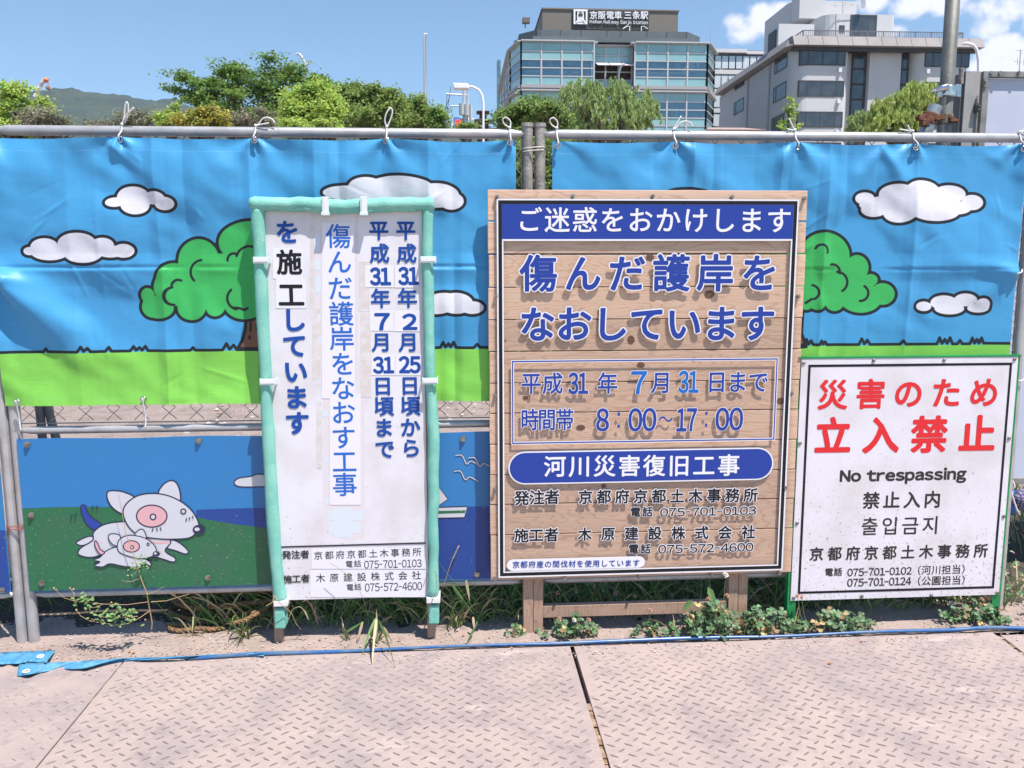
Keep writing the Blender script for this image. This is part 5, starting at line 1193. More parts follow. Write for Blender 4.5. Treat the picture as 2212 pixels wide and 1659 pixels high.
# seed spikes and creepers hanging over the posts of the foam edged sign
def vine(path, label, r=.0010, m=None, spikes=0):
    P = [at(x, y, Y) for (x, y, Y) in path]; tt = np.linspace(0, len(P)-1, len(P)*6); Q = np.stack([np.interp(tt, np.arange(len(P)), [p[k] for p in P]) for k in range(3)], 1)
    for _ in range(4): Q[1:-1] = (Q[:-2]+2*Q[1:-1]+Q[2:])/4
    mb = MB().tube(Q, r, 5)
    for i in range(spikes):
        q = Q[-1-i//2]; mb.sphere((q[0]+(.0016 if i % 2 else -.0016), q[1], q[2]), .0021, 5, 3, sc=(.8, .8, 1.6))
    return tag(mb.build('grass_stalk', m or stemb, None, True, origin=np.array(P[0])), label, 'grass stalk')
vine([c2(160, 130)+(-.125,), c2(200, 190)+(-.135,), c2(300, 270)+(-.10,), c2(330, 350)+(-.08,), c2(370, 400)+(-.07,)], 'thin dry stalk crossing the left foam sleeve', .0012)
vine([c2(160, 130)+(-.125,), c2(150, 185)+(-.125,), c2(95, 215)+(-.11,)], 'curled dry tip left of the left foam sleeve', .0022)
vine([c2(270, 330)+(-.10,), c2(300, 240)+(-.09,), c2(360, 215)+(-.10,), c2(400, 250)+(-.10,), c2(430, 318)+(-.10,)], 'arching pale seed head right of the left foam sleeve', .0011, grassd, 16)
vine([c2(900, 290)+(-.06,), c2(870, 160)+(-.10,), c2(790, 0)+(-.12,), c2(600, -130)+(-.115,)], 'thin green stalk across the bottom of the narrow white sign', .0008, stemg)
vine([c2(1330, 330)+(-.10,), c2(1400, 200)+(-.13,), c2(1450, 80)+(-.13,), c2(1440, -60)+(-.13,), c2(1380, -70)+(-.13,), c2(1340, 60)+(-.12,)], 'creeping grass stalk over the right foam sleeve', .0011, stemg)
vine([c2(1745, 250)+(-.04,), c2(1640, 90)+(-.06,), c2(1500, -80)+(-.07,), c2(1400, -230)+(-.10,)], 'long grass stalk leaning from the wooden sign to the foam edge', .0010, grassg)
vine([c2(1500, 60)+(-.04,), c2(1560, -130)+(-.045,), c2(1620, -260)+(-.045,)], 'brown seed spike in front of the printed boat', .0016, grassd, 14)
# tall weed at the left
wd = empty('tall_weed', tuple(gnd(*c1(1320, 430), 0)), 'tall thin weed with pale leaves growing in front of the dog picture', 'weed')
m = MB()
def path3(L_): return [at(x, y, Y) for (x, y, Y) in [c1(a, b)+(c,) for a, b, c in L_]]
stemL = [[(1320, 440, -.03), (1325, 380, -.035), (1300, 250, -.045), (1280, 130, -.055), (1230, 0, -.06), (1180, -150, -.06), (1150, -250, -.06), (1090, -420, -.06), (1060, -600, -.06), (1030, -740, -.06)],
    [(1280, 135, -.055), (1350, 110, -.07), (1430, 65, -.08)], [(1215, -5, -.06), (1150, 22, -.07), (1080, 20, -.08)],
    [(1300, 280, -.045), (1230, 330, -.09), (1130, 385, -.11), (1040, 402, -.12), (900, 385, -.13), (780, 365, -.13), (700, 320, -.13), (660, 260, -.13)],
    [(1290, 200, -.05), (1100, 225, -.08), (900, 218, -.11), (720, 200, -.12), (640, 190, -.12), (560, 165, -.12), (520, 130, -.12), (470, 80, -.12)],
    [(900, 218, -.11), (820, 250, -.12), (760, 240, -.12)], [(1200, 325, -.1), (1000, 340, -.12), (880, 330, -.12), (800, 300, -.12), (740, 270, -.12)], [(640, 190, -.12), (650, 130, -.12), (610, 80, -.12)], [(1310, 200, -.05), (1450, 190, -.04), (1650, 130, -.02)]]
for q in stemL: P = path3(q); m.tube(P, list(np.linspace(.0026 if len(q) > 9 else .0013, .0007, len(P))), 6)
for a, b, c in ((470, 80, -.12), (490, 95, -.12), (610, 80, -.12), (640, 90, -.12), (970, 205, -.1), (665, 270, -.13), (690, 300, -.13), (800, 350, -.12), (760, 350, -.12), (820, 360, -.12), (1265, 355, -.06)): p = at(*c1(a, b), c); m.sphere(p, .0035, 6, 4)
m.build('stem', stemb, wd)
lv = MB(); rs = random.Random(8)
for (a, b, c, n, sp, sz) in ((660, 170, -.12, 9, .012, .014), (740, 230, -.12, 10, .018, .015), (760, 165, -.12, 5, .01, .014), (830, 295, -.12, 9, .018, .013), (900, 320, -.12, 9, .018, .013), (960, 360, -.125, 10, .015, .013), (1040, 290, -.12, 44, .022, .011), (1090, 300, -.12, 14, .018, .011), (1020, 400, -.12, 5, .01, .016), (1150, 420, -.1, 5, .02, .015), (1180, 320, -.1, 6, .015, .013), (1210, -105, -.065, 20, .016, .010), (1190, -70, -.065, 12, .02, .009), (1225, -190, -.065, 7, .008, .008)):
    for k in range(n):
        p = at(*c1(a, b), c)+np.array([rs.gauss(0, sp), rs.gauss(0, sp*.6), rs.gauss(0, sp*.6)]); dr = (rs.gauss(0, 1), rs.gauss(-.3, .6), rs.gauss(.2, .5)); leaf(lv, p, dr, (rs.gauss(0, .4), -.5, 1), sz*rs.uniform(.8, 1.7), sz*.36)
lv.build('leaves', leafp, wd, kind='stuff')

# dark grass behind the fence, and the weedy patch right of the signs
rs = random.Random(5); gm = MB()
for k in range(4600):
    x = rs.uniform(-1.4, 1.9); y = .03+rs.random()**1.3*.95; h = rs.uniform(.06, .26)*(1 if x < .1 else .8)
    if x < -1.3: continue
    a = rs.uniform(0, tau); blade(gm, (x, y, 0), (x+h*.9*cos(a), y+h*.7*sin(a), h*rs.uniform(.3, 1)), rs.uniform(.0015, .004), h*.2, 1 if rs.random() < .25 else 0, 4)
for k in range(700):                       # sparse at the far left
    x = rs.uniform(-2.2, -1.25); y = .25+rs.random()*.6; h = rs.uniform(.05, .2); a = rs.uniform(0, tau); blade(gm, (x, y, 0), (x+h*cos(a), y+h*.7*sin(a), h*.6), .002, h*.2, 0, 4)
gm.build('grass', [grassg, grassd], None, kind='stuff')
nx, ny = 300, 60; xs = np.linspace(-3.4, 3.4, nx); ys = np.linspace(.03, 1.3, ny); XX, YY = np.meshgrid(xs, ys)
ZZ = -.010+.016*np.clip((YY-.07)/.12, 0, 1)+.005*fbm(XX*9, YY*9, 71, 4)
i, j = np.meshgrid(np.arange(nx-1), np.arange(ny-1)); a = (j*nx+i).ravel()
make('shade_ground', np.stack([XX, YY, ZZ], -1).reshape(-1, 3), np.stack([a, a+1, a+nx+1, a+nx], 1), mat('shade_dark_ground', (.055, .042, .032), .95, col2=(.09, .065, .05), nscale=14, bump=.8, bscale=90), None, True, kind='structure')  # dark sheet over the sand; the fence's shade is put into its colour
rs = random.Random(6); gm = MB()
for k in range(2600):
    x = rs.uniform(1.74, 3.4); y = rs.uniform(-.12, 2.2) if x > 1.80 else rs.uniform(.0, .6); z = 0; h = rs.uniform(.02, .12)+.09*max(0, y)
    if k % 3 == 0: a = rs.uniform(0, tau); blade(gm, (x, y, 0), (x+h*.7*cos(a), y+h*.5*sin(a), h*1.3), rs.uniform(.0015, .0035), h*.2, 3 if rs.random() < .3 else 2, 4)
    else:
        top = np.array([x, y, h]); tl = np.array([rs.gauss(0, .5), rs.gauss(-.4, .4), 1.0]); a0 = rs.uniform(0, tau)
        e1 = np.cross(tl, [cos(a0), sin(a0), 0]); e1 /= np.linalg.norm(e1)+1e-9; e2 = np.cross(tl, e1); e2 /= np.linalg.norm(e2)+1e-9; sz = rs.uniform(.009, .016)
        for j in range(3): b_ = a0+j*tau/3; leaf(gm, top, e1*cos(b_)+e2*sin(b_), tl, sz, sz*.5, 0 if rs.random() < .85 else 1)
rs2 = random.Random(9)
for k in range(1500):                      # clover deep in the shade behind the fence
    x = rs2.uniform(.05, 1.8); y = rs2.uniform(.06, .9); h = rs2.uniform(.02, .16)
    top = np.array([x, y, h]); tl = np.array([rs2.gauss(0, .5), rs2.gauss(-.4, .4), 1.0]); a0 = rs2.uniform(0, tau)
    e1 = np.cross(tl, [cos(a0), sin(a0), 0]); e1 /= np.linalg.norm(e1)+1e-9; e2 = np.cross(tl, e1); e2 /= np.linalg.norm(e2)+1e-9; sz = rs2.uniform(.009, .015)
    for j in range(3): b_ = a0+j*tau/3; leaf(gm, top, e1*cos(b_)+e2*sin(b_), tl, sz, sz*.5, 0)
gm.build('clover_ground_cover', [leafg, flowp, grassg, grassd], None, kind='stuff')
# small dead leaves on the ground
dm = MB(); rs = random.Random(77)
for (x, y) in [c2(520, 470), c1(1120, 640), c1(1140, 650), c4(790, 640), c2(2030, 555), c4(510, 840), c1(410, 608), c2(1000, 470), c2(1170, 480), (1000, 1372)]:
    p = gnd(x, y, .006); leaf(dm, p, (rs.gauss(0, 1), rs.gauss(0, 1), .1), (0, 0, 1), .016, .005, 0, .5)
dm.build('dead_leaves', mat('dead_leaf', (.36, .17, .08), .8), None, kind='stuff')

# ---------------------------------------------------------------- scaffold post, gate and its clamps behind the fence at the right
def c6(x, y): return (1974.8+x*.1389, 109.7+y*.1389)
SY = .30
pole_m = mat('scaffold_tube', (.17, .17, .155), .5, .25, col2=(.12, .12, .105), nscale=9, col3=(.30, .20, .13), n3scale=60, n3min=.62, n3max=.72, bump=.2, bscale=200)
xp = at(*c6(540, 100), SY)[0]
sc = empty('scaffold_pole', (xp, SY, 0), 'tall grey scaffold pole standing behind the right end of the fence', 'pole')
MB().cyl((xp, SY, 0), (xp, SY, 3.2), .0262, n=24).build('tube', pole_m, sc, smooth=True)
cz = at(*c6(530, 632), SY)[2]
cl = MB(); 
ring = [(xp+.033*cos(a), SY+.033*sin(a)) for a in np.linspace(0, tau, 24, endpoint=False)]
for dz, rr_ in ((-.018, 1.0), (-.012, 1.12), (.006, 1.15), (.018, 1.0)): pass
cl.tube([(xp, SY, cz-.024), (xp, SY, cz-.019), (xp, SY, cz+.013), (xp, SY, cz+.020)], [.030, .036, .037, .031], 20)
cl.box(xp+.030, xp+.052, SY-.012, SY+.016, cz-.022, cz+.026)
cl.tube([(xp-.018, SY-.034, cz+.008), (xp-.045, SY-.040, cz+.002), (xp-.070, SY-.040, cz-.006)], [.013, .012, .006], 10)
cl.cyl((xp-.066, SY-.040, cz-.005), (xp-.084, SY-.040, cz-.010), .0065, n=8)
cl.build('clamp', chrome, sc, smooth=False, bevel=.002)
st_t = at(*c6(340, 858), SY-.06); st_b = at(*c6(150, 1330), SY-.06)
stub = empty('pipe_stub', tuple(st_b), 'short slanting pipe end held by rusty clamps beside the scaffold pole', 'pipe')
dd = (st_t-st_b)/np.linalg.norm(st_t-st_b)
mb = MB(); mb.cyl(st_b-dd*.25, st_t, .0243, n=22, cap=False); mb.cyl(st_b-dd*.25, st_t, .0215, n=22, cap=False)
u = np.cross(dd, [0, 1, 0]); u /= np.linalg.norm(u); w = np.cross(dd, u); k = 22
A = [st_t+.0243*(u*cos(tau*i/k)+w*sin(tau*i/k)) for i in range(k)]; B = [st_t+.0215*(u*cos(tau*i/k)+w*sin(tau*i/k)) for i in range(k)]
mb.add(A+B, [(i, (i+1) % k, k+(i+1) % k, k+i) for i in range(k)])
mb.build('tube', mat('stub_tube', (.42, .43, .44), .4, .5, col2=(.22, .24, .24), nscale=12), stub, smooth=True)
cm = MB(); pc = at(*c6(230, 1060), SY-.06)
cm.cyl(pc-dd*.020, pc+dd*.020, .030, n=12); 
for (x, y, s_, YY_) in ((110, 1030, .014, SY-.085), (170, 1110, .016, SY-.09), (60, 1040, .008, SY-.08), (350, 1040, .012, SY-.08), (420, 1025, .013, SY-.05), (600, 1080, .012, SY-.03), (650, 1090, .008, SY-.03), (570, 1040, .009, SY-.03)):
    p = at(*c6(x, y), YY_); cm.box(p[0]-s_, p[0]+s_*.8, p[1]-s_*.8, p[1]+s_, p[2]-s_*.9, p[2]+s_*.6)
p = at(*c6(20, 1030), SY-.085); q = at(*c6(160, 1060), SY-.085); cm.cyl(p, q, .005, n=6); p = at(*c6(560, 1090), SY-.04); q = at(*c6(695, 1085), SY-.04); cm.cyl(p, q, .0045, n=6)
cm.build('clamp', rust, stub, bevel=.003)
pc = at(*c6(500, 1060), SY-.0); MB().cyl((xp, SY, pc[2]-.022), (xp, SY, pc[2]+.016), .031, n=14).build('clamp', mat('dirty_iron', (.22, .19, .15), .7, .3, col2=(.12, .08, .05), nscale=40), stub, bevel=.002)
pg = empty('gate_post', tuple(at(*c6(880, 1290), .34)*np.array([1, 1, 0])), 'grey steel channel post beside the pale gate panel', 'post')
a = at(*c6(905, 600), .34); xw = abs(at(*c6(1020, 600), .34)[0]-at(*c6(790, 600), .34)[0])/2; zt = at(*c6(910, 318), .34)[2]
post_m = mat('channel_paint', (.36, .34, .32), .6, .1, col2=(.30, .28, .27), nscale=10)
MB().box(a[0]-xw, a[0]+xw, .34, .343, 0, zt).box(a[0]-xw, a[0]-xw+.004, .343, .41, 0, zt).box(a[0]+xw-.004, a[0]+xw, .343, .41, 0, zt).build('channel', post_m, pg)
MB().box(a[0]-xw-.010, a[0]-xw-.001, .350, .41, 0, zt-.004).build('flange', mat('channel_dark', (.15, .15, .14), .7), pg)
p0 = at(*c6(735, 310), .35); p1 = at(*c6(725, 520), .35)
MB().cyl(p1, p0, .0095, n=12).cyl(p0, p0+np.array([0, 0, .010]), .0105, n=8).build('hinge_pin', galv_old, pg)
h0 = at(*c6(935, 960), .333); h1 = at(*c6(1000, 820), .333); MB().box(h0[0], h1[0], .325, .338, h0[2], h1[2]).box(h0[0]+.003, h1[0]+.006, .318, .325, h0[2]+.008, h0[2]+.014).box(h0[0]+.003, h1[0]+.006, .318, .325, h1[2]-.014, h1[2]-.008).build('latch', mat('latch_iron', (.10, .10, .10), .6, .4), pg)
h0 = at(*c6(972, 1240), .333); h1 = at(*c6(1000, 700), .333); MB().tube([(h0[0]+.003, .334, 1.2), (h1[0]-.002, .334, h1[2])], .0035, 8).build('rod', galv_old, pg)
gp = empty('sheet_gate', tuple(at(2200, 1045, .36)*np.array([1, 1, 0])), 'pale lavender sheet panel with a bolted grey steel frame at the right edge', 'gate')
gx0 = at(*c6(1075, 500), .36)[0]-.004; gz1 = at(*c6(1300, 318), .36)[2]; gz0 = at(2200, 1045, .36)[2]; gx1 = gx0+1.6; fw = .026
steel_f = mat('gate_frame', (.27, .26, .25), .6, .2, col2=(.19, .18, .17), nscale=15)
MB().box(gx0+fw, gx1-fw, .372, .378, gz0+fw, gz1-fw).build('sheet', mat('lavender_sheet', (.50, .52, .62), .55, col2=(.46, .48, .58), nscale=3), gp)
for q in ((gx0, gx0+fw, gz0, gz1), (gx1-fw, gx1, gz0, gz1), (gx0+fw, gx1-fw, gz1-fw*.9, gz1), (gx0+fw, gx1-fw, gz0, gz0+fw)): MB().box(q[0], q[1], .355, .381, q[2], q[3]).build('frame_bar', steel_f, gp, bevel=.002)
for x, y in ((1195, 345), (1330, 345), (1102, 457), (1095, 550), (1620, 345)):
    p = at(*c6(x, y), .355); MB().cyl((p[0], .356, p[2]), (p[0], .349, p[2]), .0068, n=10).build('bolt', bolt_m, gp)
for z in (.35, .8): MB().cyl((gx1-.02, .39, 0), (gx1-.02, .39, gz1), .02, n=8).build('support_post', galv_old, gp); break
# bundle of cloth at the right edge
plaid = bpy.data.materials.new('plaid_cloth'); plaid.use_nodes = True; t = plaid.node_tree; b = t.nodes['Principled BSDF']; b.inputs['Roughness'].default_value = .9
co = N(t, 'ShaderNodeTexCoord'); w1 = N(t, 'ShaderNodeTexWave', i_Scale=26.0); w1.bands_direction = 'X'; w2 = N(t, 'ShaderNodeTexWave', i_Scale=26.0); w2.bands_direction = 'Z'; L(t, co.outputs['Object'], w1.inputs[0]); L(t, co.outputs['Object'], w2.inputs[0])
mx = N(t, 'ShaderNodeMix', data_type='RGBA'); mx.inputs['A'].default_value = (.06, .07, .16, 1); mx.inputs['B'].default_value = (.45, .35, .42, 1); pw = N(t, 'ShaderNodeMath', operation='MULTIPLY'); L(t, w1.outputs['Fac'], pw.inputs[0]); L(t, w2.outputs['Fac'], pw.inputs[1]); L(t, pw.outputs[0], mx.inputs['Factor']); L(t, mx.outputs['Result'], b.inputs['Base Color'])
def blob(c, r, sc, seed, name, m):
    mb = MB().sphere(c, r, 20, 14, sc=sc); V = np.array(mb.v); V += (V-np.array(c))*(.16*vnoise(V[:, 0]*16+seed, V[:, 2]*16, seed)[:, None]+.10*vnoise(V[:, 0]*34, V[:, 2]*34+V[:, 1]*20, seed+1)[:, None])
    return make(name, V, mb.f, m, None, True, origin=np.array(c))
tag(blob(at(2208, 1078, .20), .045, (1.0, .8, 1.0), 3, 'cloth_bundle', plaid), 'small plaid cloth bundle at the right edge below the pale panel', 'cloth')
tag(blob(at(2178, 1085, .24), .050, (.75, .7, 1.25), 5, 'blue_bag', mat('blue_bag_cloth', (.01, .12, .42), .5)), 'small blue bag hanging behind the right edge of the no trespassing sign', 'bag')
cq = [at(x, y, .05) for x, y in ((2186, 1046), (2184, 1052), (2190, 1068), (2194, 1072))]
cd = [at(x, y, .02) for x, y in ((2183, 1062), (2192, 1050), (2188, 1040), (2180, 1045), (2186, 1070), (2196, 1100), (2203, 1112))]
tag(MB().tube(cd, .0035, 7).build('cord', cordw, None, True, origin=cd[0]), 'loose white cord hanging beside the right edge of the no trespassing sign', 'cord')
cd = [at(x, y, -.03) for x, y in ((2190, 822), (2196, 820), (2204, 824), (2216, 818))]
tag(MB().tube(cd, .0035, 7).build('cord', cordw, None, True, origin=cd[0]), 'short white cord at the upper right corner of the no trespassing sign', 'cord')
# dark hoses seen through the mesh at the left
for k, (x0, x1, lb) in enumerate(((85, 92, 'left of two dark hoses leaning behind the wire mesh at the left'), (105, 122, 'right of two dark hoses leaning behind the wire mesh at the left'))):
    P = [at(x0, 862, .7), at(x0+2, 895, .7), at(x1, 950, .7), at(x1+12, 1100, .7)]; P[0][2] += .3; P[0][0] -= .02
    tag(MB().tube(P, .018, 10).build('dark_hose', mat('dark_hose', (.035, .04, .05), .5), None, True, origin=P[0]), lb, 'hose')
# ================================================================ background
def X_at(px, Y, py=200): return at(px, py, Y)[0]
def Z_at(py, Y, px=1300): return at(px, py, Y)[2]
hill_m = mat('wooded_hill', (.020, .040, .032), .95, col2=(.032, .056, .036), nscale=.02, nmin=.4, nmax=.6, bump=1.0, bscale=.06, bdist=14.0)
# wooded ridge
ridge = [(-700, 240), (-300, 225), (-60, 222), (60, 212), (95, 205), (120, 208), (150, 206), (185, 204), (215, 212), (245, 210), (270, 206), (300, 210), (340, 220), (370, 226), (450, 232), (600, 240), (800, 250), (1000, 268), (1200, 290), (1500, 320), (2000, 350)]
YH = 1500.0
rx = np.array([X_at(a, YH, b) for a, b in ridge]); rz_ = np.array([at(a, b, YH)[2] for a, b in ridge])
nx, ny = 420, 40; xs = np.linspace(rx[0], rx[-1], nx); vs = np.linspace(0, 1, ny); XX, VV = np.meshgrid(xs, vs)
Hh = np.interp(XX, rx, rz_); prof = np.sin(np.minimum(VV*1.25, 1)*pi/2); YY = YH-520+VV*700
ZZ = Hh*prof*(1-.25*np.maximum(0, VV-.8)/.2)+10*fbm(XX/70, YY/90, 3, 4)*np.minimum(1, VV*3)*prof+5.5*np.abs(vnoise(XX/11, YY/13, 8))*prof+2.5*np.abs(vnoise(XX/5, YY/6, 9))*prof
i, j = np.meshgrid(np.arange(nx-1), np.arange(ny-1)); a = (j*nx+i).ravel()
make('hills', np.stack([XX, YY, ZZ-3], -1).reshape(-1, 3), np.stack([a, a+1, a+nx+1, a+nx], 1), hill_m, None, True, kind='structure', origin=np.array([0, YH, 0]))

# ---------------------------------------------------------------- railway station building
def z2(x, y): return (1042.2+x*.2728, y*.2728)
SX = lambda x, Y=75.0, y=400: X_at(z2(x, y)[0], Y, z2(x, y)[1])
SZ = lambda y, Y=75.0, x=305: at(*z2(x, y), Y)[2]
teal = mat('teal_glass_panel', (.235, .42, .43), .12, col2=(.28, .48, .48), nscale=.35, spec=.9, var=.08)
vis = bpy.data.materials.new('window_glass'); vis.use_nodes = True; t = vis.node_tree; t.nodes.clear()
o_ = N(t, 'ShaderNodeOutputMaterial'); tr = N(t, 'ShaderNodeBsdfTransparent'); tr.inputs[0].default_value = (.55, .68, .70, 1); gl = N(t, 'ShaderNodeBsdfGlossy'); gl.inputs['Roughness'].default_value = .05; gl.inputs['Color'].default_value = (.85, .95, 1, 1)
lw = N(t, 'ShaderNodeLayerWeight', i_Blend=.5); pw = N(t, 'ShaderNodeMath', operation='POWER'); pw.inputs[1].default_value = 4; L(t, lw.outputs['Facing'], pw.inputs[0]); fr = N(t, 'ShaderNodeMath', operation='MULTIPLY_ADD'); fr.inputs[1].default_value = .6; fr.inputs[2].default_value = .16; L(t, pw.outputs[0], fr.inputs[0])
ms = N(t, 'ShaderNodeMixShader'); L(t, fr.outputs[0], ms.inputs[0]); L(t, tr.outputs[0], ms.inputs[1]); L(t, gl.outputs[0], ms.inputs[2]); L(t, ms.outputs[0], o_.inputs[0])
mull = mat('mullion_grey', (.50, .50, .50), .5, .1); trim = mat('trim_grey', (.36, .34, .35), .6); roofdk = mat('roof_band_slate', (.10, .12, .13), .6, col2=(.12, .14, .15), nscale=.4)
coreM = mat('station_interior', (.17, .20, .20), .9); paleM = mat('pale_box_white', (.55, .55, .55), .8)
louv = mat('louver_brown', (.20, .175, .145), .6); darkp = mat('sign_back_dark', (.05, .045, .04), .6); litw = mat('sign_letters_white', (.85, .84, .86), .4)
stn = empty('station_building', (SX(1000), 80, 0), 'teal glass railway station building with white lettering on its dark roof sign', 'building')
Y0 = 75.0; zt = SZ(318)
zs = [SZ(v) for v in (330, 403, 470, 535, 600, 672)]          # storey group at the top
pitch = SZ(330)-SZ(722)
ledge_t, ledge_b = SZ(672), SZ(722)
plan = [(SX(178, 98), 98.0), (SX(220, 78.5), 78.5), (SX(305), 75.0), (SX(884), 75.0), (SX(884), 76.3), (SX(1207), 76.3), (SX(1207), 75.0), (SX(1783), 75.0), (SX(1838, 78.5), 78.5), (SX(1838, 78.5), 98.0)]
plan[0] = (plan[1][0], 98.0)
cols = {1: [0, 1], 2: [0, (465-305)/579, (628-305)/579, (787-305)/579, 1], 4: [0, .34, .67, 1], 6: [0, (1308-1207)/576, (1468-1207)/576, (1625-1207)/576, 1], 7: [0, 1], 0: list(np.linspace(0, 1, 5)), 8: [0, .5, 1]}
def lerp(p, q, t_): return (p[0]+(q[0]-p[0])*t_, p[1]+(q[1]-p[1])*t_)
def wallbox(mb, p, q, z0, z1, out_, th, m=0):
    d = np.array([q[0]-p[0], q[1]-p[1]]); n_ = np.array([d[1], -d[0]])/np.linalg.norm(d)
    a0, a1 = np.array(p)+n_*out_, np.array(q)+n_*out_; b0, b1 = a0-n_*th, a1-n_*th
    mb.hexa([(a0[0], a0[1], z0), (a1[0], a1[1], z0), (b1[0], b1[1], z0), (b0[0], b0[1], z0)], [(a0[0], a0[1], z1), (a1[0], a1[1], z1), (b1[0], b1[1], z1), (b0[0], b0[1], z1)], m)
mm = MB(); rsb = random.Random(12); pale_boxes = MB()
ngroups = 4
for gidx in range(ngroups):
    dz = -pitch*gidx
    rows = [z+dz for z in zs]
    if rows[0] < 1: break
    for s_, cc in cols.items():
        p, q = plan[s_], plan[s_+1]
        for c in range(len(cc)-1):
            for r in range(5):
                z1, z0 = rows[r], rows[r+1]
                if z1 < 8.5 and gidx > 1: continue            # hidden behind trees and the fence from every useful side
                kind = 'v' if (r in (2, 3) if gidx == 0 else r in (1, 2)) else 's'
                if s_ == 4 and gidx == 0 and r in (2, 3): continue
                m = MB(); wallbox(m, lerp(p, q, cc[c]+.012/(1 if len(cc) > 2 else 1)), lerp(p, q, cc[c+1]-.012), z0+.07, z1-.07, .02, .05)
                m.build('glass_pane' if kind == 'v' else 'spandrel_panel', vis if kind == 'v' else teal, stn)
                if kind == 'v' and s_ in (2, 6, 4):  # added pale boxes behind the panes, standing in for reflected shapes
                    h = rsb.uniform(.3, .95); a_, b_ = sorted((rsb.uniform(.05, .5), rsb.uniform(.5, .95)))
                    P, Q = lerp(p, q, cc[c]+(cc[c+1]-cc[c])*a_), lerp(p, q, cc[c]+(cc[c+1]-cc[c])*b_)
                    wallbox(pale_boxes, P, Q, z1-(z1-z0)*h if rsb.random() < .5 else z0, z1 if rsb.random() < .5 else z0+(z1-z0)*h, -.35, .04)
        # mullions
        for c in cc: P = lerp(p, q, c); mm.box(P[0]-.07, P[0]+.07, P[1]-.10, P[1]+.05, rows[-1], rows[0])
        for z in rows: wallbox(mm, p, q, z-.05, z+.05, .07, .12)
    for s_ in (0, 1, 2, 3, 4, 5, 6, 7, 8): wallbox(mm, plan[s_], plan[s_+1], ledge_b+dz+.28*1, ledge_t+dz-.0, .25, .8, 1); wallbox(mm, plan[s_], plan[s_+1], ledge_b+dz, ledge_b+dz+.26, .10, .7, 1)
    for z in (rows[0]+.02,): 
        for s_ in (0, 1, 2, 3, 4, 5, 6, 7, 8): wallbox(mm, plan[s_], plan[s_+1], z, z+(zt-zs[0])*.8, .35, .9, 0)
mm.build('mullion_grid', [mull, trim], stn, kind='stuff'); pale_boxes.build('blind', paleM, stn, kind='stuff')
def prism(mb, poly, z0, z1, m=0):
    n = len(poly); mb.add([(p[0], p[1], z0) for p in poly]+[(p[0], p[1], z1) for p in poly], [tuple(range(n-1, -1, -1)), tuple(range(n, 2*n))]+[(i, (i+1) % n, n+(i+1) % n, n+i) for i in range(n)], m)
core = [(plan[1][0]+1.2, 97), (plan[1][0]+1.2, 79.5), (plan[2][0]+.6, 76.4), (plan[3][0]-.2, 76.4), (plan[3][0]-.2, 77.6), (plan[6][0]+.2, 77.6), (plan[6][0]+.2, 76.4), (plan[7][0]-.6, 76.4), (plan[8][0]-1.2, 79.5), (plan[8][0]-1.2, 97)]
m = MB(); prism(m, core, 0, zs[0]+.3); m.build('core_wall', coreM, stn)
# open terrace behind the red framed recess, with its pale awning
m = MB(); a0, a1 = SX(884, 76.3)+.1, SX(1207, 76.3)-.1
m.box(a0, a1, 77.1, 77.4, zs[4], zs[2]).build('terrace_back', mat('terrace_brown', (.10, .06, .055), .8), stn)
for k in range(3):
    b0, b1 = a0+(a1-a0)*k/3+.05, a0+(a1-a0)*(k+1)/3-.05
    MB().hexa([(b0, 75.1, SZ(523, 76)), (b1, 75.1, SZ(523, 76)), (b1, 75.2, SZ(523, 76)-.05), (b0, 75.2, SZ(523, 76)-.05)], [(b0, 76.2, SZ(484, 76)), (b1, 76.2, SZ(484, 76)), (b1, 76.3, SZ(484, 76)-.05), (b0, 76.3, SZ(484, 76)-.05)]).build('awning', mat('awning_cloth', (.72, .62, .66), .7), stn)
# stepped roof bands
def band(x0, x1, y0, y1, ch, Yf, depth, name, m_, seams=()):
    a, b_ = SX(x0, Yf), SX(x1, Yf); z1, z0 = SZ(y0, Yf), SZ(y1, Yf)
    m = MB(); prism(m, [(a, Yf+ch), (a+ch, Yf), (b_-ch, Yf), (b_, Yf+ch), (b_, Yf+depth), (a, Yf+depth)], z0, z1); o = m.build(name, m_, stn)
    if seams:
        j = MB()
        for s_ in seams: q = SX(s_, Yf); j.box(q-.03, q+.03, Yf-.02, Yf+.02, z0, z1)
        j.build('band_joint', darkp, o)
band(262, 1790, 283, 322, 1.6, 75.6, 20, 'roof_band', roofdk)
band(300, 1756, 231, 284, 1.6, 76.2, 19, 'roof_parapet', roofdk, (455, 617, 780, 985, 1095, 1300, 1455, 1612))
# louvred roof housing and its sign
Yb = 78.0; a, b_ = SX(475, Yb), SX(1543, Yb); z0, z1 = SZ(243, Yb), SZ(66, Yb)
MB().box(a+.1, b_-.1, Yb+.12, Yb+10, z0, z1-.1).build('plant_housing', mat('housing_dark', (.07, .062, .052), .8), stn)
lv_ = MB(); n = 22
for k in range(n): z = z0+(z1-z0)*(k+.5)/n; lv_.box(a, b_, Yb, Yb+.10, z-.05, z+.05); lv_.box(a, a+.1, Yb+.1, Yb+10, z-.05, z+.05)
lv_.box(a-.1, b_+.1, Yb-.1, Yb+10, z1-.04, z1+.08)
lv_.build('louvers', louv, stn, kind='stuff')
q0, q1 = SX(710, Yb), SX(1312, Yb); MB().box(q0, q1, Yb-.12, Yb-.02, SZ(226, Yb), SZ(70, Yb)).build('sign_back', darkp, stn)
YS = Yb-.20
sg = MB()
def r2_(x0, y0, x1, y1): p = at(*z2(x0, y0), YS); q = at(*z2(x1, y1), YS); return p[0], q[0], q[2], p[2]
xa, xb, za, zb = r2_(722, 74, 830, 193); w = .16
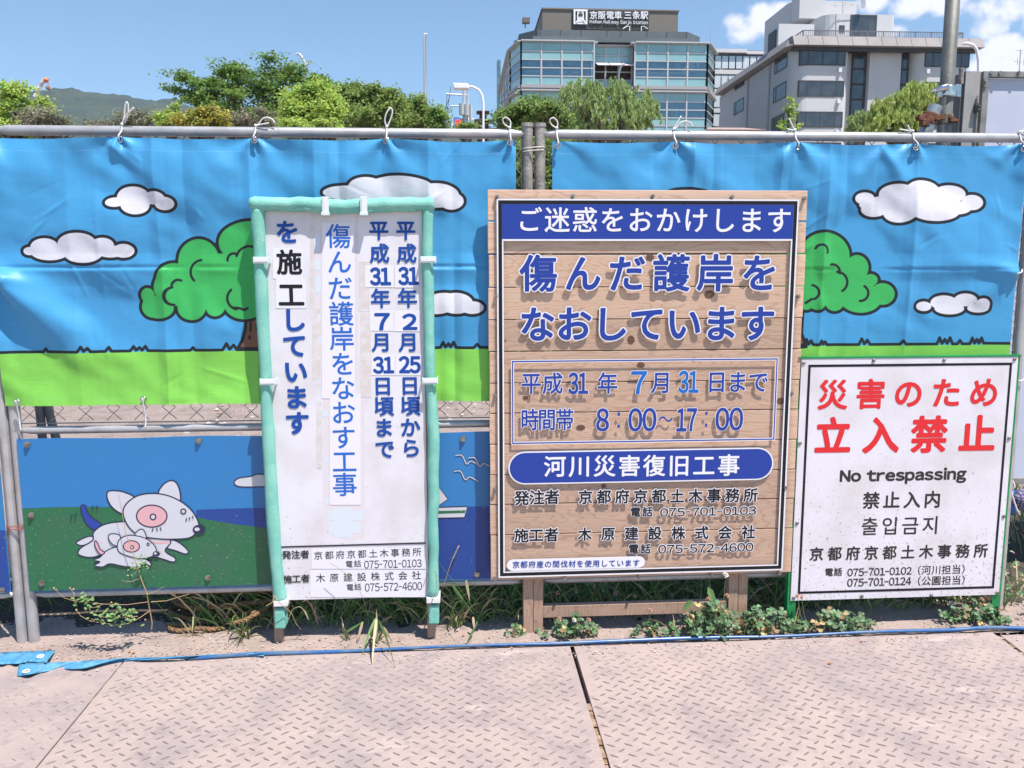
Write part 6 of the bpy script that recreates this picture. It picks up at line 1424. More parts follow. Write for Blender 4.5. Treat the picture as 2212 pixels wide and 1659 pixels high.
for q in ((xa, xb, zb-w, zb), (xa, xb, za, za+w), (xa, xa+w, za+w, zb-w), (xb-w, xb, za+w, zb-w)): sg.box(q[0], q[1], YS-.05, YS, q[2], q[3])
sg.build('logo_frame', litw, stn)
tr_ = MB(); P = lambda x, y: (at(*z2(x, y), YS)[0], at(*z2(x, y), YS)[2])
body = [P(*v) for v in spline([(752, 98), (760, 88), (776, 85), (792, 88), (800, 98), (803, 120), (803, 145), (795, 156), (757, 156), (749, 145), (749, 120)], True, 3)]
tr_.slab(body, YS-.04, YS); 
for k in ((756, 158, 744, 182), (796, 158, 808, 182)): c_, d_ = P(k[0], k[1]), P(k[2], k[3]); tr_.tube([(c_[0], YS-.02, c_[1]), (d_[0], YS-.02, d_[1])], .10, 5)
c_, d_ = P(752, 170), P(800, 170); tr_.tube([(c_[0], YS-.02, c_[1]), (d_[0], YS-.02, d_[1])], .07, 5)
tr_.build('train_logo', litw, stn); wn = MB(); w0, w1 = P(760, 108), P(793, 130); wn.box(w0[0], w1[0], YS-.08, YS-.045, w1[1], w0[1]); w0, w1 = P(766, 93), P(787, 100); wn.box(w0[0], w1[0], YS-.08, YS-.045, w1[1], w0[1]); wn.build('train_logo_window', darkp, stn)
for ch, x in (('京', 880), ('阪', 945), ('電', 1010), ('車', 1073), ('三', 1150), ('条', 1217), ('駅', 1281)):
    T = Text(); T.line(ch, z2(x, 122), z2(x, 122), 17.6, YS, .028); T.build('sign_character', litw, stn)
T = Text(); p = z2(848, 160); q = z2(1308, 197); T.fit('Keihan Railway Sanjo Station', p[0], p[1], q[0], q[1], YS, .02); T.build('sign_lettering', litw, stn)
for xx in (1130, 1275):
    f = MB(); A_, B_, C_ = P(xx-22 if xx == 1130 else xx+28, 235), P(xx+8 if xx == 1130 else xx, 216), P(xx+30 if xx == 1130 else xx-22, 216); f.tube([(A_[0], YS-.3, A_[1]), (B_[0], YS-.3, B_[1]), (C_[0], YS-.3, C_[1]), (C_[0], YS-.3, C_[1]-.8)], .05, 5); f.build('sign_bracket', litw, stn)
# lower wing at the left, floodlight, mast
m = MB(); XL_ = X_at(z2(140, 500)[0], 100, 130); m.box(XL_, plan[1][0]-.2, 99, 101, 0, at(*z2(150, 490), 100)[2]); m.build('rear_wing', mat('wing_teal', (.07, .15, .17), .3, col2=(.16, .28, .30), nscale=.9), stn)
p = at(*z2(338, 220), 75.6); f = MB(); f.cyl(p, p+np.array([0, 0, .5]), .06, n=6); f.box(p[0]-.25, p[0]+.42, 75.4, 76.0, p[2]+.42, p[2]+.85); f.build('floodlight', mat('floodlight_brown', (.16, .12, .10), .6), stn)
p = at(*z2(1812, 330), 80); q = at(*z2(1812, 215), 80); MB().cyl(p, q, .05, n=5).build('lightning_rod', mull, stn)

# ---------------------------------------------------------------- grey office building
def g3(x, y): return (1508.5+x*.3179, y*.3179)
GX = lambda x, Y=80.0, y=390: X_at(g3(x, y)[0], Y, g3(x, y)[1])
GZ = lambda y, Y=80.0, x=850: at(*g3(x, y), Y)[2]
conc = mat('office_concrete', (.56, .545, .545), .85, col2=(.52, .505, .505), nscale=.25, bump=.1, bscale=3); corn = mat('office_cornice', (.30, .27, .265), .8, col2=(.26, .235, .23), nscale=.5)
dkgl = mat('dark_window_glass', (.035, .045, .055), .1, spec=.8, col2=(.07, .08, .09), nscale=.8); wfr = mat('window_frame_dark', (.05, .05, .055), .5)
ofc = empty('office_building', (GX(1200), 86, 0), 'pale grey concrete office building with dark ribbon windows and rounded corners', 'building')
XLo = GX(650); XRo = GX(1862); zc = GZ(330)
m = MB(); r = 1.6
def rounded(x0, x1, yf, yb, r0, r1):
    pts = [(x0, yb)]
    pts += [(x0+r0-r0*cos(a), yf+r0-r0*sin(a)) for a in np.linspace(0, pi/2, 7)] if r0 else [(x0, yf)]
    pts += [(x1-r1+r1*sin(a), yf+r1-r1*cos(a)) for a in np.linspace(0, pi/2, 7)] if r1 else [(x1, yf)]
    return pts+[(x1, yb)]
YB = 103.0
prism(m, rounded(XLo, GX(1045), 80.0, 81.6, 1.4, 1.2)[::1], 0, zc); m.build('wall', conc, ofc, smooth=False)
m = MB(); prism(m, [(XLo, 81.6), (XRo-.0, 81.6), (XRo, YB), (XLo, YB)], 0, zc); m.build('wall', conc, ofc)
m = MB(); prism(m, [(GX(1163, 80.8), 81.6), (GX(1163, 80.8), 80.7), (GX(1378, 80.8), 80.7), (GX(1378, 80.8), 81.6)], 0, zc); m.build('wall', conc, ofc)
m = MB(); prism(m, rounded(GX(1480), XRo, 80.0, 81.6, 1.2, 1.2), 0, zc); m.build('wall', conc, ofc)
dzf = GZ(335)-GZ(548)
def window(x0, x1, z0, z1, Yf, nm, fr=.12):
    f = MB(); f.box(x0, x1, Yf-.03, Yf+.30, z0, z0+fr); f.box(x0, x1, Yf-.03, Yf+.30, z1-fr, z1); f.box(x0, x0+fr, Yf-.03, Yf+.30, z0+fr, z1-fr); f.box(x1-fr, x1, Yf-.03, Yf+.30, z0+fr, z1-fr)
    for c in nm: x = x0+(x1-x0)*c; f.box(x-.06, x+.06, Yf-.025, Yf+.2, z0+fr, z1-fr)
    o = f.build('window', wfr, ofc)
    e = [0]+list(nm)+[1]
    for a_, b_ in zip(e[:-1], e[1:]): MB().box(x0+(x1-x0)*a_+.07, x0+(x1-x0)*b_-.07, Yf-.015, Yf+.01, z0+fr, z1-fr).build('pane', dkgl, o)
for k in range(5):
    zA, zB = GZ(335)-dzf*k, GZ(445)-dzf*k
    if zB < 1: break
    window(GX(690), GX(1000), zB, zA, 79.97, (.18, .5, .82)); window(GX(1540), GX(1843), zB, zA, 79.97, (.18, .5, .82))
    if k < 4:
        p = MB(); xx = GX(963); z = GZ(462)-dzf*k; p.box(xx-.16, xx+.16, 79.75, 80.0, z-.42, z); p.build('vent_hood', mat('vent_white', (.72, .70, .70), .5), ofc)
        p = MB(); xx = GX(1562); p.box(xx-.16, xx+.16, 79.75, 80.0, z-.42, z); p.build('vent_hood', mat('vent_white', (.7, .7, .7)), ofc)
for x0, x1 in ((1052, 1160), (1383, 1455)):
    z1 = GZ(337); n = 0
    while z1 > 1 and n < 8:
        z0 = z1-dzf/2; window(GX(x0, 81.3), GX(x1, 81.3), z0+.02, z1-.02, 81.3, (), .10); z1 = z0; n += 1
# side wall windows, placed where the side wall stands
def side(px, py):
    d = ray(px, py); t_ = (XLo-CAMP[0])/d[0]; return CAMP+d*t_
for x0, y0a, y1a, x1, y0b, y1b in ((522, 385, 494, 608, 350, 465), (512, 588, 693, 600, 562, 668), (500, 795, 900, 586, 778, 890), (250, 513, 604, 316, 494, 588), (243, 690, 780, 311, 670, 756)):
    A_, B_ = side(*g3(x0, y0a)), side(*g3(x0, y1a)); C_, D_ = side(*g3(x1, y0b)), side(*g3(x1, y1b))
    zt_, zb_ = (A_[2]+C_[2])/2, (B_[2]+D_[2])/2; ya, yb_ = C_[1], A_[1]
    f = MB(); X_ = XLo
    f.box(X_-.04, X_+.1, ya, yb_, zb_, zb_+.12).box(X_-.04, X_+.1, ya, yb_, zt_-.12, zt_).box(X_-.04, X_+.1, ya, ya+.14, zb_+.12, zt_-.12).box(X_-.04, X_+.1, yb_-.14, yb_, zb_+.12, zt_-.12).box(X_-.04, X_+.1, (ya+yb_)/2-.08+1, (ya+yb_)/2+.08+1, zb_+.12, zt_-.12)
    o = f.build('window', wfr, ofc); MB().box(X_-.02, X_+.02, ya+.14, yb_-.14, zb_+.12, zt_-.12).build('pane', dkgl, o)
for x in (485, 340):
    A_ = side(*g3(x, 600)); MB().box(XLo-.12, XLo, A_[1]-.15, A_[1]+.15, 0, zc).build('downpipe', mat('pipe_grey', (.36, .34, .35), .6), ofc)
# flared cornice made of metal panels, front and side
zt_, zb_ = GZ(253), GZ(322); n = 13; x0, x1 = GX(690)-1.0, XRo+.7
for k in range(n):
    a_, b_ = x0+(x1-x0)*k/n+.02, x0+(x1-x0)*(k+1)/n-.02
    MB().hexa([(a_, 79.1, zb_), (b_, 79.1, zb_), (b_, 81, zb_), (a_, 81, zb_)], [(a_, 79.6, zt_), (b_, 79.6, zt_), (b_, 81, zt_), (a_, 81, zt_)]).build('cornice_panel', corn, ofc)
m = MB(); m.hexa([(x0-.02, 79.1, zb_), (x0-.02, 81, zb_), (XLo-.9, 81, zb_), (XLo-.9, 80.1, zb_)][::-1], [(x0-.02, 79.6, zt_), (x0-.02, 81, zt_), (XLo-.4, 81, zt_), (XLo-.4, 80.4, zt_)][::-1]); m.build('cornice_corner', corn, ofc)
for k in range(8):
    a_, b_ = 81+(YB-81)*k/8+.02, 81+(YB-81)*(k+1)/8-.02
    MB().hexa([(XLo-.9, a_, zb_), (XLo+1, a_, zb_), (XLo+1, b_, zb_), (XLo-.9, b_, zb_)], [(XLo-.4, a_, zt_), (XLo+1, a_, zt_), (XLo+1, b_, zt_), (XLo-.4, b_, zt_)]).build('cornice_panel', corn, ofc)
MB().box(XLo+.1, XRo-.1, 81.1, YB, zt_-.6, zt_-.3).build('roof', conc, ofc)
MB().box(XLo-.2, XRo+.3, 79.75, 80.3, zb_-.35, zb_-.02).build('soffit', wfr, ofc)
# roof railing
rl = MB(); zr = GZ(203); xa, xb = GX(712), GX(1795)
for z in (zr, zt_+.15): rl.box(xa, xb, 80.2, 80.26, z-.04, z+.04); rl.box(xa-.03, xa+.03, 80.26, YB-3, z-.04, z+.04); rl.box(xb-.03, xb+.03, 80.26, YB-3, z-.04, z+.04)
for k in range(91):
    x = xa+(xb-xa)*k/90; w = .06 if k % 9 == 0 else .018; rl.box(x-w, x+w, 80.21, 80.25, zt_-.2, zr)
for k in range(40): y = 80.4+(YB-3.5-80.4)*k/39; rl.box(xa-.02, xa+.02, y-.03, y+.03, zt_-.2, zr)
rl.build('roof_railing', mat('railing_grey', (.16, .15, .16), .5), ofc)
# penthouses on the roof
Yp = 85.0; PX = lambda x: GX(x, Yp, 150); PZ = lambda y: GZ(y, Yp)
m = MB(); prism(m, rounded(PX(848), PX(1335), Yp, 92, 1.6, .3), zt_-.5, PZ(92)); m.build('penthouse', conc, ofc)
window(PX(1033), PX(1212), zt_-.4, PZ(97), Yp-.03, (.33, .67), .12); window(PX(958), PX(995), PZ(218), PZ(171), Yp-.03, (), .1)
Yt = 90.0; m = MB(); a_ = X_at(g3(632, 100)[0], Yt, 30); b_ = X_at(g3(1075, 60)[0], Yt, 20)
prism(m, rounded(a_, b_, Yt, 98, 1.5, 0), zt_-.5, GZ(5, Yt)); m.build('stair_tower', conc, ofc)
m = MB(); m.box(a_, X_at(g3(800, 60)[0], Yt, 30), Yt-2.2, Yt-.02, GZ(130, Yt-2), GZ(-40, Yt-2)); m.build('tower_hood', conc, ofc)
q = GX(452, 96, 300), GX(540, 96, 300)
sx = side(*g3(455, 300)); sx2 = side(*g3(530, 265)); MB().box(XLo+.2, XLo+4, sx2[1], sx[1], zt_-.4, zt_+2.6).build('roof_shed', mat('shed_white', (.55, .54, .54), .7), ofc); MB().box(XLo+.1, XLo+.19, sx2[1]+.5, sx[1]-.5, zt_+.1, zt_+2.2).build('shed_opening', wfr, ofc)
an = MB(); p = at(*g3(983, 90), 84.5); q = at(*g3(983, -20), 84.5); an.cyl(p, q, .05, n=5)
for (x0, y0, x1, y1) in ((905, 37, 1080, 27), (930, 30, 930, 42), (1000, 20, 1000, 36), (1040, 22, 1040, 38)): an.cyl(at(*g3(x0, y0), 84.5), at(*g3(x1, y1), 84.5), .035, n=4)
an.build('antenna', mull, ofc); an = MB(); p = at(*g3(1092, 95), 84.5); an.cyl(p, p+np.array([0, 0, 1.0]), .06, n=5); an.sphere(p+np.array([.4, 0, 1.2]), .7, 10, 6, sc=(.35, .8, 1)); an.build('dish_antenna', litw, ofc)
# ---------------------------------------------------------------- apartment block between them
apt = empty('apartment_block', (X_at(1590, 110), 110, 0), 'beige apartment block with stacked balconies between the two big buildings', 'building')
YA = 110.0; AX = lambda x: X_at(g3(x, 500)[0], YA, 160); AZ = lambda y: at(*g3(250, y), YA)[2]
beige = mat('apartment_wall', (.50, .45, .40), .85); slabm = mat('balcony_slab', (.62, .58, .56), .8); railm = mat('balcony_glass', (.60, .64, .66), .3)
MB().box(AX(60), AX(700), YA+1.6, YA+12, 0, AZ(362)).build('wall', beige, apt); MB().box(AX(50), AX(320), YA-.4, YA+12, AZ(362), AZ(338)).build('roof', slabm, apt); MB().box(AX(322), AX(700), YA-.2, YA+12, AZ(362)-.1, AZ(346)).build('roof', slabm, apt)
dzb = AZ(430)-AZ(562)
for k in range(5):
    z = AZ(474)-dzb*k
    if z < 2: break
    MB().box(AX(60), AX(440), YA, YA+1.6, z-1.0, z).build('balcony_slab', slabm, apt)
    for c in range(8):
        a_, b_ = AX(60)+(AX(440)-AX(60))*c/8, AX(60)+(AX(440)-AX(60))*(c+1)/8
        MB().box(a_+.08, b_-.08, YA-.03, YA, z+.15, z+1.75).build('balcony_panel', railm, apt)
    MB().box(AX(60), AX(440), YA-.06, YA+.02, z+1.76, z+1.92).build('handrail', wfr, apt)
    for c in range(4):
        a_ = AX(60)+(AX(440)-AX(60))*(c+.25)/4; MB().box(a_, a_+2.2, YA+1.52, YA+1.6, z+.1, z+2.9).build('window', dkgl, apt)
    for c in (2, 5): a_ = AX(60)+(AX(440)-AX(60))*c/8; MB().box(a_, a_+.25, YA+.1, YA+1.6, z+.05, z+dzb-1.05).build('partition', slabm, apt)
# small tiled roof below the apartments
hs = empty('tiled_house', (X_at(1552, 70), 70, 0), 'small house with a grey brown tiled roof just above the fence rail', 'building')
a_, b_ = X_at(1537, 70, 280), X_at(1566, 70, 280); zt2 = at(1550, 272, 70)[2]; zl = at(1550, 288, 70)[2]
MB().hexa([(a_-1, 68, zl), (b_+3, 68, zl), (b_+3, 74, zl), (a_-1, 74, zl)], [(a_, 70.8, zt2), (b_+2, 70.8, zt2), (b_+2, 71, zt2), (a_, 71, zt2)]).build('roof', mat('roof_tiles', (.36, .27, .24), .9, col2=(.28, .21, .19), nscale=2), hs); MB().box(a_-.5, b_+2.5, 68.8, 73.5, 0, zl-.01).build('wall', beige, hs)

# ---------------------------------------------------------------- street furniture far off
lampm = mat('lamp_grey', (.52, .52, .54), .5, .2); lampw = mat('lamp_white', (.78, .77, .78), .4)
def lampline(name, label, path, r, Y, m_, heads=(), group=None, cat='street lamp'):
    P = [at(x, y, Y) for x, y in path]; t = empty(name, (P[0][0], Y, 0), label, cat, group)
    base = P[0].copy(); base[2] = 0
    Q = [base]+P; MB().tube(Q, [r*1.3]+[r]*len(P), 7).build('pole', m_, t, smooth=True)
    for (x, y, w, h) in heads:
        c = at(x, y, Y); k = abs(at(x+1, y, Y)[0]-c[0]); MB().sphere(c, w*k, 12, 6, sc=(1, .5, h/w)).build('lamp_head', lampw, t, smooth=True)
    return t
lampline('street_lamp', 'tall thin lamp pole rising alone above the trees left of the station', [(918.5, 225), (917, 75), (919, 73)], .10, 60, lampm, [(921, 73, 3.2, 1.2)])
t = lampline('street_lamp', 'curved twin arm lamp rising behind the large dark tree', [(659, 170), (659, 138), (655, 128), (648, 118), (642, 116)], .09, 60, lampm, [(642, 116, 4.5, 1.5), (668, 136, 4, 1.4)])
MB().tube([at(659, 150, 60), at(661, 140, 60), at(668, 136, 60)], .07, 6).build('lamp_arm', lampm, t)
t = lampline('street_lamp', 'white street lamp with a large flat head on a swan neck arm', [(1044, 285), (1044, 222), (1041, 205), (1034, 194), (1022, 188), (1012, 186)], .040, 25, lampw, [])
hb = MB(); c0, c1_ = at(978, 180, 25), at(1014, 193, 25); hb.hexa([(c0[0]+.03, 24.9, c1_[2]), (c1_[0], 24.9, c1_[2]), (c1_[0], 25.2, c1_[2]), (c0[0]+.03, 25.2, c1_[2])], [(c0[0], 24.9, c0[2]), (c1_[0]-.05, 24.9, c0[2]), (c1_[0]-.05, 25.2, c0[2]), (c0[0], 25.2, c0[2])]); hb.build('lamp_head', lampw, t, bevel=.03)
bs = MB()
for x in (988, 997, 1002, 1009): p = at(x, 180, 25); bs.cyl(p, p+np.array([0, 0, .04]), .012, n=5)
bs.build('bird_spikes', wfr, t)
lampline('street_lamp', 'dark curved lamp silhouetted against the station windows', [(1336, 190), (1336, 162), (1339, 150), (1343, 142), (1347, 139)], .09, 60, mat('lamp_dark', (.22, .24, .24), .5), [(1348, 138.5, 3.5, 1.2)])
lampline('street_lamp', 'white curved lamp at the right behind the gate post', [(2114, 300), (2114, 130), (2110, 108), (2103, 98), (2092, 94), (2081, 95)], .08, 40, lampw, [(2082, 95.5, 5, 1.2)])
up = empty('utility_pole', (X_at(1002, 45), 45, 0), 'grey utility pole with crossarms, transformer and wires left of the station', 'utility pole')
m = MB(); p = at(1002, 190, 45); m.cyl((p[0], 45, 0), (p[0], 45, p[2]), .11, .08, n=8); m.build('pole', lampm, up)
m = MB()
for (x0, y0, x1, y1, r) in ((964, 203, 1012, 206, .05), (974, 229, 1002, 229, .04), (1010, 200, 1010, 268, .07), (1017, 226, 1017, 262, .09), (990, 258, 1024, 258, .05)): m.cyl(at(x0, y0, 45), at(x1, y1, 45), r, n=5)
m.build('crossarm', lampm, up); m = MB()
for x, y in ((1008, 250), (998, 248)): p = at(x, y, 44.8); m.cyl(p, p+np.array([0, 0, .6]), .16, n=8)
m.build('transformer', mat('transformer_grey', (.40, .42, .42), .6), up); m = MB()
for (x0, y0, x1, y1, s_) in ((974, 186, 963, 262, .0), (974, 200, 958, 240, .1), (966, 204, 960, 270, .1), (975, 229, 962, 250, .1)):
    a_, b_ = at(x0, y0, 45), at(x1, y1, 45); m.tube([a_, (a_+b_)/2-np.array([0, 0, s_]), b_], .014, 4)
m.build('wire', wfr, up)
ts = empty('traffic_signal', (X_at(988, 44), 44, 0), 'traffic signal showing red beside a small blue and white board', 'traffic signal')
p = at(976, 266, 44); q = at(1000, 264, 44); MB().box(p[0]+.45, q[0], 43.9, 44.1, p[2]-.2, p[2]+.24).build('housing', mat('signal_housing', (.12, .12, .12), .5), ts)
MB().box(p[0], p[0]+.43, 43.92, 44.0, p[2]-.3, p[2]+.3).build('board', mat('board_blue', (.08, .22, .55), .5), ts); MB().box(p[0]-.02, p[0]+.08, 43.88, 43.919, p[2]-.3, p[2]+.3).build('board_stripe', lampw, ts)
rl_ = bpy.data.materials.new('red_signal_light'); rl_.use_nodes = True; b = rl_.node_tree.nodes['Principled BSDF']; b.inputs['Base Color'].default_value = (.8, .02, .02, 1); b.inputs['Emission Color'].default_value = (1, .03, .04, 1); b.inputs['Emission Strength'].default_value = 1.2
p = at(990, 265.5, 43.88); MB().cyl((p[0], 43.89, p[2]), (p[0], 43.84, p[2]), .17, n=14).build('red_light', rl_, ts); p = at(990, 265, 44.05); MB().cyl((p[0]+.5, 44.06, 0), (p[0]+.5, 44.06, p[2]), .06, n=6).build('pole', lampm, ts)
tw = empty('lantern_tower', (X_at(1043, 60), 60, 0), 'small dark brown wooden tower with a tiled roof beside the street lamp', 'tower')
brn = mat('tower_brown', (.10, .035, .03), .8); tl_ = mat('tower_roof', (.12, .10, .10), .8)
def zz60(y): return at(1043, y, 60)[2]
xa, xb = X_at(1033, 60, 260), X_at(1054, 60, 260)
MB().box(xa+.1, xb-.1, 60, 60.6, zz60(256), zz60(243)).build('upper_box', brn, tw); MB().box(xa-.05, xb+.05, 59.9, 60.7, 0, zz60(262)).build('lower_box', brn, tw)
for y0, y1, e in ((242, 238, .12), (261, 256, .3)):
    MB().hexa([(xa-e, 59.7-e, zz60(y0)), (xb+e, 59.7-e, zz60(y0)), (xb+e, 60.9+e, zz60(y0)), (xa-e, 60.9+e, zz60(y0))], [(xa+.05, 60, zz60(y1)), (xb-.05, 60, zz60(y1)), (xb-.05, 60.5, zz60(y1)), (xa+.05, 60.5, zz60(y1))]).build('roof', tl_, tw)
cr = empty('crane', (X_at(78, 260), 260, 0), 'orange and white crane boom tip above the trees at the far left', 'crane')
orn = mat('crane_orange', (.75, .18, .07), .6); crw = mat('crane_white', (.75, .68, .66), .6)
A_, B_ = at(76, 210, 260), at(95, 171, 260)
for k in range(5): p = A_+(B_-A_)*k/5; q = A_+(B_-A_)*(k+1)/5; MB().tube([p, q], [.75-.05*k, .70-.05*k], 4).build('boom', crw if k % 2 == 0 else mat('crane_grey', (.45, .36, .35), .6), cr)
m = MB(); m.tube([B_, at(104, 173, 260)], [.6, .5], 4); m.tube([at(92, 178, 260), at(104, 176, 260)], .3, 4); m.build('jib', orn, cr)
m = MB(); m.cyl(at(104, 175, 260), at(104, 188, 260), .10, n=4); m.sphere(at(104, 190, 260), .7, 7, 5); m.build('hook', mat('hook_brown', (.30, .12, .07), .7), cr)
m = MB(); p = at(2205, 175, 70); q = at(2205, 108, 70); m.cyl((p[0], 70, 0), q, .05, n=5)
for (x0, y0, x1, y1) in ((2190, 132, 2225, 134), (2195, 108, 2215, 110), (2198, 125, 2198, 140), (2212, 126, 2212, 142)): m.cyl(at(x0, y0, 70), at(x1, y1, 70), .03, n=4)
tag(m.build('antenna', mull, None, origin=np.array([p[0], 70, 0])), 'thin television antenna above the gate panel at the right edge', 'antenna')

# ---------------------------------------------------------------- trees
def treemat(name, c, c2, tr=.5, var=.4): return mat(name, c, .6, col2=c2, nscale=1.6, transl=tr, var=var, spec=.3)
bark = mat('bark', (.10, .075, .055), .9, col2=(.15, .12, .09), nscale=6)
TM = dict(dark=treemat('leaf_dark', (.16, .27, .055), (.22, .34, .08)), mid=treemat('leaf_mid', (.21, .30, .08), (.28, .37, .10)), yel=treemat('leaf_yellow', (0.435, 0.551, 0.123), (0.319, 0.464, 0.102)), olive=treemat('leaf_olive', (0.348, 0.362, 0.087), (0.493, 0.420, 0.087)),
          grey=treemat('leaf_grey', (0.290, 0.261, 0.189), (0.203, 0.246, 0.131)), willow=treemat('leaf_willow', (.46, .55, .23), (.34, .46, .18)), wy=treemat('leaf_willow_yellow', (0.522, 0.600, 0.189), (0.406, 0.507, 0.145)), hedge=treemat('leaf_hedge', (.19, .28, .08), (.26, .36, .10)))
def leaves_mesh(C, Nrm, size, aspect, rg, droop=None):
    """C: centres (n,3); makes rhombic leaves"""
    n = len(C); a = rg.normal(size=(n, 3)); 
    if droop is not None: a = a*.25+np.array([0, 0, -1.0])*droop
    a -= Nrm*(a*Nrm).sum(1)[:, None]; a /= np.linalg.norm(a, axis=1)[:, None]+1e-9; b = np.cross(a, Nrm)
    s = size*rg.uniform(.6, 1.35, n)[:, None]
    V = np.stack([C-a*s, C+b*s*aspect, C+a*s, C-b*s*aspect], 1).reshape(-1, 3); F = np.arange(4*n).reshape(-1, 4)
    return V, F
def tree(label, mkey, lobes, Y, ncl, nl, lsize, seed, cat='tree', style='broad', group=None, trunk=True, spread=.5, aspect=.5, depth=None, name='tree', flat=.6):
    """lobes: (x0, y0, x1, y1) boxes in the picture of parts of the crown, all at distance Y"""
    rg = np.random.default_rng(seed); L_ = []
    for (x0, y0, x1, y1) in lobes:
        c = at((x0+x1)/2, (y0+y1)/2, Y); rx_ = abs(at(x1, y0, Y)[0]-at(x0, y0, Y)[0])/2; rz2 = abs(at(x0, y0, Y)[2]-at(x0, y1, Y)[2])/2
        L_.append((c+np.array([0, rg.uniform(-.3, .3)*rx_, 0]), rx_, min(rx_, depth or rx_), rz2))
    vol = np.array([l[1]*l[3] for l in L_]); vol /= vol.sum(); cen = sum(l[0]*v for l, v in zip(L_, vol))
    zmin = min(l[0][2]-l[3] for l in L_)
    t = empty(name, (cen[0], Y, 0), label, cat, group); Vs, Fs, off = [], [], 0; tips = []
    for k in range(ncl):
        l = L_[rg.choice(len(L_), p=vol)]; d = rg.normal(size=3); d /= np.linalg.norm(d); q = rg.uniform(.35, 1.0)**.55
        c = l[0]+d*q*np.array([l[1], l[2], l[3]]); tips.append((c, d))
        if style == 'willow':
            m_ = int(nl); Lg = l[3]*rg.uniform(.45, 1.15); tt = rg.random(m_); out_ = np.array([d[0], d[1], 0])*.25*Lg
            ph = rg.uniform(0, 6, 2); C = c+out_*(tt[:, None]**.5)+np.stack([rg.normal(0, .045, m_)+.10*np.sin(tt*4+ph[0]), rg.normal(0, .045, m_), -tt*Lg+Lg*.25], 1); Nn = rg.normal(size=(m_, 3)); Nn[:, 2] *= .2; Nn /= np.linalg.norm(Nn, axis=1)[:, None]
            V, F = leaves_mesh(C, Nn, lsize, aspect, rg, droop=1.0)
        else:
            m_ = int(nl*rg.uniform(.6, 1.4)); s = spread*rg.uniform(.5, 1.3); G_ = np.clip(rg.normal(size=(m_, 3)), -1.7, 1.7)*np.array([s*.55, s*.55, s*flat*.55]); sp_ = d*np.array([1, 1, .35])*1.1*s; C = c+G_+rg.uniform(-1, 1, m_)[:, None]*sp_; Nn = rg.normal(size=(m_, 3))*.55+np.array([0, 0, .8])+d*.5; Nn /= np.linalg.norm(Nn, axis=1)[:, None]
            V, F = leaves_mesh(C, Nn, lsize, aspect, rg)
        Vs.append(V); Fs.append(F+off); off += len(V)
    V = np.concatenate(Vs); F = np.concatenate(Fs)
    make('crown', V, F, TM[mkey], t)
    if trunk:
        m = MB(); h0 = max(zmin+.5, 1.0); base = np.array([cen[0], Y, 0]); fork = np.array([cen[0], Y, h0*.8]); rr0 = .012*(cen[2]*2)+.05
        m.tube([base, base*.5+fork*.5+np.array([.1, 0, 0]), fork], [rr0*1.2, rr0, rr0*.8], 8)
        for k in range(0, len(tips), max(1, len(tips)//26)):
            c = tips[k][0]; mid = fork+(c-fork)*.5+np.array([0, 0, .12*abs(c[2]-fork[2])]); m.tube([fork-np.array([0, 0, .05]), mid, c], [rr0*.5, rr0*.3, rr0*.06], 5)
        m.build('trunk', bark, t)
    return t
grp = 'trees along the far bank'
tree('bright yellow green leafy tree at the left edge', 'yel', [(-60, 190, 60, 260), (0, 178, 72, 235), (30, 205, 108, 262), (-40, 230, 90, 300)], 38, 120, 62, .10, 101, group=grp, spread=.42)
tree('greyish half bare shrub beside the left yellow green tree', 'grey', [(40, 235, 150, 285), (60, 228, 110, 262), (100, 250, 180, 290)], 36, 70, 40, .07, 102, group=grp, spread=.35)
tree('largest dark green tree with spreading layered branches, left of centre', 'dark', [(385, 165, 470, 235), (362, 178, 420, 215), (378, 150, 432, 182), (450, 135, 560, 210), (540, 140, 650, 215), (570, 118, 610, 150), (600, 135, 655, 175), (665, 150, 715, 185), (640, 165, 700, 210), (440, 190, 640, 270), (400, 210, 500, 275), (455, 130, 520, 165)], 46, 270, 85, .10, 103, group=grp, spread=.50, flat=.45)
tree('round yellow green tree in front of the large dark tree', 'yel', [(608, 195, 700, 250), (640, 175, 715, 235), (680, 205, 752, 262), (600, 225, 740, 290)], 38, 210, 90, .085, 104, group=grp, spread=.34)
tree('medium green drooping tree right of the yellow green tree', 'mid', [(718, 195, 800, 260), (735, 178, 780, 215), (780, 182, 850, 240), (800, 195, 880, 262), (720, 230, 900, 290)], 42, 210, 75, .10, 105, group=grp, spread=.42)
tree('lower green tree sloping down towards the red traffic signal', 'mid', [(850, 205, 915, 262), (880, 208, 930, 250), (900, 228, 962, 285), (830, 240, 900, 290)], 44, 130, 50, .10, 106, group=grp, spread=.4)
tree('small conical tree just left of the traffic signal', 'dark', [(928, 235, 962, 285), (936, 232, 950, 255)], 40, 40, 50, .08, 107, group=grp, spread=.28)
tree('olive yellow shrub below the large dark tree', 'olive', [(375, 235, 440, 282), (415, 232, 490, 285), (430, 245, 482, 290)], 33, 90, 60, .08, 108, cat='shrub', group=grp, spread=.30)
tree('light green shrub left of the olive yellow shrub', 'yel', [(342, 238, 392, 280), (360, 225, 385, 245)], 36, 40, 50, .08, 109, cat='shrub', group=grp, spread=.3)
tree('grey green thicket between the hills and the shrubs', 'grey', [(240, 240, 330, 285), (270, 235, 350, 285), (180, 258, 260, 290)], 37, 80, 44, .07, 110, cat='shrub', group=grp, spread=.35)
tree('brownish bare shrub beneath the large dark tree', 'grey', [(500, 240, 560, 285), (540, 236, 605, 285)], 34, 60, 40, .06, 111, cat='shrub', group=grp, spread=.32)
tree('low bright green shrub just above the rail, left one of a pair', 'yel', [(607, 258, 660, 295)], 30, 30, 60, .07, 112, cat='shrub', group=grp, spread=.26)
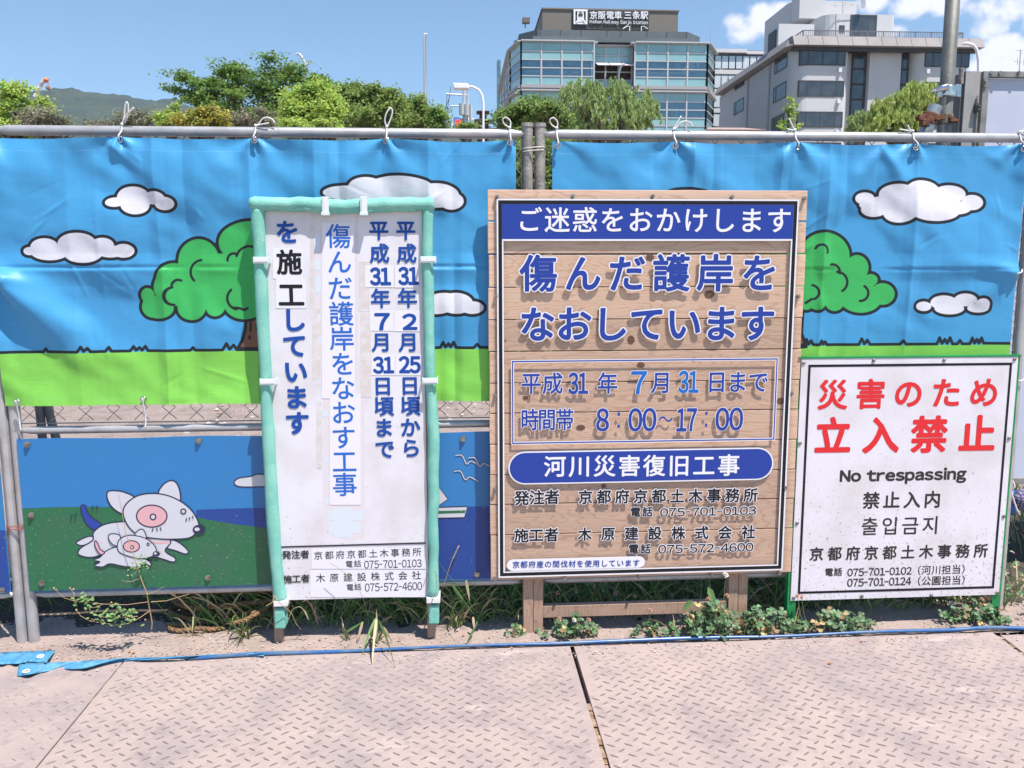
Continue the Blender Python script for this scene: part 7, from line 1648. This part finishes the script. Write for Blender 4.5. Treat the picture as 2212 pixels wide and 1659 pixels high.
tree('low bright green shrub just above the rail, right one of a pair', 'yel', [(672, 262, 745, 295)], 30, 34, 60, .07, 113, cat='shrub', group=grp, spread=.26)
tree('leafy green tree below the left corner of the station', 'hedge', [(1065, 232, 1140, 290), (1090, 218, 1215, 275), (1130, 212, 1200, 240), (1180, 232, 1230, 290)], 34, 210, 60, .085, 114, group=grp, spread=.34, style='broad')
tree('small green shrub at the foot of the lantern tower', 'mid', [(985, 262, 1030, 292), (1000, 265, 1020, 285)], 38, 26, 40, .07, 115, cat='shrub', group=grp, spread=.26)
tree('large weeping willow in front of the station windows', 'willow', [(1205, 178, 1310, 245), (1290, 170, 1370, 240), (1350, 185, 1422, 262), (1215, 215, 1420, 285), (1210, 235, 1300, 300)], 50, 560, 62, .13, 116, style='willow', group=grp, spread=.8, aspect=.28)
tree('yellow green weeping willow in front of the grey office building', 'wy', [(1890, 205, 1965, 262), (1935, 178, 2005, 240), (1975, 180, 2030, 238), (1870, 240, 1990, 290), (1990, 205, 2035, 250)], 42, 400, 55, .12, 117, style='willow', group=grp, spread=.6, aspect=.28)
tree('narrow green willow fringe left of the yellow green willow', 'willow', [(1838, 240, 1882, 292), (1860, 240, 1885, 275)], 45, 60, 50, .11, 118, style='willow', group=grp, spread=.5, aspect=.28)
tree('leafy bush seen through the gap between the two banners', 'hedge', [(1050, 280, 1260, 430), (1090, 330, 1230, 520)], 14, 380, 60, .045, 119, cat='shrub', group=grp, spread=.22, trunk=False, name='bush')
# young ginkgo with tiers of short branches
gk = empty('young_ginkgo', tuple(at(1705, 300, 18)*np.array([1, 1, 0])), 'young bright green sapling with short tiered branches in front of the office building', 'tree')
m = MB(); top = at(1708, 205, 18); b0 = np.array([at(1700, 285, 18)[0], 18, 0]); m.tube([b0, at(1702, 270, 18), top], [.06, .03, .006], 6)
rg = np.random.default_rng(5); CC = []
for (x0, y0, x1, y1, n) in ((1707, 212, 1710, 206, 14), (1706, 220, 1712, 214, 12), (1705, 226, 1714, 221, 18), (1705, 232, 1698, 226, 14), (1704, 238, 1725, 228, 34), (1703, 245, 1694, 232, 24), (1703, 252, 1730, 238, 44), (1702, 258, 1712, 250, 20), (1702, 265, 1684, 264, 36), (1701, 272, 1730, 272, 30), (1701, 278, 1678, 276, 40), (1700, 284, 1722, 280, 34), (1700, 262, 1716, 262, 20)):
    a_, b_ = at(x0, y0, 18), at(x1, y1, 18)+np.array([0, rg.uniform(-.2, .2), 0]); m.tube([a_, b_], [.012, .004], 4)
    CC.append(a_+(b_-a_)*rg.random(n)[:, None]+rg.normal(0, .028, (n, 3)))
C = np.concatenate(CC); Nn = rg.normal(size=C.shape)+np.array([0, -.3, .5]); Nn /= np.linalg.norm(Nn, axis=1)[:, None]; V, F = leaves_mesh(C, Nn, .040, .8, rg)
make('crown', V, F, TM['yel'], gk); m.build('trunk', bark, gk)

# ---------------------------------------------------------------- air
hz = bpy.data.materials.new('air'); hz.use_nodes = True; t = hz.node_tree; t.nodes.clear(); o_ = N(t, 'ShaderNodeOutputMaterial'); pv = N(t, 'ShaderNodeVolumePrincipled')
pv.inputs['Color'].default_value = (.82, .90, 1.0, 1); pv.inputs['Density'].default_value = .00014; pv.inputs['Anisotropy'].default_value = .2; L(t, pv.outputs[0], o_.inputs['Volume'])
MB().box(-1900, 1900, -60, 1760, -1.4, 420).build('haze', hz, None, kind='stuff')
bpy.data.objects.remove(_to); bpy.data.curves.remove(_tc)
